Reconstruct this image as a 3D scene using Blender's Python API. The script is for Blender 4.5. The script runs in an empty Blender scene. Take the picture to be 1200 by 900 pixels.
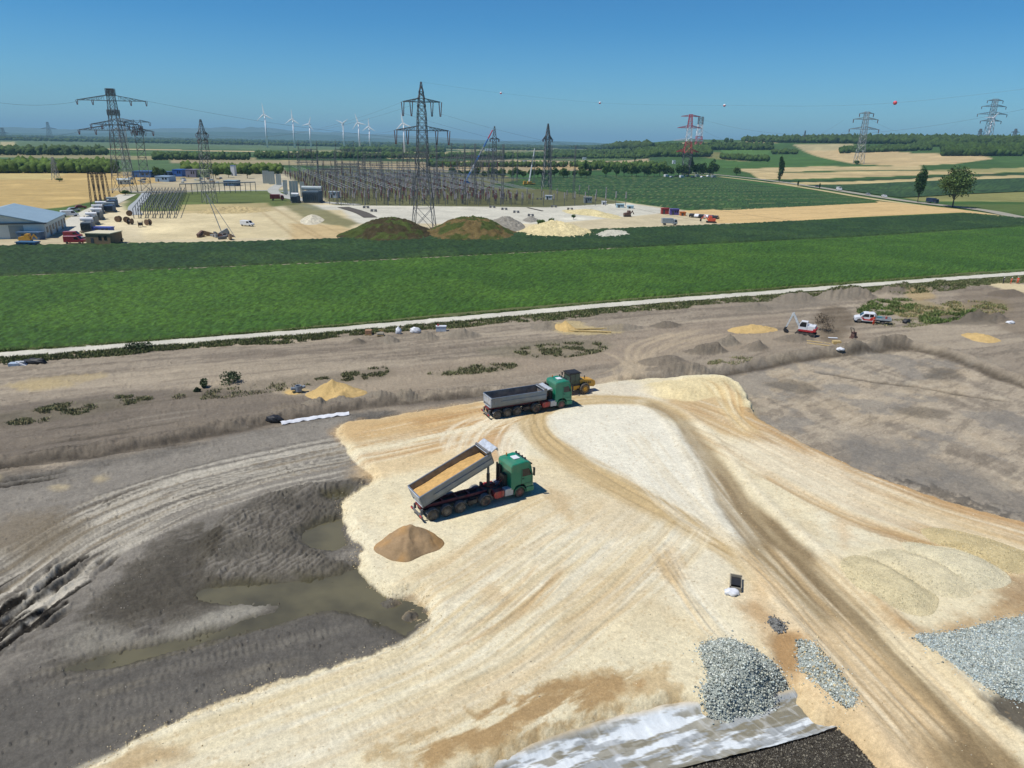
import bpy, bmesh, math, random
import numpy as np
from mathutils import Vector, Matrix
random.seed(7)
rng = np.random.default_rng(11)
scene = bpy.context.scene
COL = scene.collection

# ------------------------------------------------------------------ camera
CAM_H, FPX, PITCH, ROLL = 32.0, 833.0, math.radians(18.7), math.radians(1.1)
fw = Vector((0, math.cos(PITCH), -math.sin(PITCH)))
up0 = Vector((0, math.sin(PITCH), math.cos(PITCH)))
xr = Vector((1, 0, 0))
cr = xr*math.cos(ROLL) + up0*math.sin(ROLL)
cu = -xr*math.sin(ROLL) + up0*math.cos(ROLL)
cam = bpy.data.cameras.new('camera')
cam.sensor_width = 36.0
cam.lens = 36.0*FPX/1200.0
cam.clip_start = 0.5
cam.clip_end = 90000
camo = bpy.data.objects.new('camera', cam)
COL.objects.link(camo)
camo.matrix_world = Matrix(((cr.x, cu.x, -fw.x, 0), (cr.y, cu.y, -fw.y, 0), (cr.z, cu.z, -fw.z, CAM_H), (0, 0, 0, 1)))
scene.camera = camo

# ------------------------------------------------------------------ sky, sun, exposure
SUN_EL, SUN_AZ = math.radians(62), math.radians(250)     # azimuth clockwise from +Y
world = bpy.data.worlds.new('World')
scene.world = world
world.use_nodes = True
nt = world.node_tree
bg = nt.nodes['Background']
sky = nt.nodes.new('ShaderNodeTexSky')
sky.sky_type = 'NISHITA'
sky.sun_disc = False
sky.sun_elevation = SUN_EL
sky.sun_rotation = SUN_AZ
sky.altitude = 200
sky.air_density = 1.0
sky.dust_density = 0.25
sky.ozone_density = 3.0
tint_ = nt.nodes.new('ShaderNodeVectorMath'); tint_.operation = 'MULTIPLY'
tc0 = nt.nodes.new('ShaderNodeTexCoord'); sx0 = nt.nodes.new('ShaderNodeSeparateXYZ'); nt.links.new(tc0.outputs['Generated'], sx0.inputs[0])
mr0 = nt.nodes.new('ShaderNodeMapRange'); mr0.inputs[1].default_value = 0.0; mr0.inputs[2].default_value = .5; nt.links.new(sx0.outputs['Z'], mr0.inputs[0])
rp0 = nt.nodes.new('ShaderNodeValToRGB'); e0 = rp0.color_ramp.elements
e0[0].position = 0; e0[0].color = (.74, 1.28, 1.60, 1); e0[1].position = 1; e0[1].color = (.03, .41, .95, 1)
e1 = e0.new(.28); e1.color = (.27, .90, 1.38, 1)
nt.links.new(mr0.outputs[0], rp0.inputs[0]); nt.links.new(rp0.outputs[0], tint_.inputs[1])
nt.links.new(sky.outputs[0], tint_.inputs[0]); nt.links.new(tint_.outputs[0], bg.inputs[0])
bg.inputs[1].default_value = 0.07
sl = bpy.data.lights.new('sun', 'SUN')
sl.energy = 4.3
sl.angle = math.radians(0.5)
sl.color = (1.0, 0.968, 0.92)
so = bpy.data.objects.new('sun', sl)
COL.objects.link(so)
sd = Vector((math.sin(SUN_AZ)*math.cos(SUN_EL), math.cos(SUN_AZ)*math.cos(SUN_EL), math.sin(SUN_EL)))
so.rotation_euler = sd.to_track_quat('Z', 'Y').to_euler()
so.location = (0, 0, 300)
vs = scene.view_settings
vs.view_transform = 'Standard'
vs.look = 'None'
vs.exposure = 0.08
vs.gamma = 1.0
try:
    scene.cycles.volume_bounces = 0
    scene.cycles.max_bounces = 5
    scene.cycles.diffuse_bounces = 2
    scene.cycles.glossy_bounces = 2
    scene.cycles.transparent_max_bounces = 6
except Exception:
    pass

# ------------------------------------------------------------------ pixel <-> place
FW, CR, CU = (np.array(v) for v in (fw, cr, cu))
def ray(px, py):
    px = np.asarray(px, float); py = np.asarray(py, float)
    d = FW[None, :] + ((px-600)/FPX).reshape(-1, 1)*CR[None, :] - ((py-450)/FPX).reshape(-1, 1)*CU[None, :]
    return d
RX = [600, 640, 700, 760, 800, 850, 900, 1000, 1100, 1200, 1300, 1500]
RP = [0, -1, -1, 4, 8, 8, 9, 12, 14, 15, 15, 15]
R0 = [2400, 2200, 1500, 1150, 1050, 1000, 900, 760, 640, 580, 560, 560]
RM = [0, .1, .4, 1, 1, 1, 1, 1, 1, 1, 1, 1]
def terrain(x, y):
    x = np.asarray(x, float); y = np.asarray(y, float)
    r = np.hypot(x, y)
    az = np.arctan2(x, np.maximum(y, 1e-3))
    xp = 600 + np.tan(np.clip(az, -1.3, 1.3))*879
    xp = np.where(y <= 0, 600, xp)
    dp = np.interp(xp, RX, RP); r0 = np.interp(xp, RX, R0); mm = np.interp(xp, RX, RM)
    hr = (CAM_H + dp*2600*np.cos(az)/833)*mm
    t = np.clip((r-r0)/(2600-r0), 0, 1)
    h = hr*t**1.35
    h = h + mm*t*(1-t)*14*np.sin(x/190.0+1.3)*np.cos(y/260.0)
    h = h*np.clip((9000-r)/6000, 0, 1)**0.5
    return h
def at(px, py, flat=False):
    """world points where the line of sight through photograph pixels meets the terrain"""
    d = ray(px, py)
    n = len(d)
    dz = np.where(d[:, 2] > -1e-4, -1e-4, d[:, 2])
    t = -CAM_H/dz
    P = d*t[:, None]
    if flat:
        return np.stack([P[:, 0], P[:, 1], np.zeros(n)], 1)
    out = P.copy(); out[:, 2] = 0
    far = np.hypot(P[:, 0], P[:, 1]) > 500
    if far.any():
        rs = np.concatenate([np.arange(480, 3000, 15), np.geomspace(3000, 30000, 80)])
        dd = d[far]; hn = np.hypot(dd[:, 0], dd[:, 1])
        X = dd[:, 0:1]/hn[:, None]*rs[None]; Y = dd[:, 1:2]/hn[:, None]*rs[None]
        Z = CAM_H + dd[:, 2:3]/hn[:, None]*rs[None]
        T = terrain(X, Y)
        below = (Z <= T)
        k = np.where(below.any(1), below.argmax(1), len(rs)-1)
        k = np.maximum(k, 1)
        i = np.arange(len(k))
        a = Z[i, k-1]-T[i, k-1]; b = Z[i, k]-T[i, k]
        f = np.clip(a/np.maximum(a-b, 1e-6), 0, 1)
        rr = rs[k-1]+(rs[k]-rs[k-1])*f
        q = np.stack([dd[:, 0]/hn*rr, dd[:, 1]/hn*rr], 1)
        o = np.column_stack([q, terrain(q[:, 0], q[:, 1])])
        out[far] = o
    return out
def at1(px, py, z=0.0):
    p = at([px], [py])[0]
    return Vector((p[0], p[1], p[2]+z))
def mpp(p):
    """metres per photograph pixel at a place"""
    v = Vector((p[0], p[1], p[2]-CAM_H))
    return v.dot(fw)/FPX
def lin(c):
    c = np.asarray(c, float)/255.0
    return np.where(c <= 0.04045, c/12.92, ((c+0.055)/1.055)**2.4)
def A(r, g, b, k=0.84):
    """surface colour from an observed sunlit colour"""
    return np.clip(lin((r, g, b))*k*np.array([0.985, 1.0, 0.95]), 0.004, 0.85)

# ------------------------------------------------------------------ noise
def _hash(ix, iy, s):
    h = (ix.astype(np.int64)*374761393 + iy.astype(np.int64)*668265263 + s*1274126177) & 0xffffffff
    h = ((h ^ (h >> 13))*1274126177) & 0xffffffff
    return ((h ^ (h >> 16)) & 0xffff)/65535.0
def vn(x, y, s=0):
    ix = np.floor(x); iy = np.floor(y)
    fx = x-ix; fy = y-iy
    fx = fx*fx*(3-2*fx); fy = fy*fy*(3-2*fy)
    a = _hash(ix, iy, s); b = _hash(ix+1, iy, s); c = _hash(ix, iy+1, s); d = _hash(ix+1, iy+1, s)
    return (a+(b-a)*fx)*(1-fy) + (c+(d-c)*fx)*fy
def fbm(x, y, s=0, o=4, g=0.5):
    r = 0; a = 1.0; t = 0
    for k in range(o):
        r = r + a*vn(x*2**k+17.3*k, y*2**k-9.1*k, s+k); t += a; a *= g
    return r/t

# ------------------------------------------------------------------ materials
MATS = {}
def principled(name):
    m = bpy.data.materials.new(name); m.use_nodes = True
    return m, m.node_tree, m.node_tree.nodes['Principled BSDF']
def mat(name, rgb, rough=0.6, metal=0.0, var=0.18, scale=3.0, bump=0.0, dirt=None, spec=0.5, emit=None):
    """procedural painted / plain material: colour with mottling, optional dirt and bump (object coordinates)"""
    if name in MATS: return MATS[name]
    m, t, b = principled(name)
    tc = t.nodes.new('ShaderNodeTexCoord')
    n = t.nodes.new('ShaderNodeTexNoise'); n.inputs['Scale'].default_value = scale; n.inputs['Detail'].default_value = 5
    t.links.new(tc.outputs['Object'], n.inputs['Vector'])
    cr_ = t.nodes.new('ShaderNodeMapRange'); cr_.inputs[3].default_value = 1-var; cr_.inputs[4].default_value = 1+var
    cr_.inputs[1].default_value = .3; cr_.inputs[2].default_value = .7
    t.links.new(n.outputs['Fac'], cr_.inputs[0])
    vm = t.nodes.new('ShaderNodeVectorMath'); vm.operation = 'SCALE'
    vm.inputs[0].default_value = tuple(rgb)
    t.links.new(cr_.outputs[0], vm.inputs['Scale'])
    last = vm.outputs[0]
    if dirt is not None:
        n2 = t.nodes.new('ShaderNodeTexNoise'); n2.inputs['Scale'].default_value = scale*0.6; n2.inputs['Detail'].default_value = 8
        t.links.new(tc.outputs['Object'], n2.inputs['Vector'])
        r2 = t.nodes.new('ShaderNodeMapRange'); r2.inputs[1].default_value = .45; r2.inputs[2].default_value = .75
        r2.inputs[3].default_value = 0; r2.inputs[4].default_value = dirt
        t.links.new(n2.outputs['Fac'], r2.inputs[0])
        mx = t.nodes.new('ShaderNodeMix'); mx.data_type = 'RGBA'
        t.links.new(r2.outputs[0], mx.inputs[0]); t.links.new(last, mx.inputs[6]); mx.inputs[7].default_value = (.38, .31, .21, 1)
        last = mx.outputs[2]
    t.links.new(last, b.inputs['Base Color'])
    b.inputs['Roughness'].default_value = rough; b.inputs['Metallic'].default_value = metal
    b.inputs['Specular IOR Level'].default_value = spec
    if bump:
        bp = t.nodes.new('ShaderNodeBump'); bp.inputs['Strength'].default_value = bump; bp.inputs['Distance'].default_value = 0.1
        t.links.new(n.outputs['Fac'], bp.inputs['Height']); t.links.new(bp.outputs[0], b.inputs['Normal'])
    MATS[name] = m
    return m
def vcmat(name, scales=((0.35, .08), (2.5, .13), (6.0, .13), (15.0, .13)), rough=0.95, bump=0.6, bdist=0.09, bscale=7.0, spec=0.12, far=False):
    """material that reads the surface's own colour attribute and adds fine grain and relief (world-sized)"""
    if name in MATS: return MATS[name]
    m, t, b = principled(name)
    at_ = t.nodes.new('ShaderNodeAttribute'); at_.attribute_name = 'Col'
    ge = t.nodes.new('ShaderNodeTexCoord')
    last = at_.outputs['Color']
    for sc, am in scales:
        n = t.nodes.new('ShaderNodeTexNoise'); n.inputs['Scale'].default_value = sc; n.inputs['Detail'].default_value = 6
        n.inputs['Roughness'].default_value = 0.62
        t.links.new(ge.outputs['Object'], n.inputs['Vector'])
        r = t.nodes.new('ShaderNodeMapRange'); r.inputs[1].default_value = .3; r.inputs[2].default_value = .7
        r.inputs[3].default_value = 1-am; r.inputs[4].default_value = 1+am
        t.links.new(n.outputs['Fac'], r.inputs[0])
        v = t.nodes.new('ShaderNodeVectorMath'); v.operation = 'SCALE'
        t.links.new(last, v.inputs[0]); t.links.new(r.outputs[0], v.inputs['Scale'])
        last = v.outputs[0]
    t.links.new(last, b.inputs['Base Color'])
    b.inputs['Roughness'].default_value = rough
    b.inputs['Specular IOR Level'].default_value = spec
    if bump:
        n = t.nodes.new('ShaderNodeTexNoise'); n.inputs['Scale'].default_value = bscale; n.inputs['Detail'].default_value = 8
        n.inputs['Roughness'].default_value = 0.7
        t.links.new(ge.outputs['Object'], n.inputs['Vector'])
        bp = t.nodes.new('ShaderNodeBump'); bp.inputs['Strength'].default_value = bump; bp.inputs['Distance'].default_value = bdist
        t.links.new(n.outputs['Fac'], bp.inputs['Height']); t.links.new(bp.outputs[0], b.inputs['Normal'])
    MATS[name] = m
    return m

# ------------------------------------------------------------------ objects
def tag(o, label=None, cat=None, group=None, kind=None):
    if label: o['label'] = label
    if cat: o['category'] = cat
    if group: o['group'] = group
    if kind: o['kind'] = kind
    return o
def empty(name, loc=(0, 0, 0), rz=0.0, label=None, cat=None, group=None):
    o = bpy.data.objects.new(name, None); COL.objects.link(o)
    o.location = loc; o.rotation_euler = (0, 0, rz); o.empty_display_size = 0.5
    return tag(o, label, cat, group)
def kids(o): return [c for c in bpy.data.objects if c.parent == o]
KIDS = {}
def copy_tree(o, parent=None):
    c = o.copy(); COL.objects.link(c); c.parent = parent
    if parent is not None: KIDS.setdefault(parent.name, []).append(c)
    for ch in list(KIDS.get(o.name, [])): copy_tree(ch, c)
    return c
def place(proto, state, loc, rz=0.0, sc=None, label=None, cat=None, group=None):
    """first call uses the prototype itself, later ones a copy with its parts"""
    o = proto if not state.get(proto.name) else copy_tree(proto)
    state[proto.name] = 1
    o.location = loc; o.rotation_euler = (0, 0, rz)
    if sc is not None: o.scale = sc if hasattr(sc, '__len__') else (sc, sc, sc)
    return tag(o, label, cat, group)
def npmesh(name, V, F, mat_, parent=None, smooth=False, C=None):
    """fast mesh from arrays; F is (n,3) or (n,4); C per-vertex colour"""
    V = np.asarray(V, np.float32); F = np.asarray(F, np.int32)
    me = bpy.data.meshes.new(name)
    k = F.shape[1]
    me.vertices.add(len(V)); me.vertices.foreach_set('co', V.ravel())
    me.loops.add(F.size); me.loops.foreach_set('vertex_index', F.ravel())
    me.polygons.add(len(F)); me.polygons.foreach_set('loop_start', np.arange(0, F.size, k, dtype=np.int32))
    me.polygons.foreach_set('loop_total', np.full(len(F), k, np.int32))
    if smooth: me.polygons.foreach_set('use_smooth', np.ones(len(F), bool))
    me.update(calc_edges=True)
    if C is not None:
        a = me.color_attributes.new('Col', 'FLOAT_COLOR', 'POINT')
        a.data.foreach_set('color', np.column_stack([C, np.ones(len(C))]).astype(np.float32).ravel())
    if mat_ is not None: me.materials.append(mat_)
    o = bpy.data.objects.new(name, me); COL.objects.link(o)
    if parent is not None:
        o.parent = parent; KIDS.setdefault(parent.name, []).append(o)
    return o
class MB:
    def __init__(s): s.v = []; s.f = []; s.M = None
    def _add(s, vs, fs):
        n = len(s.v)
        if s.M is not None: vs = [s.M @ Vector(v) for v in vs]
        s.v += [tuple(v) for v in vs]; s.f += [tuple(i+n for i in f) for f in fs]
        return s
    def box(s, x0, x1, y0, y1, z0, z1, taper=0.0):
        t = taper
        vs = [(x0, y0, z0), (x1, y0, z0), (x1, y1, z0), (x0, y1, z0), (x0+t, y0+t, z1), (x1-t, y0+t, z1), (x1-t, y1-t, z1), (x0+t, y1-t, z1)]
        return s._add(vs, [(0, 3, 2, 1), (4, 5, 6, 7), (0, 1, 5, 4), (1, 2, 6, 5), (2, 3, 7, 6), (3, 0, 4, 7)])
    def cbox(s, c, d): return s.box(c[0]-d[0]/2, c[0]+d[0]/2, c[1]-d[1]/2, c[1]+d[1]/2, c[2]-d[2]/2, c[2]+d[2]/2)
    def cyl(s, a, b, r0, r1=None, n=12, caps=True):
        r1 = r0 if r1 is None else r1
        a = Vector(a); b = Vector(b); d = b-a
        if d.length < 1e-6: return s
        d.normalize()
        u = d.orthogonal().normalized(); w = d.cross(u)
        vs = []
        for P, r in ((a, r0), (b, r1)):
            for i in range(n):
                t = 2*math.pi*i/n
                vs.append(P+u*(r*math.cos(t))+w*(r*math.sin(t)))
        fs = [(i, (i+1) % n, n+(i+1) % n, n+i) for i in range(n)]
        if caps: fs += [tuple(range(n))[::-1], tuple(range(n, 2*n))]
        return s._add(vs, fs)
    def lathe(s, axis_a, axis_b, prof, n=16):
        """prof: list of (t along axis in metres, radius)"""
        a = Vector(axis_a); d = (Vector(axis_b)-a).normalized(); u = d.orthogonal().normalized(); w = d.cross(u)
        vs = []; fs = []
        for (t, r) in prof:
            for i in range(n):
                th = 2*math.pi*i/n
                vs.append(a+d*t+u*(r*math.cos(th))+w*(r*math.sin(th)))
        for k in range(len(prof)-1):
            for i in range(n):
                fs.append((k*n+i, k*n+(i+1) % n, (k+1)*n+(i+1) % n, (k+1)*n+i))
        fs += [tuple(range(n))[::-1], tuple(range((len(prof)-1)*n, len(prof)*n))]
        return s._add(vs, fs)
    def prism(s, prof, y0, y1, inset=0.0, axis='y'):
        """profile in the x-z plane, extruded along y; inset shrinks the profile at the two ends about its centre"""
        n = len(prof)
        cx = sum(p[0] for p in prof)/n; cz = sum(p[1] for p in prof)/n
        def P(p, y): return (p[0], y, p[1]) if axis == 'y' else (y, p[0], p[1])
        vs = []
        if inset:
            k = 1-inset
            dy = abs(y1-y0)*inset*0.5
            rings = [(y0, k), (y0+dy, 1), (y1-dy, 1), (y1, k)]
        else: rings = [(y0, 1), (y1, 1)]
        for y, k in rings:
            for p in prof: vs.append(P((cx+(p[0]-cx)*k, cz+(p[1]-cz)*k), y))
        fs = []
        for r in range(len(rings)-1):
            for i in range(n):
                fs.append((r*n+i, r*n+(i+1) % n, (r+1)*n+(i+1) % n, (r+1)*n+i))
        fs += [tuple(range(n))[::-1], tuple(range((len(rings)-1)*n, len(rings)*n))]
        return s._add(vs, fs)
    def build(s, name, m, parent=None, smooth=False, bevel=0.0):
        me = bpy.data.meshes.new(name)
        me.from_pydata(s.v, [], s.f)
        if m is not None: me.materials.append(m)
        bm = bmesh.new(); bm.from_mesh(me)
        bmesh.ops.recalc_face_normals(bm, faces=bm.faces)
        if bevel:
            bmesh.ops.bevel(bm, geom=[e for e in bm.edges if len(e.link_faces) == 2 and e.calc_face_angle(0) > 0.6], offset=bevel, segments=2, affect='EDGES', profile=0.6)
        bm.to_mesh(me); bm.free()
        if smooth:
            me.polygons.foreach_set('use_smooth', np.ones(len(me.polygons), bool))
        me.update()
        o = bpy.data.objects.new(name, me); COL.objects.link(o)
        if parent is not None:
            o.parent = parent; KIDS.setdefault(parent.name, []).append(o)
        return o

def crom(pts, k=6, closed=False):
    P = np.asarray(pts, float); n = len(P); out = []
    rngi = range(n if closed else n-1)
    for i in rngi:
        if closed: p0, p1, p2, p3 = P[(i-1) % n], P[i], P[(i+1) % n], P[(i+2) % n]
        else: p0, p1, p2, p3 = P[max(i-1, 0)], P[i], P[i+1], P[min(i+2, n-1)]
        for j in range(k):
            t = j/k
            out.append(0.5*((2*p1)+(p2-p0)*t+(2*p0-5*p1+4*p2-p3)*t*t+(3*p1-3*p2+p3-p0)*t**3))
    if not closed: out.append(P[-1])
    return np.array(out)
DET = 1.0

# ================================================================== THE SETTING
# ------------------------------------------------------------------ building-site ground: one relief sheet, finer near the camera
def polar(r_start, r_end, az0, az1, daz, step):
    rs = [r_start]
    while rs[-1] < r_end: rs.append(rs[-1]+step*(rs[-1]**2+CAM_H**2)/(CAM_H*860))
    rs = np.array(rs); az = np.arange(az0, az1, daz)
    R, Z = np.meshgrid(rs, az, indexing='ij')
    return rs, az, (R*np.sin(Z)).ravel(), (R*np.cos(Z)).ravel()
def gridfaces(nr, nc):
    i = (np.arange(nr-1)[:, None]*nc+np.arange(nc-1)[None, :]).ravel()
    return np.stack([i, i+1, i+nc+1, i+nc], 1)
RS, AZ, X, Y = polar(24, 240, -0.90, 0.86, 0.0013*DET, 1.15*DET)
N = len(X)
Z = np.zeros(N); C = np.zeros((N, 3))
W1 = fbm(X/4.0, Y/4.0, 3, 3)*2-1          # slow wander of edges
W2 = np.clip((fbm(X/1.3, Y/1.3, 7, 5, .68)*2-1)*1.7, -1, 1)          # crumbly edges
RG = fbm(X/.42, Y/.42, 57, 4, .75)        # rough clods
AN = fbm((X*.8+Y*.6)/3.2, (-X*.6+Y*.8)/.8, 58, 5, .65)
NL = fbm(X/14.0, Y/14.0, 21, 4)           # large blotches
NM = fbm(X/3.0, Y/3.0, 31, 4)
NS = vn(X/0.45, Y/0.45, 41)
TH = np.arctan2(X, Y)
RR = np.hypot(X, Y)
def ss(x): x = np.clip(x, 0, 1); return x*x*(3-2*x)
def W(px):
    px = np.asarray(px, float)
    return at(px[:, 0], px[:, 1], True)[:, :2]
def sel(P, m):
    return np.nonzero((X > P[:, 0].min()-m) & (X < P[:, 0].max()+m) & (Y > P[:, 1].min()-m) & (Y < P[:, 1].max()+m))[0]
def sdist(x, y, P):
    """signed distance to polygon P, positive inside"""
    n = len(P); d2 = np.full(len(x), 1e18); ins = np.zeros(len(x), bool)
    for i in range(n):
        a = P[i]; b = P[(i+1) % n]; e = b-a; L = e@e
        if L < 1e-9: continue
        wx = x-a[0]; wy = y-a[1]
        t = np.clip((wx*e[0]+wy*e[1])/L, 0, 1)
        d2 = np.minimum(d2, (wx-t*e[0])**2+(wy-t*e[1])**2)
        c = (a[1] > y) != (b[1] > y)
        if abs(e[1]) > 1e-9:
            ins ^= c & (x < e[0]*(y-a[1])/e[1]+a[0])
    d = np.sqrt(d2)
    return np.where(ins, d, -d)
def area(px, feather=0.5, warp=0.4, crumb=0.25, smooth_=True):
    P = W(crom(px, 4, True) if smooth_ else px)
    k = sel(P, feather+warp+crumb+0.5)
    s = sdist(X[k], Y[k], P)+W1[k]*warp+W2[k]*crumb
    return k, ss(s/feather*0.5+0.5), s
def line(px, width, k_=4):
    P = W(crom(px, k_))
    k = sel(P, width+0.5)
    x = X[k]; y = Y[k]
    best = np.full(len(k), 1e18); lat = np.zeros(len(k)); al = np.zeros(len(k)); s0 = 0.0
    for i in range(len(P)-1):
        a = P[i]; b = P[i+1]; e = b-a; L = math.sqrt(e@e)
        if L < 1e-6: continue
        wx = x-a[0]; wy = y-a[1]
        t = np.clip((wx*e[0]+wy*e[1])/(L*L), 0, 1)
        dx = wx-t*e[0]; dy = wy-t*e[1]; d2 = dx*dx+dy*dy
        m = d2 < best
        best = np.where(m, d2, best)
        lat = np.where(m, np.sign(e[0]*wy-e[1]*wx)*np.sqrt(d2), lat); al = np.where(m, s0+t*L, al)
        s0 += L
    fade = ss(al/3.0)*ss((s0-al)/3.0)
    return k, lat, al, fade, s0
def mix(k, m, col):
    m = np.asarray(m)[:, None]
    C[k] = C[k]*(1-m)+np.asarray(col)*m
def paint(px, col, st=1.0, feather=0.5, warp=0.4, crumb=0.25, dz=0.0, noise=None):
    k, m, s = area(px, feather, warp, crumb)
    mm = m*st
    if noise is not None:          # break the patch up with blotches
        mm = mm*ss((noise[k]-0.42)*6+0.5)
    mix(k, mm, col)
    if dz: Z[k] += m*dz
    return k, m, s
def track(px, width, col, st=0.7, rut=0.0, stripes=3.0, seed=0, feather=0.3, ribs=0.0, nofade=False):
    k, lat, al, fade, s0 = line(px, width/2+feather)
    wob = (vn(al/6.0, al*0+seed, seed)*2-1)*0.25
    m = ss((width/2-np.abs(lat+wob))/feather*0.5+0.5)
    n = fbm(lat*stripes+seed*7.1, al/9.0, seed+50, 3)
    m = m*(1 if nofade else fade)
    a = m*st*ss((n-0.32)*3.2)
    mix(k, a, col)
    if rut: Z[k] -= m*rut*(n-0.5)*2.4
    if ribs: 
        rb = np.sin(al*2*math.pi/0.42)
        Z[k] += m*ribs*rb
    return k, m, n
def mound(px, h, col=None, rough=0.25, feather=None, st=0.9, seed=0):
    P = W(crom(px, 4, True)); k = sel(P, 2)
    s = sdist(X[k], Y[k], P)+W1[k]*.5+W2[k]*.3
    mx = max(s.max(), 0.3)
    t = ss(s/min(mx, 3.0))
    Z[k] += h*t*(1-rough+rough*2*fbm(X[k]/1.2+seed, Y[k]/1.2, seed+60, 5, .75))
    if col is not None: mix(k, ss(s*2+.5)*st, col)
    return k, t

# ---- base soils
upper = A(158, 147, 134); grey = A(114, 110, 106); dark = A(84, 80, 76); lightg = A(168, 162, 153)
sand = A(234, 219, 185); pale = A(238, 229, 206); ochre = A(206, 168, 115); orange = A(200, 150, 95); brown = A(158, 134, 100)
C[:] = upper
mix(slice(None), ss((NL-.45)*4)*0.35, A(132, 121, 110))
mix(slice(None), ss((AN-.56)*12)*0.30, A(176, 165, 150)); mix(slice(None), ss((.42-AN)*12)*0.40, A(108, 99, 90))
mix(slice(None), ss((NM-.55)*5)*0.25, A(160, 150, 137))
Z += (NM-.5)*0.16 + (NS-.5)*0.05 + W2*0.05 + (fbm(X/.55, Y/.55, 55, 3)-.5)*.12*ss((fbm(X/6, Y/6, 56, 3)-.35)*4) + (RG-.5)*.16*ss((fbm(X/9, Y/9, 59, 3)-.3)*3)
# bands stretched along the haul direction on the upper ground (streaks left by graders)
e = W([(0, 470), (900, 395)]); dv = (e[1]-e[0])/np.linalg.norm(e[1]-e[0])
U = X*dv[0]+Y*dv[1]; V_ = -X*dv[1]+Y*dv[0]
ST = fbm(U/22.0, V_/1.1, 91, 4)
ST2 = fbm(U/40.0, V_/3.2, 95, 3)
up_px = [(-80, 425), (200, 400), (500, 375), (800, 352), (1000, 336), (1300, 310), (1400, 430), (1000, 405), (760, 425), (560, 470), (400, 484), (200, 520), (0, 560), (-200, 590)]
k, m, s = area(up_px, 1.0, .5, .2)
mix(k, m*ss((ST[k]-.5)*8)*0.55, A(118, 109, 100)); mix(k, m*ss((ST2[k]-.53)*9)*0.6, A(182, 169, 152))
Z[k] += m*(ST[k]-.5)*0.22
# lower left: grey worked mud
mud_px = [(-300, 560), (0, 556), (120, 537), (250, 515), (400, 486), (470, 488), (480, 560), (460, 700), (540, 760), (60, 960), (-400, 1000), (-500, 700)]
k, m, s = area(mud_px, 1.2, .5, .2)
mix(k, m, grey)
mix(k, m*ss((NL[k]-.5)*5)*.5, dark); mix(k, m*ss((NM[k]-.56)*5)*.3, A(146, 141, 135))
mix(k, m*ss((W2[k]-.1)*4)*.35, A(98, 94, 90)); mix(k, m*ss((AN[k]-.55)*14)*.35, A(152, 147, 140)); mix(k, m*ss((.43-AN[k])*14)*.45, A(84, 80, 76)); Z[k] += m*(AN[k]-.5)*.14
# north bank of the haul road: upcast band with a broken edge, darker along its foot
paint([(-120, 500), (60, 470), (200, 455), (330, 462), (440, 470), (560, 462), (560, 470), (400, 484), (250, 512), (0, 552), (-120, 570)], A(112, 104, 97), .75, 1.0, .8, .5)
for i, (pp, w_) in enumerate((([(-100, 566), (0, 547), (120, 530), (250, 508), (330, 492), (400, 481), (480, 470), (572, 462)], 2.2),)):
    k, lat, al, fade, s0 = line(pp, 4.0)
    lt = lat+W1[k]*0.7
    bank = np.exp(-(lt/0.9)**2)
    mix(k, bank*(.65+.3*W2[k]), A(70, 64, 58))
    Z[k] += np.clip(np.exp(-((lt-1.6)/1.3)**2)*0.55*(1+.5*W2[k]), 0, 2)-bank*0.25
for j in range(26):
    y0 = 480+j*3.3+random.uniform(-2, 2); x0 = random.uniform(-60, 200); L = random.uniform(60, 220)
    track([(x0, y0), (x0+L*.5, y0-L*.06), (x0+L, y0-L*.13)], random.uniform(.3, 1.0), random.choice([A(84, 78, 72), A(84, 78, 72), A(150, 142, 132)]), .75, .12, 2.0, 300+j)
# light, dry haul tracks sweeping down to the left
paint([(-60, 600), (60, 560), (200, 530), (400, 492), (440, 530), (430, 556), (330, 575), (250, 610), (150, 670), (60, 740), (-60, 830), (-200, 850)], A(155, 149, 142), .6, 2.0, 1.2, .5)
C0 = np.array([(-120, 690), (0, 640), (90, 590), (200, 552), (310, 528), (430, 505)], float)
C1 = np.array([(-120, 850), (10, 752), (110, 668), (200, 618), (300, 580), (425, 552)], float)
for j in range(120):
    t = random.random(); c = C0*(1-t)+C1*t
    a = random.randint(0, 2); b = random.randint(4, 6)
    c = c[a:b]+np.array([0, random.uniform(-5, 5)])
    tone = random.random()
    track(c, random.uniform(.2, .8), A(190, 184, 174) if tone < .6 else (A(98, 93, 88) if tone < .9 else A(140, 128, 110)), .75, .045, 4.5, 400+j, .15, ribs=.003)
for j, (p, w_) in enumerate([(((-20, 745), (20, 712), (60, 690), (105, 655)), 1.0), (((-10, 700), (40, 690), (80, 655), (100, 648)), .9), (((60, 672), (80, 660), (92, 650), (106, 645)), 1.3),
                    (((0, 770), (40, 735), (70, 705), (88, 700)), .9), (((15, 762), (50, 735), (80, 712), (98, 706)), .9), (((100, 680), (130, 655), (150, 640)), .9), (((108, 660), (128, 650), (140, 645)), 1.2),
                    (((152, 634), (165, 622), (178, 616)), 1.5), (((115, 600), (135, 585), (155, 575)), .5), (((-60, 735), (0, 700), (30, 688)), 1.2), (((-60, 575), (40, 562), (90, 553)), 1.2), (((-80, 560), (10, 549), (60, 545)), .9)]):
    k, lat, al, fade, s0 = line(p, w_+.6)
    for off_ in (-.55*w_, .35*w_):
        g = np.exp(-((lat+off_+W2[k]*.35)/(w_*.26))**2)*fade*ss((AN[k]-.3)*5)
        mix(k, g*.95, A(44, 40, 36)); Z[k] -= g*.22; Z[k] += np.exp(-((np.abs(lat+off_)-w_*.5)/.18)**2)*fade*.08
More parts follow.
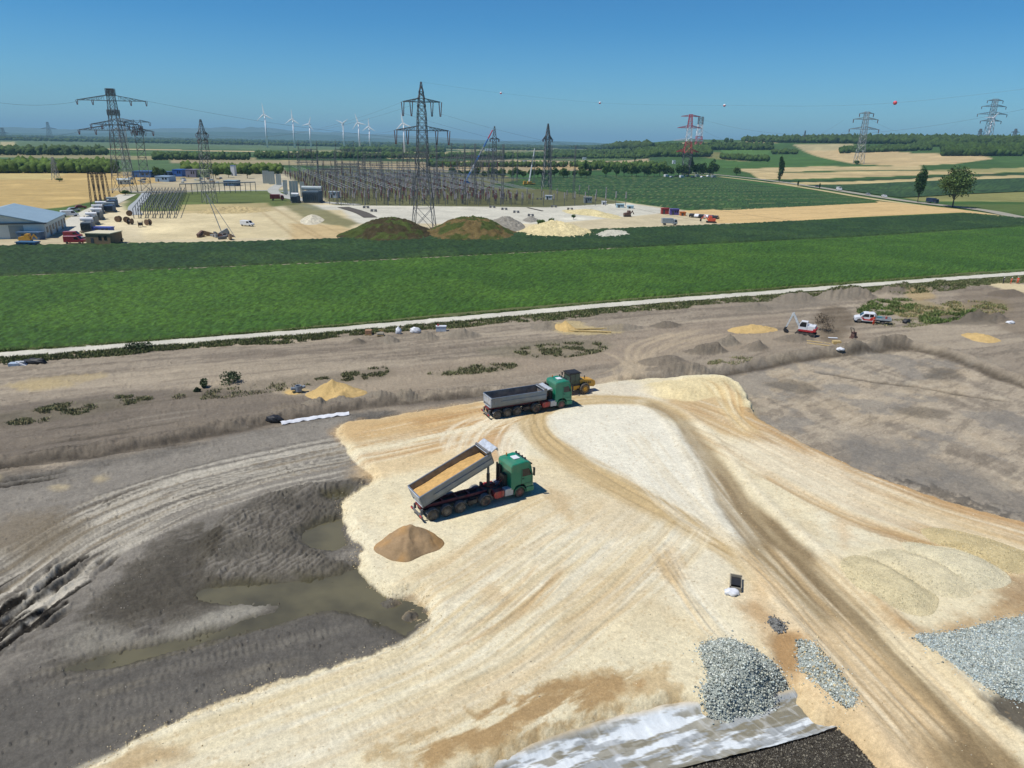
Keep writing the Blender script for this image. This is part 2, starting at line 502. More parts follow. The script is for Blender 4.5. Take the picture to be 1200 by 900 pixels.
for j in range(26):
    x0 = random.uniform(-40, 60); y0 = random.uniform(700, 775)-x0*.55; L = random.uniform(25, 75)
    track([(x0, y0), (x0+L*.5, y0-L*.40), (x0+L, y0-L*.72)], random.uniform(.5, 1.0), A(40, 37, 34) if j % 3 else A(200, 194, 184), 1.0, .2, 2.2, 640+j, .12, nofade=True)
paint([(0, 610), (60, 600), (85, 620), (60, 645), (10, 655), (-40, 640)], A(128, 116, 98), .6, 1.5, 1, .5)
paint([(0, 655), (90, 610), (110, 620), (70, 650), (-10, 680)], A(120, 112, 100), .5, 1.0, .8, .4)
for q in [(70, 571, 9), (118, 561, 5), (-5, 560, 8)]:
    paint([(q[0]-q[2], q[1]), (q[0], q[1]-3), (q[0]+q[2], q[1]), (q[0], q[1]+3)], A(196, 180, 148), .6, .6, .3, .3)
# ribbed dark spoil spread
rib_px = [(232, 640), (262, 606), (300, 585), (350, 572), (420, 560), (432, 566), (412, 590), (404, 604), (360, 618), (348, 632), (378, 648), (412, 662), (395, 672), (330, 680), (255, 684), (240, 672)]
k, m, s = area(rib_px, .8, .5, .4)
mix(k, m*.85, A(96, 92, 86))
e2 = W([(250, 680), (420, 570)]); d2 = (e2[1]-e2[0])/np.linalg.norm(e2[1]-e2[0])
u2 = X[k]*d2[0]+Y[k]*d2[1]; v2 = -X[k]*d2[1]+Y[k]*d2[0]+W1[k]*1.6+W2[k]*.35+(NM[k]-.5)*1.5
rb = np.sin(v2*2*math.pi/0.62+np.sin(u2/2.5)*1.3)*.5+.5
Z[k] += m*(0.22+.16*rb*fbm(u2/1.8, v2/1.2, 77, 3)*1.6+.12*W2[k]+.2*(RG[k]-.5))
mix(k, m*rb*.45*ss((fbm(u2/4, v2/3, 78, 3)-.4)*5), A(158, 152, 146))
mix(k, m*ss((W1[k])*3)*.35, A(74, 70, 66))
# wet mud flats
wet = A(78, 73, 65)
paint([(120, 702), (160, 655), (230, 612), (262, 632), (250, 682), (330, 690), (320, 705), (250, 722), (190, 735), (130, 732)], wet, .6, .7, 1.8, 1.6, dz=-.05, noise=AN*.5+NM*.5+.03)
paint([(150, 690), (200, 640), (250, 620), (262, 660), (240, 700), (170, 722)], A(74, 70, 63), .5, .7, 1.6, 1.7, noise=AN)
paint([(245, 690), (330, 676), (420, 664), (450, 700), (420, 726), (330, 712), (280, 706)], A(100, 94, 80), .8, 1.0, .6, .4, dz=-.05)
paint([(100, 735), (160, 740), (215, 730), (300, 703), (312, 712), (250, 742), (160, 765), (100, 770), (70, 760)], A(150, 146, 138), .65, .9, .9, .6, dz=.03)
paint([(200, 745), (290, 700), (318, 706), (280, 728), (230, 742)], A(168, 164, 156), .5, .6, .8, .6)
# the spit in front with track marks
k, m, s = paint([(60, 800), (160, 775), (330, 732), (400, 712), (440, 722), (478, 752), (430, 775), (300, 810), (180, 860), (60, 930), (-200, 1000), (-200, 850)], A(98, 95, 92), .8, 1.2, .5, .3, dz=.12)
for j in range(26):
    y0 = random.uniform(760, 900); x0 = random.uniform(-60, 250); L = random.uniform(80, 260)
    track([(x0, y0), (x0+L*.5, y0-L*.14), (x0+L, y0-L*.27)], .8, random.choice([A(122, 118, 112), A(78, 74, 70), A(128, 122, 112)]), .55, .05, 2, 500+j, ribs=.022)
# ponds are dug out
POND = [
 ('turbid puddle', [(235, 692), (290, 684), (340, 678), (395, 670), (418, 660), (432, 672), (440, 690), (470, 700), (492, 712), (500, 722), (486, 738), (476, 748), (455, 738), (425, 724), (396, 711), (372, 716), (330, 728), (270, 745), (215, 762), (150, 778), (95, 792), (68, 786), (100, 768), (170, 756), (230, 742), (290, 726), (330, 712), (310, 703), (262, 702)], .25),
 ('green pool', [(352, 624), (380, 610), (402, 606), (404, 630), (398, 643), (376, 643), (358, 636)], .5),
 ('small pool', [(383, 577), (400, 572), (412, 574), (410, 581), (396, 586), (384, 583)], .5)]
for nm_, pp, dz_ in POND:
    k, m, s = area(pp, .7, .8, .45)
    Z[k] -= m*dz_
    mix(k, m, A(84, 80, 62)); k2, m2, s2 = area(pp, 1.6, .4, .3); mix(k2, m2*.5*(1-ss(s2)), A(80, 76, 68))
for c in [(458, 706, 20, 6, .45), (480, 722, 14, 9, .5), (468, 748, 10, 5, .4)]:
    mound([(c[0]-c[2], c[1]), (c[0], c[1]-c[3]), (c[0]+c[2], c[1]), (c[0], c[1]+c[3])], c[4], A(98, 94, 90), .5)

# ---- upper ground features
paint([(330, 452), (460, 430), (700, 405), (900, 388), (1000, 385), (1000, 400), (850, 412), (700, 428), (560, 452), (420, 465)], A(158, 145, 130), .7, 2, 1, .3)
paint([(560, 425), (700, 395), (800, 380), (900, 370), (930, 380), (820, 402), (740, 420), (640, 437)], A(156, 142, 128), .5, 2, 1, .3)
for j in range(30):
    t = random.random(); x0 = random.uniform(100, 600); L = random.uniform(150, 400); y0 = 458-(x0-100)*.11-t*22
    track([(x0, y0), (x0+L*.5, y0-L*.045), (x0+L, y0-L*.1)], random.uniform(.4, 1.3), random.choice([A(170, 158, 143), A(112, 102, 93), A(128, 118, 108)]), .45, .05, 2, 600+j)
for pts in ([(660, 455), (720, 440), (742, 425), (750, 405), (800, 390)], [(700, 455), (735, 445), (748, 428), (765, 405), (830, 385)], [(690, 450), (740, 440), (790, 405), (880, 385)], [(730, 450), (728, 430), (690, 412), (600, 410)]):
    track(pts, 3.5, A(188, 172, 150), .6, .03, 1.2, len(pts))
paint([(560, 410), (650, 398), (712, 400), (706, 412), (650, 420), (590, 418)], A(112, 108, 92), .5, 1.2, .6, .6)
paint([(500, 438), (560, 428), (606, 426), (600, 433), (540, 440)], A(110, 106, 90), .5, 1, .6, .6)
paint([(-20, 492), (40, 480), (130, 466), (180, 470), (120, 484), (0, 500)], A(112, 106, 92), .55, 1.2, .6, .6)
paint([(200, 462), (300, 445), (400, 436), (450, 430), (450, 444), (330, 455), (240, 466)], A(118, 110, 98), .5, 1.2, .8, .6)
for q in [((12, 450), (80, 440), (128, 438), (110, 446), (40, 455)), ((20, 452), (60, 446), (90, 450), (50, 456))]:
    paint(q, A(186, 168, 130), .55, .8, .9, .8)
paint([(640, 380), (668, 376), (700, 384), (728, 382), (720, 390), (665, 392)], A(196, 178, 134), .7, .6, .8, .9)
paint([(330, 458), (345, 454), (360, 458), (345, 462)], A(200, 178, 132), .7, .5, .3, .4)
for px_ in range(0, 1200, 1):
    pass
# soil heaps along the path and around the site
heaps = [(540, 394, 26, 6, 1.2), (500, 396, 16, 5, 1.1), (420, 402, 14, 4, .6), (455, 400, 14, 5, .9), (640, 384, 20, 6, 1.0), (725, 385, 30, 5, .7), (780, 382, 20, 5, .8), (880, 362, 30, 5, .8), (930, 352, 34, 6, 1.2), (990, 348, 40, 7, 1.6), (1050, 342, 30, 6, 1.4), (1095, 338, 26, 6, 1.2),
         (850, 403, 20, 6, 1.2), (885, 408, 18, 6, 1.2), (828, 412, 26, 7, 1.3), (780, 425, 30, 8, .8), (795, 434, 40, 6, .8), (930, 398, 26, 6, .9), (1040, 402, 30, 6, .9), (1000, 408, 30, 5, .9), (250, 500, 40, 6, .4), (400, 470, 20, 6, .6), (370, 475, 20, 5, .8), (440, 467, 20, 5, .8),
         (1140, 372, 22, 8, 1.2), (1165, 375, 18, 6, 1.0), (1180, 345, 26, 6, .6), (340, 480, 22, 5, .7), (480, 467, 16, 4, .7)]
for i, (hx, hy, hw, hh, hz) in enumerate(heaps):
    mound([(hx-hw, hy), (hx-hw*.4, hy-hh*.8), (hx+hw*.3, hy-hh), (hx+hw, hy), (hx+hw*.2, hy+hh*.6), (hx-hw*.5, hy+hh*.5)], hz, random.choice([A(126, 117, 107), A(114, 106, 97), A(136, 128, 118)]), .55, seed=i, st=.8)
paint([(1042, 360), (1080, 352), (1110, 358), (1170, 350), (1180, 366), (1120, 372), (1060, 372)], A(160, 145, 108), .6, 1.5, 1, .6)
paint([(1060, 345), (1080, 338), (1096, 348), (1075, 352)], A(186, 162, 116), .6, 1, .6, .6)
paint([(1130, 340), (1200, 338), (1260, 350), (1260, 400), (1190, 392), (1160, 372), (1130, 360)], A(118, 106, 94), .55, 2, 1.4, .6)
paint([(1078, 372), (1130, 366), (1170, 372), (1160, 380), (1100, 380)], A(104, 97, 88), .7, 1.0, .8, .6)
paint([(900, 345), (1000, 335), (1010, 348), (930, 362), (860, 366)], A(140, 132, 122), .6, 1.2, .8, .6)
paint([(960, 362), (990, 360), (1000, 375), (985, 398), (960, 396)], A(96, 84, 70), .6, 1.2, .8, .6)
paint([(1158, 333), (1172, 330), (1260, 342), (1260, 352), (1190, 342)], A(224, 208, 172), .8, .6, .4, .4)

# ---- right-hand excavated ground, lower than its surroundings
pit_px = [(752, 443), (800, 436), (860, 429), (920, 418), (985, 409), (1050, 404), (1078, 405), (1130, 420), (1200, 445), (1330, 480), (1400, 700), (1200, 640), (1120, 592), (1030, 562), (960, 530), (905, 503), (880, 480), (868, 452), (845, 446)]
k, m, s = area(pit_px, 1.0, .25, .25)
e3 = W([(900, 430), (1200, 560)]); d3 = (e3[1]-e3[0])/np.linalg.norm(e3[1]-e3[0])
u3 = X[k]*d3[0]+Y[k]*d3[1]; v3 = -X[k]*d3[1]+Y[k]*d3[0]+W1[k]*1.5
PS = fbm(u3/14, v3/1.6, 120, 4); PB = fbm(X[k]/9, Y[k]/9, 121, 4)
mix(k, m, A(172, 160, 145))
mix(k, m*ss((PS-.5)*9)*.6, A(134, 125, 115)); mix(k, m*ss((PB-.5)*7)*.5, A(190, 174, 152)); mix(k, m*ss((AN[k]-.57)*14)*.4, A(112, 104, 95)); mix(k, m*ss((.43-AN[k])*14)*.4, A(196, 184, 166))
mix(k, m*ss((fbm(X[k]/7, Y[k]/7, 122, 5, .6)-.53)*12)*.6, A(138, 134, 130))
Z[k] -= m*.85; Z[k] += m*(PS-.5)*.12
k, lat, al, fade, s0 = line([(735, 447), (800, 439), (860, 432), (920, 420), (985, 411), (1050, 405), (1078, 406), (1130, 421), (1200, 447), (1330, 485)], 3.5)
lt = lat+W1[k]*.5+W2[k]*.25
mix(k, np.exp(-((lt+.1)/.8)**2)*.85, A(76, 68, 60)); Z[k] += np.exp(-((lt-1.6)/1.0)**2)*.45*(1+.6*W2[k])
k, lat, al, fade, s0 = line([(945, 428), (985, 434), (1040, 443), (1085, 448), (1120, 455), (1195, 465)], 2)
lt = lat+W1[k]*.5+W2[k]*.2
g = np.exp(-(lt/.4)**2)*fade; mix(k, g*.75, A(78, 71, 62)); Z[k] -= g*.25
paint([(1000, 500), (1080, 520), (1190, 560), (1260, 600), (1200, 604), (1120, 575), (1040, 548), (985, 525)], A(128, 124, 120), .7, 2, 1.5, .8)
k, m, s = area([(1040, 540), (1100, 560), (1200, 590), (1260, 620), (1200, 618), (1110, 585), (1030, 555)], 1, 1, .8)
mix(k, m*ss((W2[k]+.1)*3)*.6, A(86, 82, 78)); Z[k] += m*W2[k]*.15
for pp in ([(900, 445), (930, 440), (960, 448), (940, 455)], [(1060, 470), (1110, 474), (1100, 482), (1050, 478)], [(1100, 425), (1130, 432), (1110, 440), (1085, 434)]):
    paint(pp, A(92, 86, 78), .55, .8, .8, .6)

# ------------------------------------------------------------------ the sand pad
pad_px = [(397, 510), (404, 497), (450, 490), (505, 481), (556, 472), (600, 463), (640, 458), (690, 452), (745, 446), (800, 443), (848, 443), (870, 455), (880, 479), (905, 500), (960, 529), (1030, 561), (1110, 589), (1200, 613), (1330, 650), (1420, 800), (1300, 1000), (900, 1060), (90, 1040), (40, 960), (110, 898), (180, 858), (250, 828), (310, 807), (380, 785), (450, 762), (492, 744), (506, 728), (498, 706), (488, 697), (462, 700), (440, 690), (425, 676), (418, 655), (424, 641), (408, 629), (401, 605), (405, 585), (432, 568), (436, 560), (424, 548), (408, 533)]
Ppad = W(crom(pad_px, 3, True)); kp = sel(Ppad, 3)
sp = sdist(X[kp], Y[kp], Ppad)+W1[kp]*.35+W2[kp]*.28
mp = ss(sp/.25+.5)
padm = np.zeros(N); padm[kp] = mp
hp = ss((sp+.2)/1.3)
Z[kp] = Z[kp]*(1-mp)+hp*.5+(NM[kp]-.5)*.08*mp
mix(kp, mp, sand)
e4 = W([(120, 880), (760, 600)]); d4 = (e4[1]-e4[0])/np.linalg.norm(e4[1]-e4[0])
P1 = fbm(X[kp]/6, Y[kp]/6, 140, 4); P2 = fbm(X[kp]/18, Y[kp]/18, 141, 3)
mix(kp, mp*ss((P1-.5)*5)*.35, pale); mix(kp, mp*ss((P2-.52)*6)*.35, A(222, 199, 158))
mix(kp, mp*ss((fbm(X[kp]/2.2, Y[kp]/2.2, 142, 4)-.56)*7)*.3, A(214, 190, 150))
Ksand = padm > 0.4
def streakfan(C0, C1, n, cols, wr=(.3, 1.0), st=.55, rut=.04, seed=0, jit=4, ribs=0.0, sub=True):
    C0 = np.asarray(C0, float); C1 = np.asarray(C1, float)
    for j in range(n):
        t = random.random(); c = C0*(1-t)+C1*t
        if sub and len(c) > 3:
            a = random.randint(0, len(c)-3); b = random.randint(a+3, len(c)); c = c[a:b]
        c = c+np.array([random.uniform(-jit, jit), random.uniform(-jit, jit)])
        track(c, random.uniform(*wr), random.choice(cols), st*random.uniform(.5, 1.1), rut, 2.6, seed+j, .2, ribs)
# damp, orange first layers on the left and the right rim
paint([(402, 500), (470, 488), (560, 474), (600, 486), (560, 500), (500, 512), (440, 520), (410, 522)], ochre, .8, 1.5, .9, .5)
paint([(470, 535), (540, 522), (590, 520), (560, 545), (500, 556), (440, 566), (410, 556)], A(222, 190, 142), .6, 1.5, 1, .5)
paint([(556, 520), (580, 510), (600, 524), (585, 545), (565, 540)], A(196, 146, 96), .55, .7, .8, .6)
streakfan([(400, 508), (470, 494), (540, 482), (600, 470), (640, 462)], [(405, 560), (480, 545), (560, 525), (620, 505), (660, 495)], 80, [A(190, 150, 100), A(206, 168, 118), A(236, 218, 184), A(236, 218, 184), A(182, 138, 90)], (.25, .8), .7, .05, 700)
streakfan([(300, 822), (420, 800), (520, 560), (560, 500), (600, 480)], [(300, 822), (470, 720), (560, 540), (600, 500), (640, 480)], 0, [pale])
for j in range(10):   # wheel arcs beside the two lorries
    o = j*5
    track([(516+o*.9, 540), (522+o, 515), (545+o, 497), (585+o, 484)], .5, A(240, 226, 198), .75, .05, 2, 760+j)
    track([(584+o*.8, 548), (580+o*.8, 528), (590+o*.9, 505), (622+o, 488)], .5, A(240, 228, 202), .7, .05, 2, 780+j)
rim = [(872, 478), (905, 505), (960, 533), (1030, 565), (1110, 593), (1200, 617), (1340, 655), (1340, 700), (1200, 672), (1100, 640), (1010, 600), (940, 560), (880, 520), (850, 490)]
paint(rim, A(204, 170, 124), .85, 1.8, 1.0, .5)
paint([(875, 482), (905, 502), (960, 531), (1030, 562), (1110, 591), (1200, 615), (1340, 650), (1330, 668), (1190, 632), (1090, 603), (1000, 570), (930, 535), (890, 508)], A(190, 148, 100), .75, 1.0, .6, .4)
paint([(780, 470), (830, 462), (862, 470), (900, 500), (880, 520), (830, 505), (790, 492)], A(206, 172, 124), .75, 1.2, 1.0, .5)
streakfan([(790, 465), (880, 495), (1000, 555), (1110, 598), (1260, 640)], [(800, 510), (880, 560), (980, 615), (1080, 650), (1220, 700)], 110, [A(196, 160, 112), A(210, 180, 134), A(238, 222, 190), A(240, 226, 196), A(176, 140, 98)], (.3, 1.1), .6, .04, 800)
paint([(880, 520), (960, 545), (1050, 590), (1120, 620), (1060, 622), (980, 600), (900, 565), (850, 530)], A(238, 224, 196), .65, 1.5, 1.2, .5)
# crescent heap of spread sand at the far end
mound([(740, 462), (780, 450), (850, 446), (874, 462), (882, 478), (866, 480), (840, 470), (800, 474)], .7, A(232, 212, 166), .3, seed=9)
k, lat, al, fade, s0 = line([(800, 447), (845, 446), (868, 458), (879, 478)], 2)
Z[k] += np.exp(-((lat)/.6)**2)*.35; mix(k, np.exp(-((lat)/.6)**2)*.8, A(240, 226, 190))
streakfan([(800, 452), (830, 470), (850, 495), (870, 515)], [(862, 456), (868, 470), (872, 490), (900, 515)], 30, [A(222, 196, 148), A(196, 158, 108), A(240, 224, 188)], (.3, .7), .7, .06, 930)
# whiter, compacted middle
paint([(640, 492), (690, 478), (760, 480), (800, 508), (850, 575), (890, 640), (850, 640), (790, 600), (720, 560), (662, 525)], A(236, 229, 212), .85, 1.6, .8, .3)
paint([(620, 560), (700, 590), (790, 610), (860, 660), (850, 720), (780, 700), (700, 650), (640, 620)], A(238, 229, 208), .5, 3, 1.5, .4)
paint([(690, 455), (745, 450), (765, 470), (710, 474), (680, 470)], A(222, 212, 194), .7, 1.5, .6, .3)
# the loop the lorries turn on
loops = [[(800, 500), (770, 478), (720, 472), (660, 476), (632, 490), (640, 515), (680, 545), (740, 578), (800, 612), (860, 645), (910, 690)],
         [(640, 488), (622, 500), (640, 527), (690, 560), (750, 592), (815, 628), (870, 660), (930, 712)]]
for j in range(30):
    o = random.uniform(-6, 8); c = np.array(loops[j % 2])+np.array([o*.6, o])
    a = random.randint(0, 4); b = random.randint(6, len(c))
    track(c[a:b], random.uniform(.35, 1.2), random.choice([A(196, 170, 126), A(184, 154, 110), A(206, 182, 140), A(240, 228, 202)]), .6, .06, 2.5, 960+j, .25, .004)
for c in loops: track(c, 3.4, A(200, 174, 130), .75, .04, 1.0, 17, .5)
# brown haul road running out to the lower right
road = [(765, 478), (800, 500), (832, 545), (868, 600), (912, 650), (965, 705), (1010, 755), (1055, 805), (1100, 855), (1145, 910), (1200, 980)]
k, lat, al, fade, s0 = line(road, 6.5, 5)
wd = np.interp(al, [0, s0*.35, s0*.62, s0], [.8, 1.4, 2.6, 3.0])
stn = np.interp(al, [0, s0*.2, s0*.5, s0], [.55, .75, .9, 1.0])
n_ = fbm(lat*1.3, al/8, 1001, 4)
mrd = ss((wd-np.abs(lat+W1[k]*.4))/.5*.5+.5)*stn
mix(k, mrd*(.75+.5*n_).clip(0, 1), A(156, 134, 100)); mix(k, mrd*ss((n_-.5)*6)*.6, A(132, 112, 84))
Z[k] -= mrd*.16
for sgn in (-1, 1):
    b_ = np.exp(-((lat-sgn*(wd+1.1))/.55)**2)*stn
    mix(k, b_*.55, A(238, 224, 196)); Z[k] += b_*.14
k, lat, al, fade, s0 = line([(880, 615), (930, 680), (985, 742), (1045, 812), (1110, 890), (1150, 950)], 6)
mix(k, ss((3.2-np.abs(lat+3.5+W1[k]*.8))/1)*.0, sand)
paint([(880, 690), (905, 700), (960, 765), (1040, 850), (1110, 930), (1020, 930), (960, 850), (900, 780), (870, 720)], A(222, 190, 146), .75, 1.5, .7, .4)
streakfan([(850, 640), (930, 730), (1010, 820), (1080, 900)], [(905, 640), (980, 720), (1060, 800), (1140, 880)], 50, [A(238, 222, 192), A(206, 174, 128), A(214, 184, 140)], (.3, 1), .5, .05, 1030, ribs=.0025)
streakfan([(940, 660), (1010, 725), (1090, 805), (1180, 890)], [(965, 640), (1040, 715), (1120, 800), (1220, 900)], 46, [A(236, 220, 188), A(206, 176, 132), A(228, 208, 170)], (.3, 1), .6, .05, 1080, ribs=.0025)
# sweep of wheel tracks coming in from the lower left
FA = [(40, 930), (200, 862), (340, 812), (450, 772), (540, 700), (600, 655), (660, 612), (700, 588)]
FB = [(300, 960), (450, 900), (560, 850), (660, 790), (730, 735), (780, 690), (815, 650), (830, 625)]
streakfan(FA, FB, 190, [pale, pale, A(240, 228, 202), A(222, 202, 162), A(214, 190, 150), A(226, 208, 172)], (.2, 1.0), .5, .045, 1200, 7, .003)
streakfan([(500, 760), (560, 725), (600, 690), (625, 660)], [(520, 780), (600, 745), (650, 700), (680, 665)], 18, [A(198, 166, 120), A(210, 180, 136)], (.2, .5), .6, .06, 1400, 4)
streakfan([(600, 745), (660, 705), (710, 665)], [(640, 750), (700, 712), (745, 670)], 14, [A(206, 178, 134)], (.2, .5), .5, .05, 1430, 4, sub=False)
streakfan([(755, 640), (790, 690), (820, 735), (850, 770)], [(790, 640), (810, 690), (850, 740), (880, 775)], 18, [pale, A(212, 186, 144)], (.3, .6), .6, .05, 1450, 4, sub=False)
streakfan([(690, 500), (770, 600), (850, 650)], [(810, 520), (860, 590), (905, 650)], 24, [A(228, 212, 182), A(242, 234, 214)], (.4, 1), .4, .02, 1480, 6, sub=False)
streakfan([(440, 700), (520, 660), (600, 600), (640, 580)], [(470, 740), (560, 690), (640, 640), (720, 600)], 40, [A(222, 198, 158), pale, A(210, 184, 142)], (.3, .9), .45, .03, 1510, 6)
paint([(600, 560), (640, 545), (690, 565), (700, 600), (650, 610), (610, 590)], A(214, 188, 144), .35, 1.5, 1.5, .8)
paint([(690, 600), (740, 590), (760, 620), (720, 640), (680, 630)], A(210, 184, 142), .4, 1.5, 1.5, .8)
for pp in ([(640, 575), (665, 590), (670, 612), (655, 605)], [(780, 645), (800, 660), (790, 690), (775, 670)], [(560, 700), (580, 690), (590, 705), (570, 715)]):
    paint(pp, A(200, 170, 126), .5, .6, .8, .7)
# brown cut slope in front of the sheet, gravel scatter below it
slope = [(560, 900), (430, 905), (440, 880), (520, 850), (610, 820), (700, 795), (770, 783), (786, 800), (800, 818), (760, 828), (690, 846), (620, 872)]
paint(slope, A(196, 168, 124), .75, .5, .7, .9, noise=AN+.04)
paint([(520, 862), (600, 828), (690, 806), (750, 800), (756, 816), (690, 836), (610, 862), (560, 890), (490, 896)], A(172, 138, 94), .75, .5, .8, 1.0, noise=AN)
paint([(140, 890), (205, 880), (240, 892), (200, 910), (130, 915)], A(176, 140, 92), .55, .7, .7, .6)
tr_px = [(540, 925), (590, 893), (640, 870), (690, 852), (745, 836), (800, 824), (850, 830), (905, 808), (928, 806), (958, 835), (990, 848), (1030, 896), (1060, 960), (700, 1000), (540, 980)]
k, m, s = area(tr_px, 1.1, .1, .15)
Z[k] -= m*1.25
mix(k, m*.6, A(186, 158, 112))
paint([(905, 752), (930, 748), (938, 765), (934, 790), (918, 796), (906, 780)], A(178, 140, 96), .9, .6, .4, .4, dz=-.15)
paint([(862, 715), (880, 712), (905, 735), (898, 745), (880, 735)], A(186, 150, 106), .6, .6, .5, .5)
paint([(975, 620), (990, 615), (1000, 640), (985, 650)], A(206, 170, 126), .5, .8, .6, .5)
paint([(1020, 700), (1060, 735), (1110, 745), (1200, 700), (1280, 690), (1290, 745), (1190, 735), (1120, 745), (1075, 752), (1030, 725)], A(178, 142, 98), .75, 1.0, .8, .6)
paint([(1160, 690), (1200, 680), (1290, 690), (1290, 730), (1190, 718)], A(156, 122, 84), .7, 1.0, .8, .6)
paint([(1000, 590), (1100, 600), (1200, 640), (1300, 660), (1300, 690), (1190, 650), (1090, 625)], A(214, 190, 150), .5, 1.5, 1, .5)
paint([(1152, 824), (1180, 816), (1240, 826), (1300, 870), (1240, 880), (1180, 850)], A(74, 68, 62), .9, .6, .5, .5, dz=-.3)
# soft ripple of compactor and tyre cleats over the pad, fine stones
Z[kp] += mp*(.02*W2[kp]+.012*(NS[kp]-.5))
spk = _hash(np.floor(X*5), np.floor(Y*5), 5)
Z += np.where((spk > .985) & (padm < .5), .12, 0)*ss((240-RR)/100)
spk2 = _hash(np.floor(X*6), np.floor(Y*6), 8)
mix(np.nonzero((spk2 > .97) & (padm > .5))[0], np.full(((spk2 > .97) & (padm > .5)).sum(), .35), A(190, 160, 118))
# grass strip under the path verge
k, m, s = area([(-100, 424), (200, 403), (400, 387), (600, 371), (800, 354), (1000, 339), (1300, 316), (1300, 306), (1000, 326), (800, 341), (600, 356), (400, 372), (200, 388), (-100, 405)], .8, .3, .3)
mix(k, m*.9, A(96, 104, 66))
C *= 1+(np.array([.035, 0, -.06])[None]*(1-padm)[:, None])
Zs = Z.copy()
def groundz(x, y):
    """height of the building-site sheet at places"""
    x = np.atleast_1d(np.asarray(x, float)); y = np.atleast_1d(np.asarray(y, float))
    r = np.hypot(x, y); a = np.arctan2(x, y)
    i = np.clip(np.searchsorted(RS, r)-1, 0, len(RS)-2); fi = np.clip((r-RS[i])/(RS[i+1]-RS[i]), 0, 1)
    jf = (a-AZ[0])/(AZ[1]-AZ[0]); j = np.clip(np.floor(jf).astype(int), 0, len(AZ)-2); fj = np.clip(jf-j, 0, 1)
    G = Zs.reshape(len(RS), len(AZ))
    z = G[i, j]*(1-fi)*(1-fj)+G[i+1, j]*fi*(1-fj)+G[i, j+1]*(1-fi)*fj+G[i+1, j+1]*fi*fj
    return np.where((r > RS[0]) & (r < RS[-1]) & (a > AZ[0]) & (a < AZ[-1]), z, 0.0)
def gp(px, py, z=0.0):
    p = W([(px, py)])[0]; h = float(groundz(p[0], p[1])[0])
    # one correction for the height of the ground there
    d = ray([px], [py])[0]; t = (h-CAM_H)/d[2]
    x, y = d[0]*t, d[1]*t
    return Vector((x, y, float(groundz(x, y)[0])+z))
g_site = npmesh('site_ground', np.column_stack([X, Y, Z]), gridfaces(len(RS), len(AZ)), vcmat('site_soil'), smooth=True, C=C)
tag(g_site, kind='structure')

# ------------------------------------------------------------------ ponds
def flat_poly(name, px, z, m, grow=0.6):
    P = W(crom(px, 4, True)); c = P.mean(0)
    n = len(P); Q = []
    for i in range(n):
        t = P[(i+1) % n]-P[i-1]; nn = np.array([t[1], -t[0]])/max(np.linalg.norm(t), 1e-6)
        Q.append(P[i]+nn*grow*(1 if area2(P) > 0 else -1))
    bm = bmesh.new(); vs = [bm.verts.new((q[0], q[1], z)) for q in Q]
    es = [bm.edges.new((vs[i], vs[(i+1) % n])) for i in range(n)]
    bmesh.ops.triangle_fill(bm, use_beauty=True, edges=es)
    for f in bm.faces:
        if f.normal.z < 0: f.normal_flip()
    me = bpy.data.meshes.new(name); bm.to_mesh(me); bm.free(); me.materials.append(m)
    o = bpy.data.objects.new(name, me); COL.objects.link(o); return o
def area2(P): return float(np.sum(P[:, 0]*np.roll(P[:, 1], -1)-np.roll(P[:, 0], -1)*P[:, 1]))
wm, t_, b_ = principled('muddy_water')
b_.inputs['Base Color'].default_value = (*A(104, 96, 76), 1); b_.inputs['Roughness'].default_value = .12; b_.inputs['Specular IOR Level'].default_value = .5
n_ = t_.nodes.new('ShaderNodeTexNoise'); n_.inputs['Scale'].default_value = .25; n_.inputs['Detail'].default_value = 4
tc_ = t_.nodes.new('ShaderNodeTexCoord'); t_.links.new(tc_.outputs['Object'], n_.inputs['Vector'])
cr_ = t_.nodes.new('ShaderNodeValToRGB'); cr_.color_ramp.elements[0].position = .35; cr_.color_ramp.elements[1].position = .65
cr_.color_ramp.elements[0].color = (*A(88, 83, 66), 1); cr_.color_ramp.elements[1].color = (*A(116, 109, 84), 1)
t_.links.new(n_.outputs['Fac'], cr_.inputs[0]); t_.links.new(cr_.outputs[0], b_.inputs['Base Color'])
for nm_, pp, dz_ in POND:
    tag(flat_poly('water', pp, -.13 if nm_ == 'turbid puddle' else -.2, wm), kind='structure')

# ------------------------------------------------------------------ the plain and the hills: far ground sheet
fr = [0.0, 12, 24, 60, 120, 180, 236]
while fr[-1] < 60000:
    r_ = fr[-1]; fr.append(r_+min(max(0.55*(r_**2)/(CAM_H*860), 1.5), r_*0.05))
fr = np.array(fr)
fa = np.concatenate([np.arange(-math.pi, -1.2, .12), np.arange(-1.2, -.72, .02), np.arange(-.72, .72, .0022), np.arange(.72, 1.2, .02), np.arange(1.2, math.pi+.001, .12)])
fa[-1] = math.pi
FR, FA_ = np.meshgrid(fr, fa, indexing='ij')
fx = (FR*np.sin(FA_)).ravel(); fy = (FR*np.cos(FA_)).ravel()
fz = terrain(fx, fy)
ins = (FR.ravel() < 236) & (FR.ravel() > 23) & (FA_.ravel() > -.9) & (FA_.ravel() < .86)
fz = np.where(ins, -3.0, fz)
FC = np.zeros((len(fx), 3)); frr = np.hypot(fx, fy)
Xs, Ys, W1s, W2s, Cs = X, Y, W1, W2, C
X, Y, C = fx, fy, FC
W1 = (fbm(fx/60, fy/60, 3, 3)*2-1); W2 = (fbm(fx/15, fy/15, 5, 3)*2-1)
FC[:] = A(74, 98, 60)
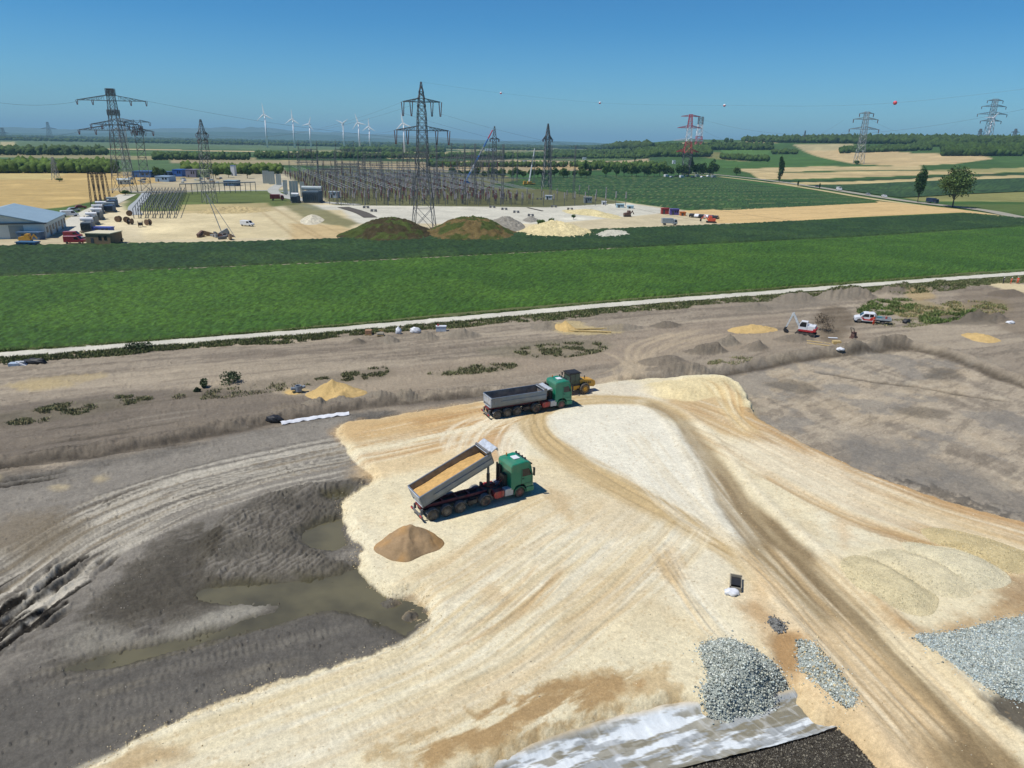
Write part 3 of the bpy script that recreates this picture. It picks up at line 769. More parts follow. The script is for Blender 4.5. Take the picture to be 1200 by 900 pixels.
# patchwork of strips across the plain (width grows with distance)
u = fx*.97+fy*.22; v = -fx*.22+fy*.97
band = np.floor(v/150+.3*np.sin(u/900)); blk = np.floor(u/620+_hash(band, band*0, 4)*3)
hh = _hash(band, blk, 9)
pal = np.array([A(76, 102, 58), A(92, 116, 64), A(66, 92, 54), A(206, 186, 140), A(120, 128, 84), A(84, 110, 62), A(176, 160, 118), A(70, 98, 58), A(60, 84, 50), A(98, 118, 70)])
FC[:] = pal[np.clip((hh*len(pal)).astype(int), 0, len(pal)-1)]
site_far = frr < 620
FC[site_far] = A(86, 108, 60)
def fpaint(px, col, st=1.0, feather=3.0, warp=0.0, crumb=0.0):
    Pp = at([p[0] for p in px], [p[1] for p in px])[:, :2]
    k = sel(Pp, feather+5)
    if len(k) == 0: return
    s = sdist(X[k], Y[k], Pp)+W1[k]*warp+W2[k]*crumb
    mix(k, ss(s/feather*.5+.5)*st, col)
tan = A(204, 180, 134); tan2 = A(216, 194, 150); pgreen = A(98, 122, 72); dgreen = A(58, 84, 48); mgreen = A(78, 106, 56)
# left plain
fpaint([(-80, 178), (330, 186), (330, 192), (-80, 185)], A(158, 150, 112))
fpaint([(-80, 183), (330, 190), (330, 197), (-80, 203)], A(92, 116, 76))
fpaint([(-80, 163), (420, 171), (420, 177), (-80, 171)], A(104, 122, 84))
fpaint([(0, 166), (18, 166), (18, 172), (0, 172)], A(188, 176, 130))
fpaint([(-100, 203), (130, 203), (226, 212), (226, 221), (160, 224), (130, 232), (72, 243), (0, 249), (-100, 252)], A(206, 176, 118), 1, 2)
fpaint([(-100, 203), (80, 203), (60, 210), (-100, 212)], A(214, 192, 132), 1, 2)
fpaint([(160, 226), (226, 214), (226, 222), (180, 230)], A(200, 172, 120), 1, 2)
fpaint([(200, 187), (560, 192), (560, 197), (200, 191)], A(172, 158, 124))
fpaint([(300, 182), (600, 186), (600, 191), (300, 187)], dgreen)
fpaint([(360, 176), (440, 176), (440, 180), (360, 180)], A(150, 148, 104))
fpaint([(452, 182), (500, 181), (512, 184), (500, 186), (455, 186)], A(216, 200, 150), 1, 4)
fpaint([(420, 192), (600, 187), (760, 186), (760, 197), (600, 203), (420, 199)], A(176, 158, 124), 1, 3)
fpaint([(560, 188), (700, 188), (700, 190), (560, 190)], A(206, 188, 150), 1, 3)
fpaint([(620, 193), (740, 190), (740, 197), (620, 200)], A(194, 168, 124), 1, 3)
fpaint([(700, 193), (770, 188), (830, 183), (830, 190), (760, 196), (700, 198)], A(204, 182, 128), 1, 3)
# right: hills
fpaint([(820, 172), (900, 168), (1300, 160), (1400, 260), (1200, 270), (1000, 232), (850, 206), (760, 206), (760, 190)], A(74, 102, 52), 1, 5)
fpaint([(830, 185), (870, 176), (960, 176), (1000, 186), (960, 196), (860, 197), (800, 197)], A(80, 112, 54), 1, 4)
fpaint([(840, 174), (880, 170), (905, 174), (895, 184), (855, 182)], A(94, 126, 62), 1, 4)
fpaint([(772, 172), (800, 172), (850, 180), (880, 190), (835, 186), (800, 180)], A(150, 140, 92), .7, 3)
fpaint([(940, 176), (1000, 170), (1040, 176), (1075, 180), (1150, 181), (1165, 186), (1120, 192), (1060, 195), (1000, 192), (960, 184)], A(208, 182, 136), 1, 3)
fpaint([(930, 170), (990, 168), (1020, 172), (970, 176), (940, 176)], A(190, 176, 134), 1, 3)
fpaint([(1100, 166), (1180, 166), (1180, 169), (1105, 169)], A(200, 186, 140), 1, 3)
fpaint([(860, 198), (960, 195), (1080, 195), (1080, 199), (960, 200), (880, 203)], A(204, 182, 136), 1, 2)
fpaint([(880, 203), (1000, 201), (1120, 200), (1180, 203), (1060, 206), (960, 209), (890, 210)], A(208, 184, 136), 1, 2)
fpaint([(1080, 200), (1290, 196), (1290, 201), (1140, 203)], A(168, 160, 108), 1, 2)
fpaint([(900, 214), (1000, 211), (1100, 208), (1290, 204), (1290, 208), (1120, 213), (1000, 216), (930, 218)], A(200, 180, 132), 1, 2)
fpaint([(890, 211), (1190, 203), (1290, 200), (1290, 204), (1100, 208), (900, 213)], A(50, 76, 44), 1, 2)
fpaint([(940, 220), (1050, 215), (1290, 208), (1290, 222), (1200, 226), (1050, 226)], A(66, 96, 48), 1, 2)
fpaint([(1060, 232), (1140, 226), (1290, 222), (1290, 238), (1150, 236), (1080, 236)], A(160, 154, 98), .8, 3)
fpaint([(1090, 240), (1290, 237), (1290, 262), (1190, 251)], A(96, 112, 62), 1, 3)
fpaint([(1160, 184), (1290, 176), (1290, 192), (1180, 194)], A(82, 110, 58), 1, 4)
# construction ground beyond the crops
fpaint([(640, 199), (760, 204), (860, 205), (1010, 236), (860, 250), (760, 245), (560, 219), (600, 205)], A(70, 104, 56), 1, 3)
cons = [(-60, 262), (60, 262), (110, 243), (150, 235), (240, 222), (330, 202), (400, 212), (580, 208), (640, 222), (720, 235), (800, 246), (880, 256), (880, 275), (600, 290), (0, 300), (-60, 300)]
fpaint(cons, A(218, 202, 168), 1, 2, 3, 2)
fpaint([(150, 226), (340, 222), (350, 240), (210, 250), (150, 246)], A(96, 112, 58), .95, 3, 2, 2)
fpaint([(330, 202), (400, 196), (580, 204), (735, 238), (640, 244), (400, 244), (360, 224)], A(112, 112, 78), 1, 3, 2, 2)
fpaint([(120, 222), (330, 196), (345, 212), (240, 224), (170, 228)], A(196, 184, 158), .8, 3, 3, 2)
fpaint([(350, 240), (640, 243), (735, 238), (800, 248), (640, 262), (420, 262)], A(222, 216, 200), 1, 2, 1, 1)
fpaint([(165, 248), (400, 246), (430, 276), (165, 282)], A(222, 204, 164), 1, 2, 2, 1.5)
fpaint([(210, 240), (310, 238), (325, 247), (215, 250)], A(192, 172, 128), .8, 2, 3, 3)
fpaint([(330, 240), (345, 232), (420, 262), (410, 268), (360, 258)], A(120, 120, 80), .8, 2, 2, 2)
fpaint([(340, 262), (400, 264), (440, 280), (345, 282)], A(210, 180, 130), .7, 2, 2, 2)
fpaint([(-60, 262), (70, 268), (90, 270), (90, 290), (-60, 295)], A(206, 190, 158), 1, 2, 2, 1)
for ln in ([(305, 248), (360, 290)], [(318, 243), (400, 292)], [(370, 262), (420, 283)], [(340, 262), (380, 284)]):
    a, b = ln; fpaint([(a[0], a[1]), (a[0]+3, a[1]), (b[0]+4, b[1]), (b[0], b[1])], A(176, 150, 110), .6, 1.0)
FCs = ss((fbm(fx/30, fy/30, 77, 4)-.5)*3)
FC *= (.88+.24*FCs)[:, None]
g_far = npmesh('ground', np.column_stack([fx, fy, fz]), gridfaces(len(fr), len(fa)), vcmat('far_soil', ((.01, .10), (.08, .12), (.5, .12)), bump=.4, bdist=.4, bscale=.5), smooth=True, C=FC)
tag(g_far, kind='structure')
X, Y, W1, W2, C = Xs, Ys, W1s, W2s, Cs

# ------------------------------------------------------------------ crop fields, paths, roads: sheets between two edges
def loft(name, top, bot, n, m, z, material, colf, relief=None, kind='structure', step=2):
    """top/bot edge polylines (photograph pixels turned into places); rows are laid between them in the plane of the land"""
    def resample(pl, n):
        Q = at([p[0] for p in pl], [p[1] for p in pl])[:, :2]
        d = np.r_[0, np.cumsum(np.linalg.norm(np.diff(Q, axis=0), axis=1))]; t = np.linspace(0, d[-1], n)
        return np.column_stack([np.interp(t, d, Q[:, 0]), np.interp(t, d, Q[:, 1])])
    T = resample(top, n); B = resample(bot, n)
    w = np.linspace(0, 1, m)[:, None, None]
    G = B[None]*(1-w)+T[None]*w
    x = G[..., 0].ravel(); y = G[..., 1].ravel()
    h = terrain(x, y)+z
    if relief is not None:
        h = h+relief(x, y)
        sk = np.zeros((m, n), bool); sk[0] = sk[-1] = True; sk[:, 0] = sk[:, -1] = True
        h = np.where(sk.ravel(), terrain(x, y)-.3, h)
    o = npmesh(name, np.column_stack([x, y, h]), gridfaces(m, n), material, smooth=True, C=colf(x, y))
    return tag(o, kind=kind)
def cropcol(base, alt, sc=5.0, rows=None):
    def f(x, y):
        n = fbm(x/sc, y/sc, 200, 3)[:, None]; q = _hash(np.floor(x*2.6+.4*np.sin(y)), np.floor(y*1.6), 66)[:, None]
        c = base*(1-ss((n-.35)*2.5))+alt*ss((n-.35)*2.5)
        c = c*(.55+.9*q**1.3)
        if rows is not None:
            v = -x*rows[1]+y*rows[0]; tr = np.abs(((v/rows[2]) % 1)-.5) < rows[3]
            c = np.where(tr[:, None], c*.0+A(132, 140, 84)*.75, c)
        return c
    return f
crel = lambda a: (lambda x, y: a*(_hash(np.floor(x*2.6), np.floor(y*2.6), 3)+fbm(x/1.2, y/1.2, 9, 2)-.9))
cm = vcmat('crop_leaves', ((.05, .08), (.6, .09), (3.0, .30)), rough=.7, bump=.9, bdist=.25, bscale=3.0, spec=.25)
loft('crop_field', [(-150, 333), (0, 325), (400, 308), (700, 293), (1000, 279), (1200, 266), (1400, 252)], [(-150, 422), (0, 411), (200, 397), (400, 380), (600, 361), (800, 345), (1000, 330), (1200, 315), (1400, 300)],
     int(1100/DET), int(110/DET), .35, cm, cropcol(A(68, 102, 34), A(78, 112, 38), 14), crel(.32))
e_ = at([0, 1200], [325, 266])[:, :2]; de = (e_[1]-e_[0])/np.linalg.norm(e_[1]-e_[0])
loft('crop_field', [(-150, 291), (0, 288), (300, 283), (600, 273), (870, 262), (1000, 256), (1135, 250), (1200, 256), (1400, 245)], [(-150, 332), (0, 324), (400, 307), (700, 292), (1000, 278), (1200, 265), (1400, 251)],
     int(1000/DET), int(50/DET), .35, cm, cropcol(A(50, 74, 34), A(60, 84, 38), 12), crel(.35))
loft('crop_field', [(600, 213), (650, 205), (760, 206), (830, 207), (900, 218), (1020, 235)], [(566, 219), (640, 222), (720, 234), (780, 244), (850, 248), (1030, 238)], 500, 60, .4, cm, cropcol(A(58, 86, 40), A(70, 98, 46), 30, (de[0], de[1], 27.0, .035)), crel(.3))
loft('crop_field', [(945, 217), (1050, 214), (1300, 207)], [(950, 218.0), (1000, 224.5), (1055, 232), (1120, 228), (1300, 221)], 200, 14, .5, cm, cropcol(A(58, 82, 40), A(68, 92, 44), 30))
sm = vcmat('ripe_grain', ((.02, .06), (.3, .10), (2.0, .10)), rough=.95, bump=.6, bdist=.15, bscale=2.0)
def flatcol(c, v=.1, sc=12, rows=None):
    def f(x, y):
        q = c*(1-v+2*v*fbm(x/sc, y/sc, 210, 4))[:, None]
        if rows is not None:
            vv = -x*rows[1]+y*rows[0]; tr = np.abs(((vv/rows[2]) % 1)-.5) < rows[3]
            q = np.where(tr[:, None], q*.86, q)
        return q
    return f
loft('wheat_field', [(800, 247), (900, 243), (1030, 236), (1120, 245), (1200, 258)], [(840, 262), (900, 261), (1000, 255), (1130, 249), (1202, 259)], 300, 30, .25, sm, flatcol(A(216, 184, 132), .08, 20, (de[0], de[1], 18., .06)), lambda x, y: .08*vn(x, y, 4))
pm = vcmat('path_gravel', ((.1, .08), (1.0, .10), (8.0, .10)), bump=.3)
def strip(name, px, width, z, material, col, n=400, m=5, kind='structure', off=0.0, rough=.0):
    P = at([p[0] for p in px], [p[1] for p in px])[:, :2]; P = crom(P, 8)
    d = np.r_[0, np.cumsum(np.linalg.norm(np.diff(P, axis=0), axis=1))]; t = np.linspace(0, d[-1], n)
    Q = np.column_stack([np.interp(t, d, P[:, 0]), np.interp(t, d, P[:, 1])])
    T = np.gradient(Q, axis=0); T /= np.linalg.norm(T, axis=1)[:, None]; Nn = np.column_stack([-T[:, 1], T[:, 0]])
    w = np.linspace(-width/2, width/2, m)+off
    G = Q[None]+Nn[None]*(w[:, None, None]+(np.where(np.abs(np.linspace(-1, 1, m)) > .99, 1, 0)[:, None]*(fbm(t/2.0, t*0, 33, 3)-.5)[None]*rough)[..., None])
    x = G[..., 0].ravel(); y = G[..., 1].ravel()
    h = terrain(x, y)+z; h = np.maximum(h, groundz(x, y)+z*.5+.02) if z < .5 else h
    return tag(npmesh(name, np.column_stack([x, y, h]), gridfaces(m, n), material, smooth=True, C=col(x, y)), kind=kind)
strip('gravel_path', [(-150, 430), (0, 417.5), (100, 409.5), (200, 402), (300, 394), (400, 386.5), (500, 377.5), (600, 368.5), (700, 359), (800, 351), (900, 343.5), (1000, 335.5), (1100, 328), (1200, 320.5), (1400, 305)], 3.6, .12, pm, flatcol(A(212, 206, 192), .12, 3), 900, 7, rough=.9)
strip('country_road', [(800, 202), (840, 205), (900, 211.5), (960, 220), (1010, 228), (1070, 237), (1150, 246.5), (1200, 256), (1300, 270), (1400, 280)], 9.0, .35, pm, flatcol(A(168, 162, 148), .06, 20), 400, 7)
strip('road_verge', [(800, 204), (840, 207), (900, 214), (960, 223), (1010, 231.5), (1070, 240), (1150, 250), (1200, 260), (1300, 275)], 7.0, .22, pm, flatcol(A(196, 180, 136), .15, 10), 400, 4)
strip('yard_road', [(420, 240), (350, 234), (320, 224), (332, 214)], 7, .12, pm, flatcol(A(186, 184, 178), .06, 8), 80, 4)
strip('yard_road', [(150, 225), (230, 224), (330, 224), (345, 232), (370, 232)], 6, .10, pm, flatcol(A(176, 176, 170), .06, 8), 80, 4)
strip('yard_road', [(75, 273), (100, 253), (125, 240), (150, 228)], 9, .14, pm, flatcol(A(214, 208, 194), .06, 8), 80, 4)
strip('yard_road', [(160, 252), (157, 243), (166, 234), (172, 226)], 5, .12, pm, flatcol(A(176, 180, 184), .06, 8), 60, 4)
strip('asphalt_strip', [(402, 243), (422, 249), (434, 255)], 6, .2, pm, flatcol(A(100, 94, 88), .08, 6), 40, 3)
strip('asphalt_strip', [(618, 243.5), (636, 247.5)], 1.6, .2, pm, flatcol(A(100, 94, 88), .08, 6), 20, 3)

# ------------------------------------------------------------------ mountains on the horizon
def ridge(name, rdist, prof, col, thick, seed):
    xs = np.linspace(prof[0][0], prof[-1][0], 360); hpx = np.interp(xs, [p[0] for p in prof], [p[1] for p in prof])
    hpx = hpx*(.78+.44*fbm(xs/38, xs*0, seed, 4))
    az = np.arctan((xs-600)/879)
    Hh = np.maximum(hpx, 0)*rdist*np.cos(az)/FPX+CAM_H
    V = []; rows = [(-1.0, 0), (-.75, .10), (-.5, .30), (-.28, .62), (-.1, .92), (0, 1), (.2, .8), (1, 0)]
    for (o_, f_) in rows:
        rr = rdist+thick*o_*(1+.25*fbm(xs/20, xs*0+o_*3, seed+5, 3))
        zz = Hh*f_*(1+.12*(fbm(xs/9, xs*0+o_*7, seed+8, 3)-.5)*(0 if f_ == 0 else 1)) - (0 if f_ else 5)
        V.append(np.column_stack([rr*np.sin(az), rr*np.cos(az), zz]))
    V = np.concatenate(V)
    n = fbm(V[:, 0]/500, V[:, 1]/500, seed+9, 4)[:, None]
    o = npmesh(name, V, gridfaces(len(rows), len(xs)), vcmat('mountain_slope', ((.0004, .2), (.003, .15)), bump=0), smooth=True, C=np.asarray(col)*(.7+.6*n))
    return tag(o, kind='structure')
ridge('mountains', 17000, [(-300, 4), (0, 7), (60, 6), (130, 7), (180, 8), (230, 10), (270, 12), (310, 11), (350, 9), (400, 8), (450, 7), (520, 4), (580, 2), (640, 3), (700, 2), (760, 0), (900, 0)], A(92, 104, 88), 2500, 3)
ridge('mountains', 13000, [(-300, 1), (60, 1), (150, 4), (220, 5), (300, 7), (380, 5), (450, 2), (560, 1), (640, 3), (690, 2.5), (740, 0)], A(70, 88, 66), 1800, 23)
# ------------------------------------------------------------------ woods on the plain: each a mass of many small crowns
lm = vcmat('wood_leaves', ((.05, .15), (.4, .25)), rough=.8, bump=0, spec=.1)
ICO = None
def icos():
    bm = bmesh.new(); bmesh.ops.create_icosphere(bm, subdivisions=1, radius=1)
    V = np.array([v.co[:] for v in bm.verts]); F = np.array([[v.index for v in f.verts] for f in bm.faces]); bm.free(); return V, F
IV, IF = icos()
def crowns(name, P, R, Hh, cols, seed=0, m=None):
    """P base points, R crown radius, Hh height: lumpy crowns of 20 faces joined"""
    n = len(P); g = np.random.default_rng(seed)
    J = 1+.8*(g.random((n, len(IV)))-.5)
    ang = g.random(n)*6.28
    ca, sa = np.cos(ang)[:, None], np.sin(ang)[:, None]
    x = IV[None, :, 0]*ca-IV[None, :, 1]*sa; y = IV[None, :, 0]*sa+IV[None, :, 1]*ca; z = np.repeat(IV[None, :, 2], n, 0)
    V = np.stack([P[:, 0:1]+x*J*R[:, None], P[:, 1:2]+y*J*R[:, None], P[:, 2:3]+Hh[:, None]*.52+z*J*Hh[:, None]*.52], 2)
    F = (IF[None]+(np.arange(n)*len(IV))[:, None, None]).reshape(-1, 3)
    c = np.repeat(cols, len(IV), 0)*(.75+.5*g.random((n*len(IV), 1)))
    o = npmesh(name, V.reshape(-1, 3), F, m or lm, C=c)
    return tag(o, kind='stuff')
def wood(px0, px1, py0f, depth_px, n, h, seed, name='wood', col=(52, 80, 44), sp=1.0):
    n = int(n*1.7); col = (col[0]+14, col[1]+6, col[2]-4)
    g = np.random.default_rng(seed)
    xs = g.uniform(px0, px1, n); t = g.random(n)**1.3
    ys = np.array([py0f(x) for x in xs])-t*depth_px
    P = at(xs, ys)
    mp_ = np.hypot(P[:, 0], P[:, 1])
    Hh = h*(.5+.7*g.random(n)); R = Hh*(.30+.22*g.random(n))*(.4+.6*sp)
    cols = A(*col)[None]*(.7+.6*g.random((n, 1)))*np.array([1, 1, 1])+g.random((n, 1))*np.array([.01, .012, .0])
    return crowns(name, P, R, Hh, cols, seed)
hz = lambda x: 168+.0192*(x-600)+0.0
wood(-160, 760, lambda x: hz(x)+5.2, 2.0, 3600, 20, 1, 'wood', (50, 74, 46), 2.2)
wood(-160, 640, lambda x: hz(x)+8, 1.0, 1300, 14, 2, 'wood', (54, 80, 48), 2.0)
wood(-60, 125, lambda x: 182, 5, 380, 11, 3, 'hedge', (54, 80, 50), 1.2)
wood(-60, 135, lambda x: 203, 8, 520, 8, 4, 'hedge', (70, 98, 50), 1.2)
wood(180, 292, lambda x: 187.5, 4, 300, 8, 5, 'hedge', (56, 84, 50), 1.2)
wood(300, 600, lambda x: 186, 4, 520, 9, 6, 'hedge', (54, 82, 48), 1.4)
wood(215, 330, lambda x: 204, 5, 260, 7, 7, 'hedge', (74, 100, 52), 1.1)
wood(400, 520, lambda x: 178.5, 3, 320, 12, 8, 'wood', (58, 86, 52), 1.6)
wood(550, 700, lambda x: 186, 4, 600, 9, 9, 'wood', (52, 80, 46), 1.5)
wood(640, 770, lambda x: 181, 3, 320, 10, 10, 'wood', (54, 82, 48), 1.5)
wood(500, 700, lambda x: 196+.01*x*0, 1.5, 200, 7, 11, 'hedge', (60, 88, 48), 1.2)
wood(745, 832, lambda x: 184, 13, 1000, 10, 12, 'wood', (50, 78, 42), 1.2)
wood(690, 760, lambda x: 186, 4, 200, 8, 22, 'wood', (54, 82, 44), 1.2)
wood(805, 905, lambda x: 176, 5, 420, 11, 13, 'wood', (46, 74, 40), 1.2)
wood(845, 900, lambda x: 187+(x-845)*.05, 3, 140, 8, 14, 'hedge', (52, 80, 44), 1.2)
wood(870, 1290, lambda x: hz(x)-6.5-(x-870)*.006, 6, 2300, 14, 15, 'wood', (48, 74, 42), 1.3)
wood(985, 1090, lambda x: 180-(x-985)*.035, 4.5, 420, 9, 16, 'wood', (50, 78, 44), 1.2)
wood(1104, 1198, lambda x: 183+abs(x-1150)*.0, 9, 620, 12, 17, 'wood', (44, 72, 38), 1.2)
wood(1075, 1120, lambda x: 172, 3, 140, 10, 18, 'wood', (48, 76, 42), 1.2)
wood(905, 935, lambda x: 181, 3, 60, 8, 19, 'hedge', (52, 80, 44), 1.2)
wood(680, 780, lambda x: 199, 4, 200, 8, 20, 'hedge', (56, 84, 44), 1.2)

# ================================================================== THINGS ON THE SITE
T = {}
paintm = lambda n, c, r=.45, **k: mat(n, c, r, **k)
green = paintm('green_cab_paint', (.008, .20, .115), .35, var=.06, scale=1.0, dirt=.35)
green2 = paintm('green_bumper_paint', (.02, .22, .12), .5, var=.1, dirt=.5)
glass = paintm('tinted_glass', (.012, .016, .02), .08, var=.05)
black = paintm('black_plastic', (.02, .02, .021), .6, var=.2)
rubber = paintm('tyre_rubber', (.045, .042, .038), .85, var=.3, scale=6, dirt=.55, bump=.3)
redp = paintm('red_tank_paint', (.42, .035, .035), .5, var=.12, dirt=.35)
rimred = paintm('rim_paint', (.22, .05, .045), .6, var=.25, dirt=.6)
rimgrey = paintm('rim_grey', (.10, .095, .09), .6, var=.25, dirt=.5)
chas = paintm('chassis_paint', (.20, .025, .028), .6, var=.25, dirt=.3)
frame_m = paintm('frame_dark', (.03, .028, .028), .7, var=.3, dirt=.35)
alu = paintm('aluminium_body', (.17, .21, .26), .42, metal=.35, var=.12, scale=1.5, dirt=.25)
aluin = paintm('aluminium_inside', (.20, .19, .18), .6, metal=.2, var=.3, scale=2.0, dirt=.6)
alul = paintm('light_panel', (.50, .54, .58), .5, metal=.2, var=.2, scale=3.0, dirt=.35)
silver = paintm('silver_box', (.5, .5, .5), .45, var=.12, dirt=.3)
guard = paintm('grey_mudguard', (.13, .135, .14), .6, var=.15, dirt=.45)
whitep = paintm('white_paint', (.72, .73, .74), .4, var=.05, dirt=.15)
lampw = paintm('lamp_lens', (.7, .7, .68), .15, var=.05)
lampr = paintm('red_lens', (.5, .02, .02), .2, var=.05)
yellow = paintm('yellow_machine_paint', (.62, .32, .025), .45, var=.08, dirt=.35)
orange_p = paintm('orange_paint', (.60, .20, .02), .5, var=.1, dirt=.3)

def wheel(parent, x, y, r, w, rim, side, dual=False):
    """tyre with its rim; side = +1 left, -1 right"""
    a = (x, y-w/2, r); b = (x, y+w/2, r)
    t = MB().lathe(a, b, [(0, r*.60), (0, r*.86), (w*.12, r*.97), (w*.25, r), (w*.75, r), (w*.88, r*.97), (w, r*.86), (w, r*.60)], 24).build('tyre', rubber, parent)
    e = 1 if side > 0 else -1
    o = y+e*w/2
    m = MB().lathe((x, o-e*.10, r), (x, o+e, r), [(0, r*.60), (.11, r*.60), (.115, r*.55), (.03 if dual else .09, r*.50), (.0 if dual else .12, r*.24), (.06 if dual else .15, r*.2), (.07 if dual else .16, r*.08)], 20)
    m.build('rim', rim, t, smooth=False)
    return t
def arc_guard(mb, x, r, y0, y1, a0=15, a1=165, th=.04, zc=None, n=9):
    zc = zc if zc is not None else .52
    ring = []
    for i in range(n):
        a = math.radians(a0+(a1-a0)*i/(n-1)); ring.append((x+r*math.cos(a), zc+r*math.sin(a)))
    inner = [(x+(r-th)*math.cos(math.radians(a0+(a1-a0)*i/(n-1))), zc+(r-th)*math.sin(math.radians(a0+(a1-a0)*i/(n-1)))) for i in range(n)]
    for i in range(n-1):
        p = [ring[i], ring[i+1], inner[i+1], inner[i]]
        mb.prism(p, y0, y1)
def dump_truck(loc, rz, theta, load, label):
    R = empty('tipper_truck', loc, rz, label, 'truck', 'green tipper trucks on the sand')
    # --- cab
    prof = [(-.98, .98), (-1.0, 3.30), (-.86, 3.52), (.55, 3.62), (.95, 3.52), (1.16, 3.25), (1.42, 2.12), (1.46, 1.15), (1.42, .95), (.66, .95), (.58, 1.18), (.3, 1.34), (-.3, 1.34), (-.58, 1.18), (-.64, .98)]
    MB().prism(prof, -1.22, 1.22, inset=.05).build('cab', green, R, bevel=.03)
    m = MB(); m.prism([(1.10, 3.02), (1.19, 3.05), (1.425, 2.18), (1.34, 2.15)], -1.02, 1.02); m.build('windscreen', glass, R)
    for s in (-1, 1):
        m = MB(); y0, y1 = (1.205, 1.232) if s > 0 else (-1.232, -1.205)
        m.prism([(.22, 2.12), (.22, 2.86), (.92, 2.86), (1.18, 2.3), (1.18, 2.12)], y0, y1); m.build('side_window', glass, R)
        m = MB(); yy = (1.222, 1.236) if s > 0 else (-1.236, -1.222)
        for (a, b, c, d) in ((.12, .145, 1.36, 2.95), (1.2, 1.225, 1.2, 2.3), (.12, 1.22, 1.36, 1.385)): m.box(a, b, yy[0], yy[1], c, d)
        dr = m.build('door_seam', black, R)
        MB().box(.22, .40, min(s*1.22, s*1.26), max(s*1.22, s*1.26), 1.86, 1.92).build('door_handle', black, R)
        m = MB(); m.cyl((1.2, s*1.2, 2.9), (1.34, s*1.5, 2.9), .025, n=6); m.cyl((1.2, s*1.2, 2.2), (1.34, s*1.5, 2.2), .025, n=6); m.box(1.26, 1.38, s*1.5-.1, s*1.5+.1, 2.15, 2.95)
        m.build('mirror', black, R)
        MB().box(1.40, 1.475, min(s*.72, s*1.16), max(s*.72, s*1.16), .98, 1.18).build('headlight', lampw, R)
        m = MB()
        for z in (.55, .82): m.box(.62, 1.2, min(s*.98, s*1.2), max(s*.98, s*1.2), z-.04, z+.03)
        m.build('step', black, R)
        m = MB(); arc_guard(m, 0, .64, min(s*.84, s*1.235), max(s*.84, s*1.235), -5, 185, .05); m.build('wheel_arch', green2, R)
    m = MB(); m.prism([(1.0, 3.36), (1.34, 3.22), (1.36, 3.10), (1.14, 3.16)], -1.1, 1.1); m.build('sun_visor', black, R)
    m = MB(); m.box(1.455, 1.49, -.85, .85, 1.32, 1.5); m.box(1.455, 1.49, -.85, .85, 1.62, 1.78); m.box(1.44, 1.47, -.6, .6, 1.85, 2.02); m.build('grille', black, R)
    m = MB(); m.box(.70, 1.55, -1.23, 1.23, .42, .94); m.build('bumper', green2, R, bevel=.06)
    m = MB(); m.box(-.2, .45, -.38, .38, 3.60, 3.68); m.build('roof_hatch', whitep, R, bevel=.02)
    m = MB(); m.cyl((.72, -.95, 3.72), (.72, .95, 3.72), .035, n=8)
    for y in (-.8, -.3, .3, .8): m.cyl((.68, y, 3.75), (.78, y, 3.75), .1, n=10); m.box(.7, .74, y-.02, y+.02, 3.55, 3.7)
    m.build('roof_lamp_bar', black, R)
    m = MB(); m.cyl((-.3, .85, 3.6), (-.3, .85, 3.86), .06, n=8); m.build('beacon', orange_p, R)
    for s in (-1, 1):
        MB().box(-3.2, -3.0, *sorted((s*.5, s*.9)), 1.0, 1.5).build('hose_bracket', black, R)
    m = MB()
    for y in (-.25, 0, .25): m.cyl((-1.3, y, 1.9), (-2.2, y*1.6, 1.25), .03, n=5); m.cyl((-2.2, y*1.6, 1.25), (-3.0, y, 1.5), .03, n=5)
    m.build('air_hoses', mat('hose_red', (.3, .05, .03), .6), R)
    MB().box(1.55, 1.57, -.28, .28, .55, .68).build('number_plate', whitep, R)
    # --- chassis
    m = MB()
    for s in (-1, 1): m.box(-4.7, 1.2, s*.42-.05, s*.42+.05, .72, 1.0)
    for x in (-4.6, -3.0, -2.2, -1.2, .6): m.box(x, x+.12, -.42, .42, .76, .96)
    m.build('chassis', chas, R)
    MB().cyl((0, -.9, .52), (0, .9, .52), .08).build('front_axle', frame_m, R)
    MB().cyl((-3.6, -.9, .52), (-3.6, .9, .52), .11).build('rear_axle', frame_m, R)
    m = MB(); m.box(-1.35, -1.02, -.5, .2, 1.0, 2.3); m.box(-1.2, -1.02, .5, 1.0, 1.0, 2.9); m.cyl((-1.3, .9, 1.0), (-1.3, .9, 3.1), .09, n=8); m.build('air_intake', black, R)
    m = MB(); m.box(-2.9, -1.45, -.42, .42, 1.0, 1.06); m.build('dark_deck_plate', frame_m, R)
    m = MB(); m.cyl((-3.4, 0, 1.05), (-3.4, 0, 1.18), .55, n=16); m.build('fifth_wheel', frame_m, R)
    for s in (-1, 1):
        m = MB(); m.prism([(-2.72, .62), (-2.76, 1.0), (-2.66, 1.18), (-1.75, 1.18), (-1.66, 1.0), (-1.7, .62), (-1.85, .5), (-2.55, .5)], min(s*.55, s*1.18), max(s*.55, s*1.18))
        t = m.build('fuel_tank', redp, R, bevel=.05)
        m = MB()
        for x in (-2.5, -1.95): m.box(x-.03, x+.03, min(s*.53, s*1.2), max(s*.53, s*1.2), .48, 1.2)
        m.build('strap', rimred, t)
        m = MB(); m.box(-1.6, -.72, min(s*.55, s*1.2), max(s*.55, s*1.2), .5, 1.22); m.build('storage_box', silver, R, bevel=.05)
        wheel(R, 0, s*1.04, .52, .32, rimred, s)
        wheel(R, -3.6, s*.98, .52, .46, rimred, s, True)
        m = MB(); arc_guard(m, -3.6, .66, min(s*.70, s*1.24), max(s*.70, s*1.24), 0, 180, .05); m.build('mudguard', guard, R)
    # --- semitrailer
    m = MB()
    for s in (-1, 1): m.box(-9.85, -2.6, s*.48-.06, s*.48+.06, 1.05, 1.30)
    pass
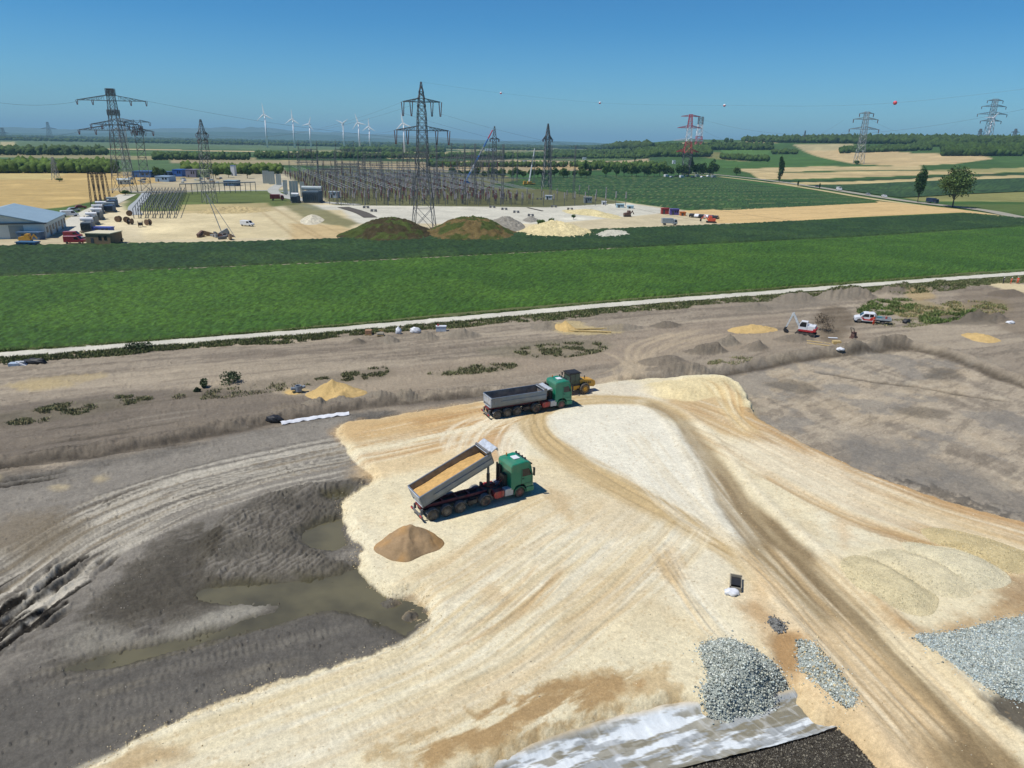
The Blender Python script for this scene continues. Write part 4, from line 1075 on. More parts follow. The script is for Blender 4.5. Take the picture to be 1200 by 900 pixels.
    for x in (-9.8, -8.9, -7.6, -6.2, -4.9, -3.4, -2.7): m.box(x, x+.12, -.48, .48, 1.08, 1.26)
    m.build('trailer_frame', chas, R)
    MB().box(-9.7, -2.8, -.86, .86, 1.0, 1.045).build('dark_deck_plate', black, R)  # black plate added to paint the darkness under the tub between the rails
    m = MB()
    for x in (-6.2, -7.55, -8.9): m.cyl((x, -.95, .52), (x, .95, .52), .07, n=8); m.box(x-.35, x+.1, -.62, -.5, .5, 1.06); m.box(x-.35, x+.1, .5, .62, .5, 1.06)
    m.build('trailer_axle', frame_m, R)
    for x in (-6.2, -7.55, -8.9):
        for s in (-1, 1):
            wheel(R, x, s*1.02, .52, .38, rimgrey, s)
            m = MB(); arc_guard(m, x, .63, min(s*.8, s*1.24), max(s*.8, s*1.24), 20, 160, .04); m.build('mudguard', guard, R)
    for s in (-1, 1):
        m = MB(); m.box(-5.1, -4.95, s*.75-.07, s*.75+.07, .35, 1.1); m.box(-5.2, -4.85, s*.75-.12, s*.75+.12, .30, .36); m.build('landing_leg', frame_m, R)
        m = MB(); m.box(-5.4, -4.55, min(s*.75, s*1.15), max(s*.75, s*1.15), .62, .98); m.build('tool_box', frame_m, R)
        MB().box(-10.05, -9.98, s*.95-.18, s*.95+.18, .52, .66).build('tail_light', lampr, R)
    m = MB(); m.box(-10.0, -9.88, -1.2, 1.2, .48, .66); m.box(-9.9, -9.7, -.8, -.65, .6, 1.1); m.box(-9.9, -9.7, .65, .8, .6, 1.1); m.box(-10.02, -10.0, -.26, .26, .5, .62)
    m.build('rear_bumper', guard, R)
    # --- tub, hinged at the rear
    L = 7.4; piv = Vector((-9.65, 0, 1.30))
    M = Matrix.Translation(piv) @ Matrix.Rotation(-theta, 4, 'Y') @ Matrix.Diagonal((1, 1, .87, 1))
    out = [(-1.24, 1.62), (-1.25, .95), (-1.21, .55), (-1.05, .22), (-.72, .04), (-.4, 0), (.4, 0), (.72, .04), (1.05, .22), (1.21, .55), (1.25, .95), (1.24, 1.62)]
    inn = [(-1.17, 1.62), (-1.18, .95), (-1.14, .58), (-.99, .28), (-.69, .11), (-.4, .07), (.4, .07), (.69, .11), (.99, .28), (1.14, .58), (1.18, .95), (1.17, 1.62)]
    n = len(out)
    def shell(prof, x0, x1, flip):
        m = MB(); m.M = M
        vs = [(x0, p[0], p[1]) for p in prof]+[(x1, p[0], p[1]) for p in prof]
        m._add(vs, [(i, i+1, n+i+1, n+i) for i in range(n-1)]); return m
    mo = MB(); mo.M = M
    v = [(x, p[0], p[1]) for x in (0, L) for p in out]+[(x, p[0], p[1]) for x in (0, L) for p in inn]
    fs = [(i, i+1, n+i+1, n+i) for i in range(n-1)]+[(2*n+i, 3*n+i, 3*n+i+1, 2*n+i+1) for i in range(n-1)]
    fs += [(0, n, 3*n, 2*n), (n-1, 3*n-1, 4*n-1, 2*n-1)]
    fs += [(i, 2*n+i, 2*n+i+1, i+1) for i in range(n-1)]+[(n+i, n+i+1, 3*n+i+1, 3*n+i) for i in range(n-1)]
    mo._add(v, fs); tub = mo.build('tipping_body', alu, R)
    m = MB(); m.M = M
    vi = [(x, p[0]*.998, p[1]+.004) for x in (.03, L-.03) for p in inn[0:1]+inn[1:-1]+inn[-1:]]
    m._add(vi, [(i, n+i, n+i+1, i+1) for i in range(n-1)]); m.build('liner', aluin, tub)
    m = MB(); m.M = M; m._add([(L-.04, p[0], p[1]) for p in out]+[(L+.05, p[0], p[1]) for p in out], [tuple(range(n)), tuple(range(n, 2*n))[::-1]]+[(i, (i+1) % n, n+(i+1) % n, n+i) for i in range(n)])
    m.build('front_wall', aluin, tub)
    m = MB(); m.M = M; m._add([(-.06, p[0], p[1]) for p in out]+[(.04, p[0], p[1]) for p in out], [tuple(range(n)), tuple(range(n, 2*n))[::-1]]+[(i, (i+1) % n, n+(i+1) % n, n+i) for i in range(n)])
    tg = m.build('tailgate', alu, R)
    m = MB(); m.M = M; m.box(-.10, -.05, -.92, .92, .55, 1.42); m.build('tailgate_panel', alul, tg)
    m = MB(); m.M = M
    for y in (-1.0, 1.0): m.box(-.13, -.04, y-.05, y+.05, .2, 1.66)
    m.box(-.12, -.04, -1.2, 1.2, 1.5, 1.6); m.box(-.12, -.04, -.8, .8, .14, .22)
    m.build('tailgate_brace', alul, tg)
    m = MB(); m.M = M
    for s in (-1, 1): m.box(-.05, L+.02, s*1.25-.07, s*1.25+.05, 1.58, 1.70)
    m.build('top_rail', alu, tub)
    m = MB(); m.M = M
    for s in (-1, 1):
        for x in (.25, ): m.box(x, x+.9, min(s*1.24, s*1.29), max(s*1.24, s*1.29), .62, 1.55)
        m.box(1.2, L-.1, min(s*1.25, s*1.30), max(s*1.25, s*1.30), 1.0, 1.08)
    m.build('side_rib', alu, tub)
    m = MB(); m.M = M
    m.prism([(L-.25, 1.66), (L+.75, 1.86), (L+.82, 1.80), (L+.80, 1.45), (L+.72, 1.45), (L+.70, 1.74), (L-.2, 1.56)], -1.22, 1.22)
    m.build('front_hood', alul, R)
    m = MB(); m.M = M; m.cyl((L-.1, -1.22, 1.82), (L-.1, 1.22, 1.82), .11, n=10); m.box(L-.35, L+.05, -1.3, -1.2, 1.5, 1.95); m.build('tarp_roll', guard, R)
    # ram
    a = Vector((-2.75, 0, 1.3)); b = M @ Vector((L+.2, 0, .75 if theta > .1 else .9))
    ram = MB(); ram.cyl(a, a+(b-a)*.42, .16, n=12)
    r1 = ram.build('hydraulic_ram', frame_m, R)
    if theta > .1:
        r2 = MB(); r2.cyl(a+(b-a)*.4, a+(b-a)*.72, .12, n=12); r2.cyl(a+(b-a)*.7, b, .085, n=12); r2.build('ram_piston', guard, r1)
    if load:
        nx, ny = 44, 16; V = []; F = []
        for i in range(nx+1):
            for j in range(ny+1):
                x = .05+(L-.12)*i/nx; y = -1.15+2.3*j/ny; q = x/L
                h = .92+.42*math.sin(min(q*1.15, 1)*math.pi)**.6*(1-(y/1.3)**2)+.10*(vn(np.array([x*1.6]), np.array([y*1.6]), 5)[0]-.5)+.05*(vn(np.array([x*6.]), np.array([y*6.]), 6)[0]-.5)
                if q > .82: h -= (q-.82)*1.6
                V.append(tuple(M @ Vector((x, y, h)))); 
        for i in range(nx):
            for j in range(ny):
                a_ = i*(ny+1)+j; F.append((a_, a_+1, a_+ny+2, a_+ny+1))
        cc = np.tile(A(214, 172, 112)[None], (len(V), 1))*(.85+.3*rng.random((len(V), 1)))
        tag(npmesh('sand_load', np.array(V), np.array(F)[:, ::-1].copy(), vcmat('sand_heap', ((.5, .1), (5, .12), (30, .12)), bump=.5, bdist=.04, bscale=14), R, True, cc), kind=None)
    return R
def placed(pa, pb, back, zoff=0.0):
    """origin at place of pixel pa, heading from pb to pa"""
    a = gp(*pa); b = gp(*pb); d = (a-b); return a, math.atan2(d.y, d.x), d.length
# near lorry: right-hand wheels' contact points -> centre line origin
def truck_at(front, rear, *args):
    a = gp(*front); b = gp(*rear); d = (a-b).normalized(); rz = math.atan2(d.y, d.x)
    lft = Vector((-d.y, d.x, 0)); o = a+lft*1.1
    print('wheelbase', (gp(*front)-gp(*rear)).length)
    z = min(a.z, groundz(o.x, o.y)[0])
    return dump_truck((o.x, o.y, (a.z+b.z)/2), rz, *args)
truck_at((608.5, 582.5), (511.5, 608.8), math.radians(20.5), True, 'green-cabbed tipper truck with its grey body raised and full of ochre sand')
truck_at((657.5, 478.5), (590.5, 489.5), 0.0, False, 'green-cabbed tipper truck with lowered empty grey body, beside the yellow roller')

# ------------------------------------------------------------------ roller
def roller(loc, rz):
    R = empty('road_roller', loc, rz, 'yellow single-drum roller with black cab behind the parked green truck', 'roller')
    for s in (-1, 1):
        a = wheel(R, -.9, s*.92, .76, .5, yellow, s)
    m = MB(); m.prism([(-.2, .75), (-.2, 1.9), (-.5, 2.0), (-2.3, 1.75), (-2.75, 1.5), (-2.85, .95), (-2.6, .7), (-1.7, .85)], -.62, .62, inset=.08); m.build('engine_hood', yellow, R, bevel=.05)
    m = MB()
    for k in range(5): m.box(-2.0+k*.28, -1.86+k*.28, -.64, .64, 1.25, 1.55)
    m.build('hood_vent', black, R)
    MB().cyl((-1.2, .3, 1.8), (-1.2, .3, 2.35), .06, n=8).build('exhaust', black, R)
    m = MB(); m.box(-.25, 1.45, -.85, .85, .85, 1.25); m.box(.0, 1.2, -.5, .5, .55, .9); m.build('platform', yellow, R, bevel=.03)
    c = MB()
    for x in (-.2, 1.3):
        for y in (-.78, .78): c.cyl((x, y, 1.25), (x*.94+.03, y*.95, 2.95), .05, n=6)
    c.box(-.25, 1.35, -.82, .82, 1.25, 1.5); c.box(.5, .56, -.80, -.74, 1.3, 2.9); c.box(.5, .56, .74, .80, 1.3, 2.9)
    cab = c.build('cab_frame', black, R)
    m = MB(); m.box(-.17, 1.27, -.79, -.77, 1.5, 2.85); m.box(-.17, 1.27, .77, .79, 1.5, 2.85); m.box(-.19, -.17, -.74, .74, 1.5, 2.85); m.box(1.27, 1.29, -.74, .74, 1.5, 2.85)
    m.build('cab_glass', mat('green_glass', (.03, .075, .06), .08, var=.1), cab)
    m = MB(); m.box(-.36, 1.48, -.9, .9, 2.9, 3.02); m.box(-.2, 1.3, -.75, .75, 3.02, 3.08); m.build('cab_roof', black, R, bevel=.04)
    for y in (-1, 1): 
        m = MB(); m.cyl((1.3, y*.8, 2.7), (1.45, y*1.08, 2.7), .02, n=5); m.box(1.4, 1.5, y*1.08-.1, y*1.08+.1, 2.35, 2.75); m.build('mirror', black, R)
    m = MB(); m.box(1.5, 2.0, -.35, .35, .6, 1.1); m.box(1.9, 2.15, -1.15, 1.15, .55, 1.05)
    for s in (-1, 1): m.box(2.1, 3.9, s*1.12-.07, s*1.12+.07, .55, .95)
    m.box(3.85, 4.05, -1.19, 1.19, .55, .95); m.build('drum_yoke', orange_p, R, bevel=.03)
    MB().cyl((3.0, -1.03, .76), (3.0, 1.03, .76), .76, n=32).build('drum', mat('steel_drum', (.32, .30, .28), .4, metal=.6, dirt=.5), R)
    return R
w1 = gp(684.5, 461.5); rzr = math.atan2(*(lambda d: (d.y, d.x))((gp(655, 466)-w1)))
dd_ = (gp(655, 466)-w1).normalized(); left = Vector((-dd_.y, dd_.x, 0))
c0 = w1+dd_*.9-left*.92
roller((c0.x, c0.y, w1.z), rzr)

# ------------------------------------------------------------------ heaps
hm = MATS['sand_heap']
gm = vcmat('stone_heap', ((.6, .1), (4, .15), (18, .3)), bump=1.0, bdist=.12, bscale=7)
def poly_heap(name, px, h, col, label, cat='heap', group=None, peak=None, power=1.25, rough=.06, nr=34, na=110, top=.0, base=None, material=None, colf=None, world=None, kind=None, seed=0, plateau=0.0):
    P = W(crom(px, 6, True)) if world is None else world
    c = P.mean(0) if peak is None else W([peak])[0]
    ang = np.linspace(0, len(P), na, endpoint=False); i = np.floor(ang).astype(int) % len(P); f = (ang-np.floor(ang))[:, None]
    B = P[i]*(1-f)+P[(i+1) % len(P)]*f
    t = np.linspace(0, 1, nr)
    wr = 1+(.10*(fbm(np.cos(np.arange(na)/na*6.283)*2+seed, np.sin(np.arange(na)/na*6.283)*2, seed, 3)-.5))[:, None]
    G = c[None, None]+(B*1.0-c)[None]*wr[None]*t[:, None, None]
    x = G[..., 0]; y = G[..., 1]
    tt = np.repeat(t[:, None], na, 1)
    tp = np.clip((tt-plateau)/(1-plateau), 0, 1)
    prof = (1-tp)**power if power < 2 else (.5+.5*np.cos(math.pi*tp))
    gz = groundz(x.ravel(), y.ravel()).reshape(x.shape) if base is None else np.full(x.shape, base)
    nz = (fbm(x/1.1+seed, y/1.1, 300+seed, 3)-.5)*2*rough*h*4*(np.clip((1-tt)*4, 0, 1))+(vn(x/.3, y/.3, 301)-.5)*rough*.6
    z = gz+h*prof+nz; z[-1] = gz[-1]-.15
    cc = np.tile(np.asarray(col)[None], (x.size, 1)) if colf is None else colf(x.ravel(), y.ravel(), tt.ravel(), z.ravel())
    V = np.column_stack([x.ravel()-c[0], y.ravel()-c[1], z.ravel()-gz.mean()])
    i0 = (np.arange(nr-1)[:, None]*na+np.arange(na)[None]).ravel(); j = (np.arange(nr-1)[:, None]*na+((np.arange(na)+1) % na)[None]).ravel()
    o = npmesh(name, V, np.stack([i0, i0+na, j+na, j], 1), material or hm, smooth=True, C=cc*(.88+.24*fbm(x.ravel()/.8, y.ravel()/.8, 5, 3))[:, None])
    o.location = (c[0], c[1], float(gz.mean()))
    tag(o, label, cat, group, kind)
    def surf(n, g):
        a = g.integers(0, na, n); u = np.sqrt(g.random(n)); r_ = np.minimum((u*(nr-1)).astype(int), nr-1)
        idx = r_*na+a
        return V[idx], cc[idx]
    return o, surf
BX = np.array([(-1, -1, -1), (1, -1, -1), (1, 1, -1), (-1, 1, -1), (-1, -1, 1), (1, -1, 1), (1, 1, 1), (-1, 1, 1)], float)
OC = np.array([(1, 0, 0), (-1, 0, 0), (0, 1, 0), (0, -1, 0), (0, 0, 1), (0, 0, -1)], float)
OF = np.array([(0, 2, 4), (2, 1, 4), (1, 3, 4), (3, 0, 4), (2, 0, 5), (1, 2, 5), (3, 1, 5), (0, 3, 5)])
def stones(name, P, size, cols, material, parent=None, seed=0, flat=.75):
    n = len(P); g = np.random.default_rng(seed); k = len(OC)
    J = OC[None]*(1+.5*(g.random((n, k, 3))-.5))+.35*(g.random((n, k, 3))-.5)
    a = g.random((n, 1))*6.28; b = g.random((n, 1))*6.28
    x, y, z = J[..., 0], J[..., 1], J[..., 2]
    x, y = x*np.cos(a)-y*np.sin(a), x*np.sin(a)+y*np.cos(a)
    y, z = y*np.cos(b)-z*np.sin(b), y*np.sin(b)+z*np.cos(b)
    s = (size*(.42+1.5*g.random(n)**2.6))[:, None]
    V = np.stack([P[:, 0:1]+x*s, P[:, 1:2]+y*s, P[:, 2:3]+z*s*flat], 2).reshape(-1, 3)
    F = (OF[None]+(np.arange(n)*k)[:, None, None]).reshape(-1, 3)
    c = np.repeat(cols*(.65+.7*g.random((n, 1))), k, 0)
    o = npmesh(name, V, F, material, parent, C=np.clip(c, 0, .9))
    return tag(o, kind='stuff')
stm = vcmat('stone_faces', ((3, .12),), rough=.9, bump=0)
def gravel_heap(name, px, h, label, col, size, n, seed, peak=None, power=1.0, cat='heap', group=None, rough=.05, plateau=0.0, cols=None):
    o, surf = poly_heap(name, px, h, col*.93, label, cat, group, peak, power, rough, material=gm, seed=seed, plateau=plateau)
    g = np.random.default_rng(seed); V, c = surf(n, g)
    sp_ = .12+.5*g.random(n)**7; V = V+np.column_stack([g.normal(0, 1, n)*sp_, g.normal(0, 1, n)*sp_, np.zeros(n)]); lx = o.location; zz = groundz(V[:, 0]+lx.x, V[:, 1]+lx.y)-lx.z; V[:, 2] = np.where(sp_ > .3, zz, V[:, 2]); V[:, 2] = np.maximum(V[:, 2], zz)
    cl = (np.array(cols)[g.integers(0, len(cols), n)] if cols is not None else np.tile(col[None], (n, 1)))
    stones('stones', V, size, cl, stm, o, seed)
    return o
bl = A(190, 196, 190); blc = [A(200, 206, 200), A(176, 184, 180), A(222, 224, 216), A(146, 152, 146), A(202, 202, 188)]
gravel_heap('gravel_heap', [(820, 766), (832, 757), (852, 755), (872, 762), (893, 776), (912, 793), (926, 808), (922, 824), (905, 838), (878, 845), (852, 843), (832, 836), (822, 820), (828, 800), (824, 782)], 1.5, 'blue-grey crushed stone heap spilling onto the white sheet', bl, .055, 17000, 1, (872, 800), 1.3, rough=.05, cols=blc)
gravel_heap('gravel_heap', [(934, 757), (946, 760), (962, 776), (985, 805), (1000, 828), (996, 838), (980, 828), (955, 806), (936, 788)], .35, 'narrow blue-grey stone strip between the brown patch and the haul road', bl, .06, 4500, 2, None, 1.0, cols=blc+[A(210, 190, 150)])
gravel_heap('gravel_heap', [(899, 734), (908, 731), (918, 740), (917, 746), (906, 746)], .25, 'small dark grey stone heap just above the brown patch', A(140, 138, 134), .06, 350, 3, None, 1.0, cols=[A(140, 140, 140), A(120, 118, 116)])
gravel_heap('gravel_bed', [(1070, 756), (1088, 750), (1120, 747), (1150, 738), (1200, 728), (1290, 716), (1330, 780), (1300, 850), (1240, 840), (1196, 826), (1165, 818), (1135, 800), (1100, 776)], .28, 'broad pale blue-grey stone bed on the right beside the haul road', bl*1.02, .052, 30000, 4, None, 1.0, 'gravel', None, .10, .5, cols=blc+[A(176, 190, 194), A(186, 196, 198)])
for i, (q, hh_, lb) in enumerate([
  ([(1076, 626), (1098, 623), (1140, 632), (1190, 648), (1215, 662), (1205, 678), (1180, 678), (1150, 664), (1115, 648), (1088, 640)], .6, 'ochre crushed-stone ridge, farthest of the pale mounds'),
  ([(1056, 641), (1080, 642), (1120, 648), (1158, 662), (1182, 682), (1178, 696), (1150, 699), (1120, 692), (1085, 672), (1060, 652)], .9, 'pale cream stone mound between the ochre ridge and its front neighbour'),
  ([(1016, 652), (1045, 649), (1082, 656), (1118, 672), (1142, 692), (1136, 706), (1112, 708), (1078, 698), (1045, 680), (1020, 664)], .9, 'pale cream stone mound in the middle of the stone mounds'),
  ([(984, 660), (1005, 656), (1035, 664), (1066, 682), (1098, 706), (1098, 722), (1078, 729), (1050, 722), (1020, 706), (996, 690), (985, 674)], 1.0, 'yellowish stone mound nearest the haul road')]):
    c_ = [A(222, 201, 154), A(238, 225, 192), A(238, 223, 187), A(232, 215, 174)][i]
    gravel_heap('stone_mound', q, hh_*.65, lb, c_, .026, 5000, 10+i, None, 2.5, 'mound', 'pale stone mounds on the right', rough=.015, plateau=.35, cols=[c_, c_*1.06, A(240, 228, 196), c_*.9])
def sandcol(x, y, t, z):
    a = A(186, 146, 100); b = A(168, 140, 108)
    n = ss((fbm(x/1.5, y/1.5, 88, 3)-.4)*4)[:, None]
    return a*(1-n)+b*n
poly_heap('sand_heap', [(438, 650), (450, 638), (478, 632), (505, 633), (521, 640), (517, 650), (497, 657), (477, 665), (455, 662)], 1.75, A(180, 142, 98), 'brown sand heap tipped on the pale pad in front of the raised truck', peak=(480, 645), power=1.0, plateau=.10, rough=.05, colf=sandcol)
yc = lambda x, y, t, z: A(208, 176, 120)[None]*(.9+.2*fbm(x/1.2, y/1.2, 4, 3))[:, None]
poly_heap('sand_heap', [(357, 463), (372, 457), (400, 453), (424, 456), (431, 462), (405, 468), (376, 469)], 1.9, A(206, 178, 124), 'yellow sand heap on the grey ground left of the parked truck', peak=(390, 460), power=1.15, rough=.03, colf=yc)
poly_heap('sand_heap', [(852, 387), (868, 382), (890, 382), (906, 384), (912, 388), (892, 391), (865, 391)], 1.0, A(206, 178, 124), 'low yellow sand heap left of the excavator', power=1.3, rough=.04, colf=yc)
poly_heap('sand_heap', [(1126, 392), (1145, 390), (1162, 394), (1174, 400), (1158, 402), (1138, 398)], .6, A(206, 178, 124), 'flat yellow sand heap at the right, beyond the trench', power=1.3, rough=.04, colf=yc)
poly_heap('sand_heap', [(650, 385), (660, 380), (672, 384), (680, 388), (664, 389)], 1.7, A(206, 182, 130), 'small steep yellow sand heap beside the gravel path', peak=(662, 385), power=1.3, rough=.04, colf=yc)
poly_heap('sand_heap', [(333, 459), (344, 456), (356, 458), (350, 462), (338, 462)], .35, A(206, 178, 124), 'tiny sand heap under the concrete ring', power=1.3, rough=.04, colf=yc)
# loose clods and stones over the soil, fine stones on the pad
g = np.random.default_rng(5)
rr = 26+g.random(26000)**.8*150; aa = g.uniform(-.85, .82, 26000); qx = rr*np.sin(aa); qy = rr*np.cos(aa); qz = groundz(qx, qy)
inp = sdist(qx, qy, Ppad) > .2
clump = fbm(qx/5, qy/5, 404, 3) > .5
k = (~inp) & clump
stones('clods', np.column_stack([qx, qy, qz])[k], .05, np.tile(A(148, 140, 130)[None], (k.sum(), 1)), stm, None, 6)
qe = np.concatenate([Ppad[i]+(Ppad[(i+1) % len(Ppad)]-Ppad[i])*g.random((34, 1)) for i in range(len(Ppad))])
qe = qe+g.normal(0, .45, qe.shape); qe = qe[(np.hypot(qe[:, 0], qe[:, 1]) < 150)]
stones('spilled_stones', np.column_stack([qe, groundz(qe[:, 0], qe[:, 1])]), .036, np.array([A(230, 214, 180), A(214, 192, 150), A(190, 168, 130)])[g.integers(0, 3, len(qe))], stm, None, 8)
k = inp & (g.random(26000) < .55)
stones('loose_stones', np.column_stack([qx, qy, qz])[k], .035, np.array([A(236, 224, 196), A(206, 180, 136), A(150, 140, 124)])[g.integers(0, 3, k.sum())], stm, None, 7)

# ------------------------------------------------------------------ white sheet in the trench, dark stone bed
sheet_px_top = [(560, 906), (592, 886), (640, 866), (690, 849), (745, 834), (800, 823), (850, 824), (905, 812), (930, 808)]
sheet_px_bot = [(560, 960), (640, 935), (720, 915), (800, 896), (860, 882), (910, 870), (940, 862), (960, 856), (982, 848)]
def sheet():
    n, m = 420, 70
    a = W(crom(sheet_px_top, 8)); b = W(crom(sheet_px_bot, 8)); t = np.linspace(0, 1, n)
    ia = np.linspace(0, 1, len(a)); ib = np.linspace(0, 1, len(b))
    Tp = np.column_stack([np.interp(t, ia, a[:, k]) for k in (0, 1)]); Bp = np.column_stack([np.interp(t, ib, b[:, k]) for k in (0, 1)])
    w = np.linspace(0, 1, m)[:, None, None]
    G = Tp[None]*(1-w)+Bp[None]*w; x = G[..., 0].ravel(); y = G[..., 1].ravel()
    ww = np.repeat(np.linspace(0, 1, m), n); tt = np.tile(t, m)
    fold = fbm(tt*28+ww*3, ww*2.2+tt*2, 500, 4); fold2 = fbm(x*1.3+y*.9, (y-x)*.35, 501, 3)
    lo = -.42+.45*ss((.25-ww)*4)+.25*ss((ww-.85)*6)
    z = lo+.12*(fold-.5)+.10*(fold2-.5)+.0
    dirt = ss((fbm((x*.93+y*.36)/2.6, (y*.93-x*.36)/.5, 505, 5, .6)-.50)*14)*ss(ww*6); grey_ = ss((fbm((x*.93+y*.36)/3.2+3, (y*.93-x*.36)/.6, 506, 5, .6)-.44)*14)
    c = np.tile(A(232, 236, 240)[None], (len(x), 1))
    c = c*(1-grey_[:, None]*.8)+A(150, 152, 152)*grey_[:, None]*.8
    c = c*(1-dirt[:, None]*.75)+A(132, 120, 88)*dirt[:, None]*.75
    wr = ss((np.abs(fold2-.5)*2-.0)*-6+.8)[:, None]; c = c*(1-.3*wr)+A(244, 246, 250)*.3*wr
    edge = ss((.10-ww)*8+.2*W_noise(x, y))[:, None]*.7; c = c*(1-edge)+A(214, 188, 140)*edge
    o = npmesh('plastic_sheet', np.column_stack([x, y, z]), gridfaces(m, n), vcmat('white_sheet', ((.5, .06), (4, .06)), rough=.42, bump=.5, bdist=.06, bscale=3.0, spec=.4), smooth=True, C=c)
    tag(o, 'crumpled white plastic sheet lining the trench in the foreground', 'sheet'); return z
def W_noise(x, y): return fbm(x/.6, y/.6, 66, 3)
sheet()
for q, z_ in () and (([(645, 880), (690, 862), (740, 850), (800, 845), (845, 852), (820, 864), (760, 868), (700, 884), (655, 895)], -.475), ([(860, 852), (900, 840), (935, 826), (958, 842), (940, 856), (900, 864), (865, 868)], -.46)):
    tag(flat_poly('water', q, z_+.03, wm, .2), kind='structure')
def dark_bed():
    px = [(770, 905), (820, 893), (870, 881), (920, 869), (985, 850), (1006, 868), (1032, 898), (1075, 960), (900, 1000), (740, 990)]
    P = W(px)
    o, surf = poly_heap('stone_bed', None, .25, A(84, 78, 70), 'dark brown stone bed with a straight edge along the white sheet', 'bed', world=np.array([P[int(i)]*(1-(i % 1))+P[(int(i)+1) % len(P)]*(i % 1) for i in np.arange(0, len(P), .1)]), base=-.35, material=gm, power=1.0, plateau=.9, rough=.02, seed=3, nr=50, na=160)
    g = np.random.default_rng(9); V, c = surf(9000, g); V[:, 2] += .02
    stones('stones', V, .045, np.array([A(82, 76, 68), A(104, 98, 90), A(66, 60, 54), A(134, 126, 112)])[g.integers(0, 4, 9000)], stm, o, 9)
dark_bed()
# ------------------------------------------------------------------ inspection shaft with a bag beside it
sh = gp(862, 686)
R = empty('inspection_shaft', sh, -.3, 'open square concrete shaft with black hollow on the sand pad', 'shaft')
conc = mat('shaft_concrete', A(150, 142, 128), .9, var=.15, dirt=.4, bump=.4)
m = MB(); s_ = .44; t_ = .08; hgt = .35
m.box(-s_, s_, -.85, -.85+t_, -1.2, hgt); m.box(-s_, s_, .85-t_, .85, -1.2, hgt+.1); m.box(-s_, -s_+t_, -.85, .85, -1.2, hgt); m.box(s_-t_, s_, -.85, .85, -1.2, hgt)
m.build('shaft_wall', conc, R); MB().box(-s_+t_, s_-t_, -.85+t_, .85-t_, hgt-.33, hgt-.22).build('hollow_shade', mat('hollow_shade_black', (.006, .006, .006), .9), R)  # raised black floor: the shade inside the hollow is put into its colour
MB().box(-.37, .37, -.35, .72, hgt-.12, hgt-.08).build('hollow_shade_plate', black, R)  # added black plate, paints the shaded opening; the shaft has no lid
def bag(px, py, sx, sy, sz, label, group=None, col=whitep, name='bag', seed=1):
    p = gp(px, py); bm = bmesh.new(); bmesh.ops.create_icosphere(bm, subdivisions=3, radius=1)
    rr_ = random.Random(seed); ph = [rr_.uniform(0, 6) for _ in range(6)]
    for v in bm.verts:
        c = v.co; f = 1+.18*math.sin(c.x*4+ph[0])*math.cos(c.y*5+ph[1])+.1*math.sin(c.z*7+ph[2]+c.x*6)+.06*math.sin(c.y*13+ph[3])
        v.co = Vector((c.x*sx*f, c.y*sy*f, max(c.z, -.5)*sz*f+sz*.5))
    me = bpy.data.meshes.new(name); bm.to_mesh(me); bm.free(); me.materials.append(col)
    for f in me.polygons: f.use_smooth = True
    o = bpy.data.objects.new(name, me); COL.objects.link(o); o.location = p
    return tag(o, label, 'bag', group)
bag(857, 696, .55, .35, .3, 'crumpled white bag lying in front of the open shaft')
bag(467, 391, .5, .45, .8, 'white big bag, left of the two on the spoil heap by the path', 'white bags on the spoil heap', seed=4)
bag(487, 390, .9, .5, .7, 'wide white big bag, right of the two on the spoil heap by the path', 'white bags on the spoil heap', seed=6)
bag(985, 406, .7, .5, .3, 'small white plastic sheet crumpled by the excavator trench', seed=8)
bag(1184, 379, .8, .5, .35, 'white bundle lying on the far right near the soil heaps', seed=9)
blk = mat('black_membrane', (.018, .018, .02), .55, var=.3)
o = bag(322, 494, .95, .55, .5, 'black plastic bundle at the end of the white strip', col=blk, name='bundle', seed=3); o['category'] = 'bundle'
o = bag(1062, 379, .8, .5, .6, 'black plastic bundle standing right of the white pickup', col=blk, name='bundle', seed=5); o['category'] = 'bundle'
def fabric_strip():
    P = W(crom([(329, 497), (345, 494), (365, 491), (385, 488.5), (409, 486)], 8)); n = len(P)
    T_ = np.gradient(P, axis=0); T_ /= np.linalg.norm(T_, axis=1)[:, None]; Nn = np.column_stack([-T_[:, 1], T_[:, 0]])
    V = []; m_ = 7
    for j in range(m_):
        w_ = (j/(m_-1)-.5)*(.9+.15*np.sin(np.arange(n)*.9)); q = P+Nn*w_[:, None]
        z = groundz(P[:, 0], P[:, 1])+.12+.22*(1-(2*j/(m_-1)-1)**2)+.03*np.sin(np.arange(n)*1.7+j)
        V.append(np.column_stack([q, z]))
    o = npmesh('fabric_strip', np.concatenate(V), gridfaces(m_, n), whitep, smooth=True)
    tag(o, 'long white fabric strip lying on the grey ground', 'strip')
fabric_strip()
# concrete ring on the tiny sand heap
p = gp(350, 460); R = empty('pipe_fitting', (p.x, p.y, p.z+.2), .4, 'grey concrete pipe fitting beside the yellow sand heap', 'pipe')
m = MB(); m.lathe((0, 0, 0), (0, 0, 1), [(0, .45), (.8, .45), (.8, .34), (.2, .34)], 18); m.build('ring', mat('grey_pipe', (.22, .25, .28), .7), R)
m = MB(); m.cyl((-.1, 0, .35), (-.95, -.1, .5), .22, n=14); m.cyl((.2, 0, .4), (.9, .1, .55), .2, n=14); m.build('pipe_arm', MATS['grey_pipe'], R)

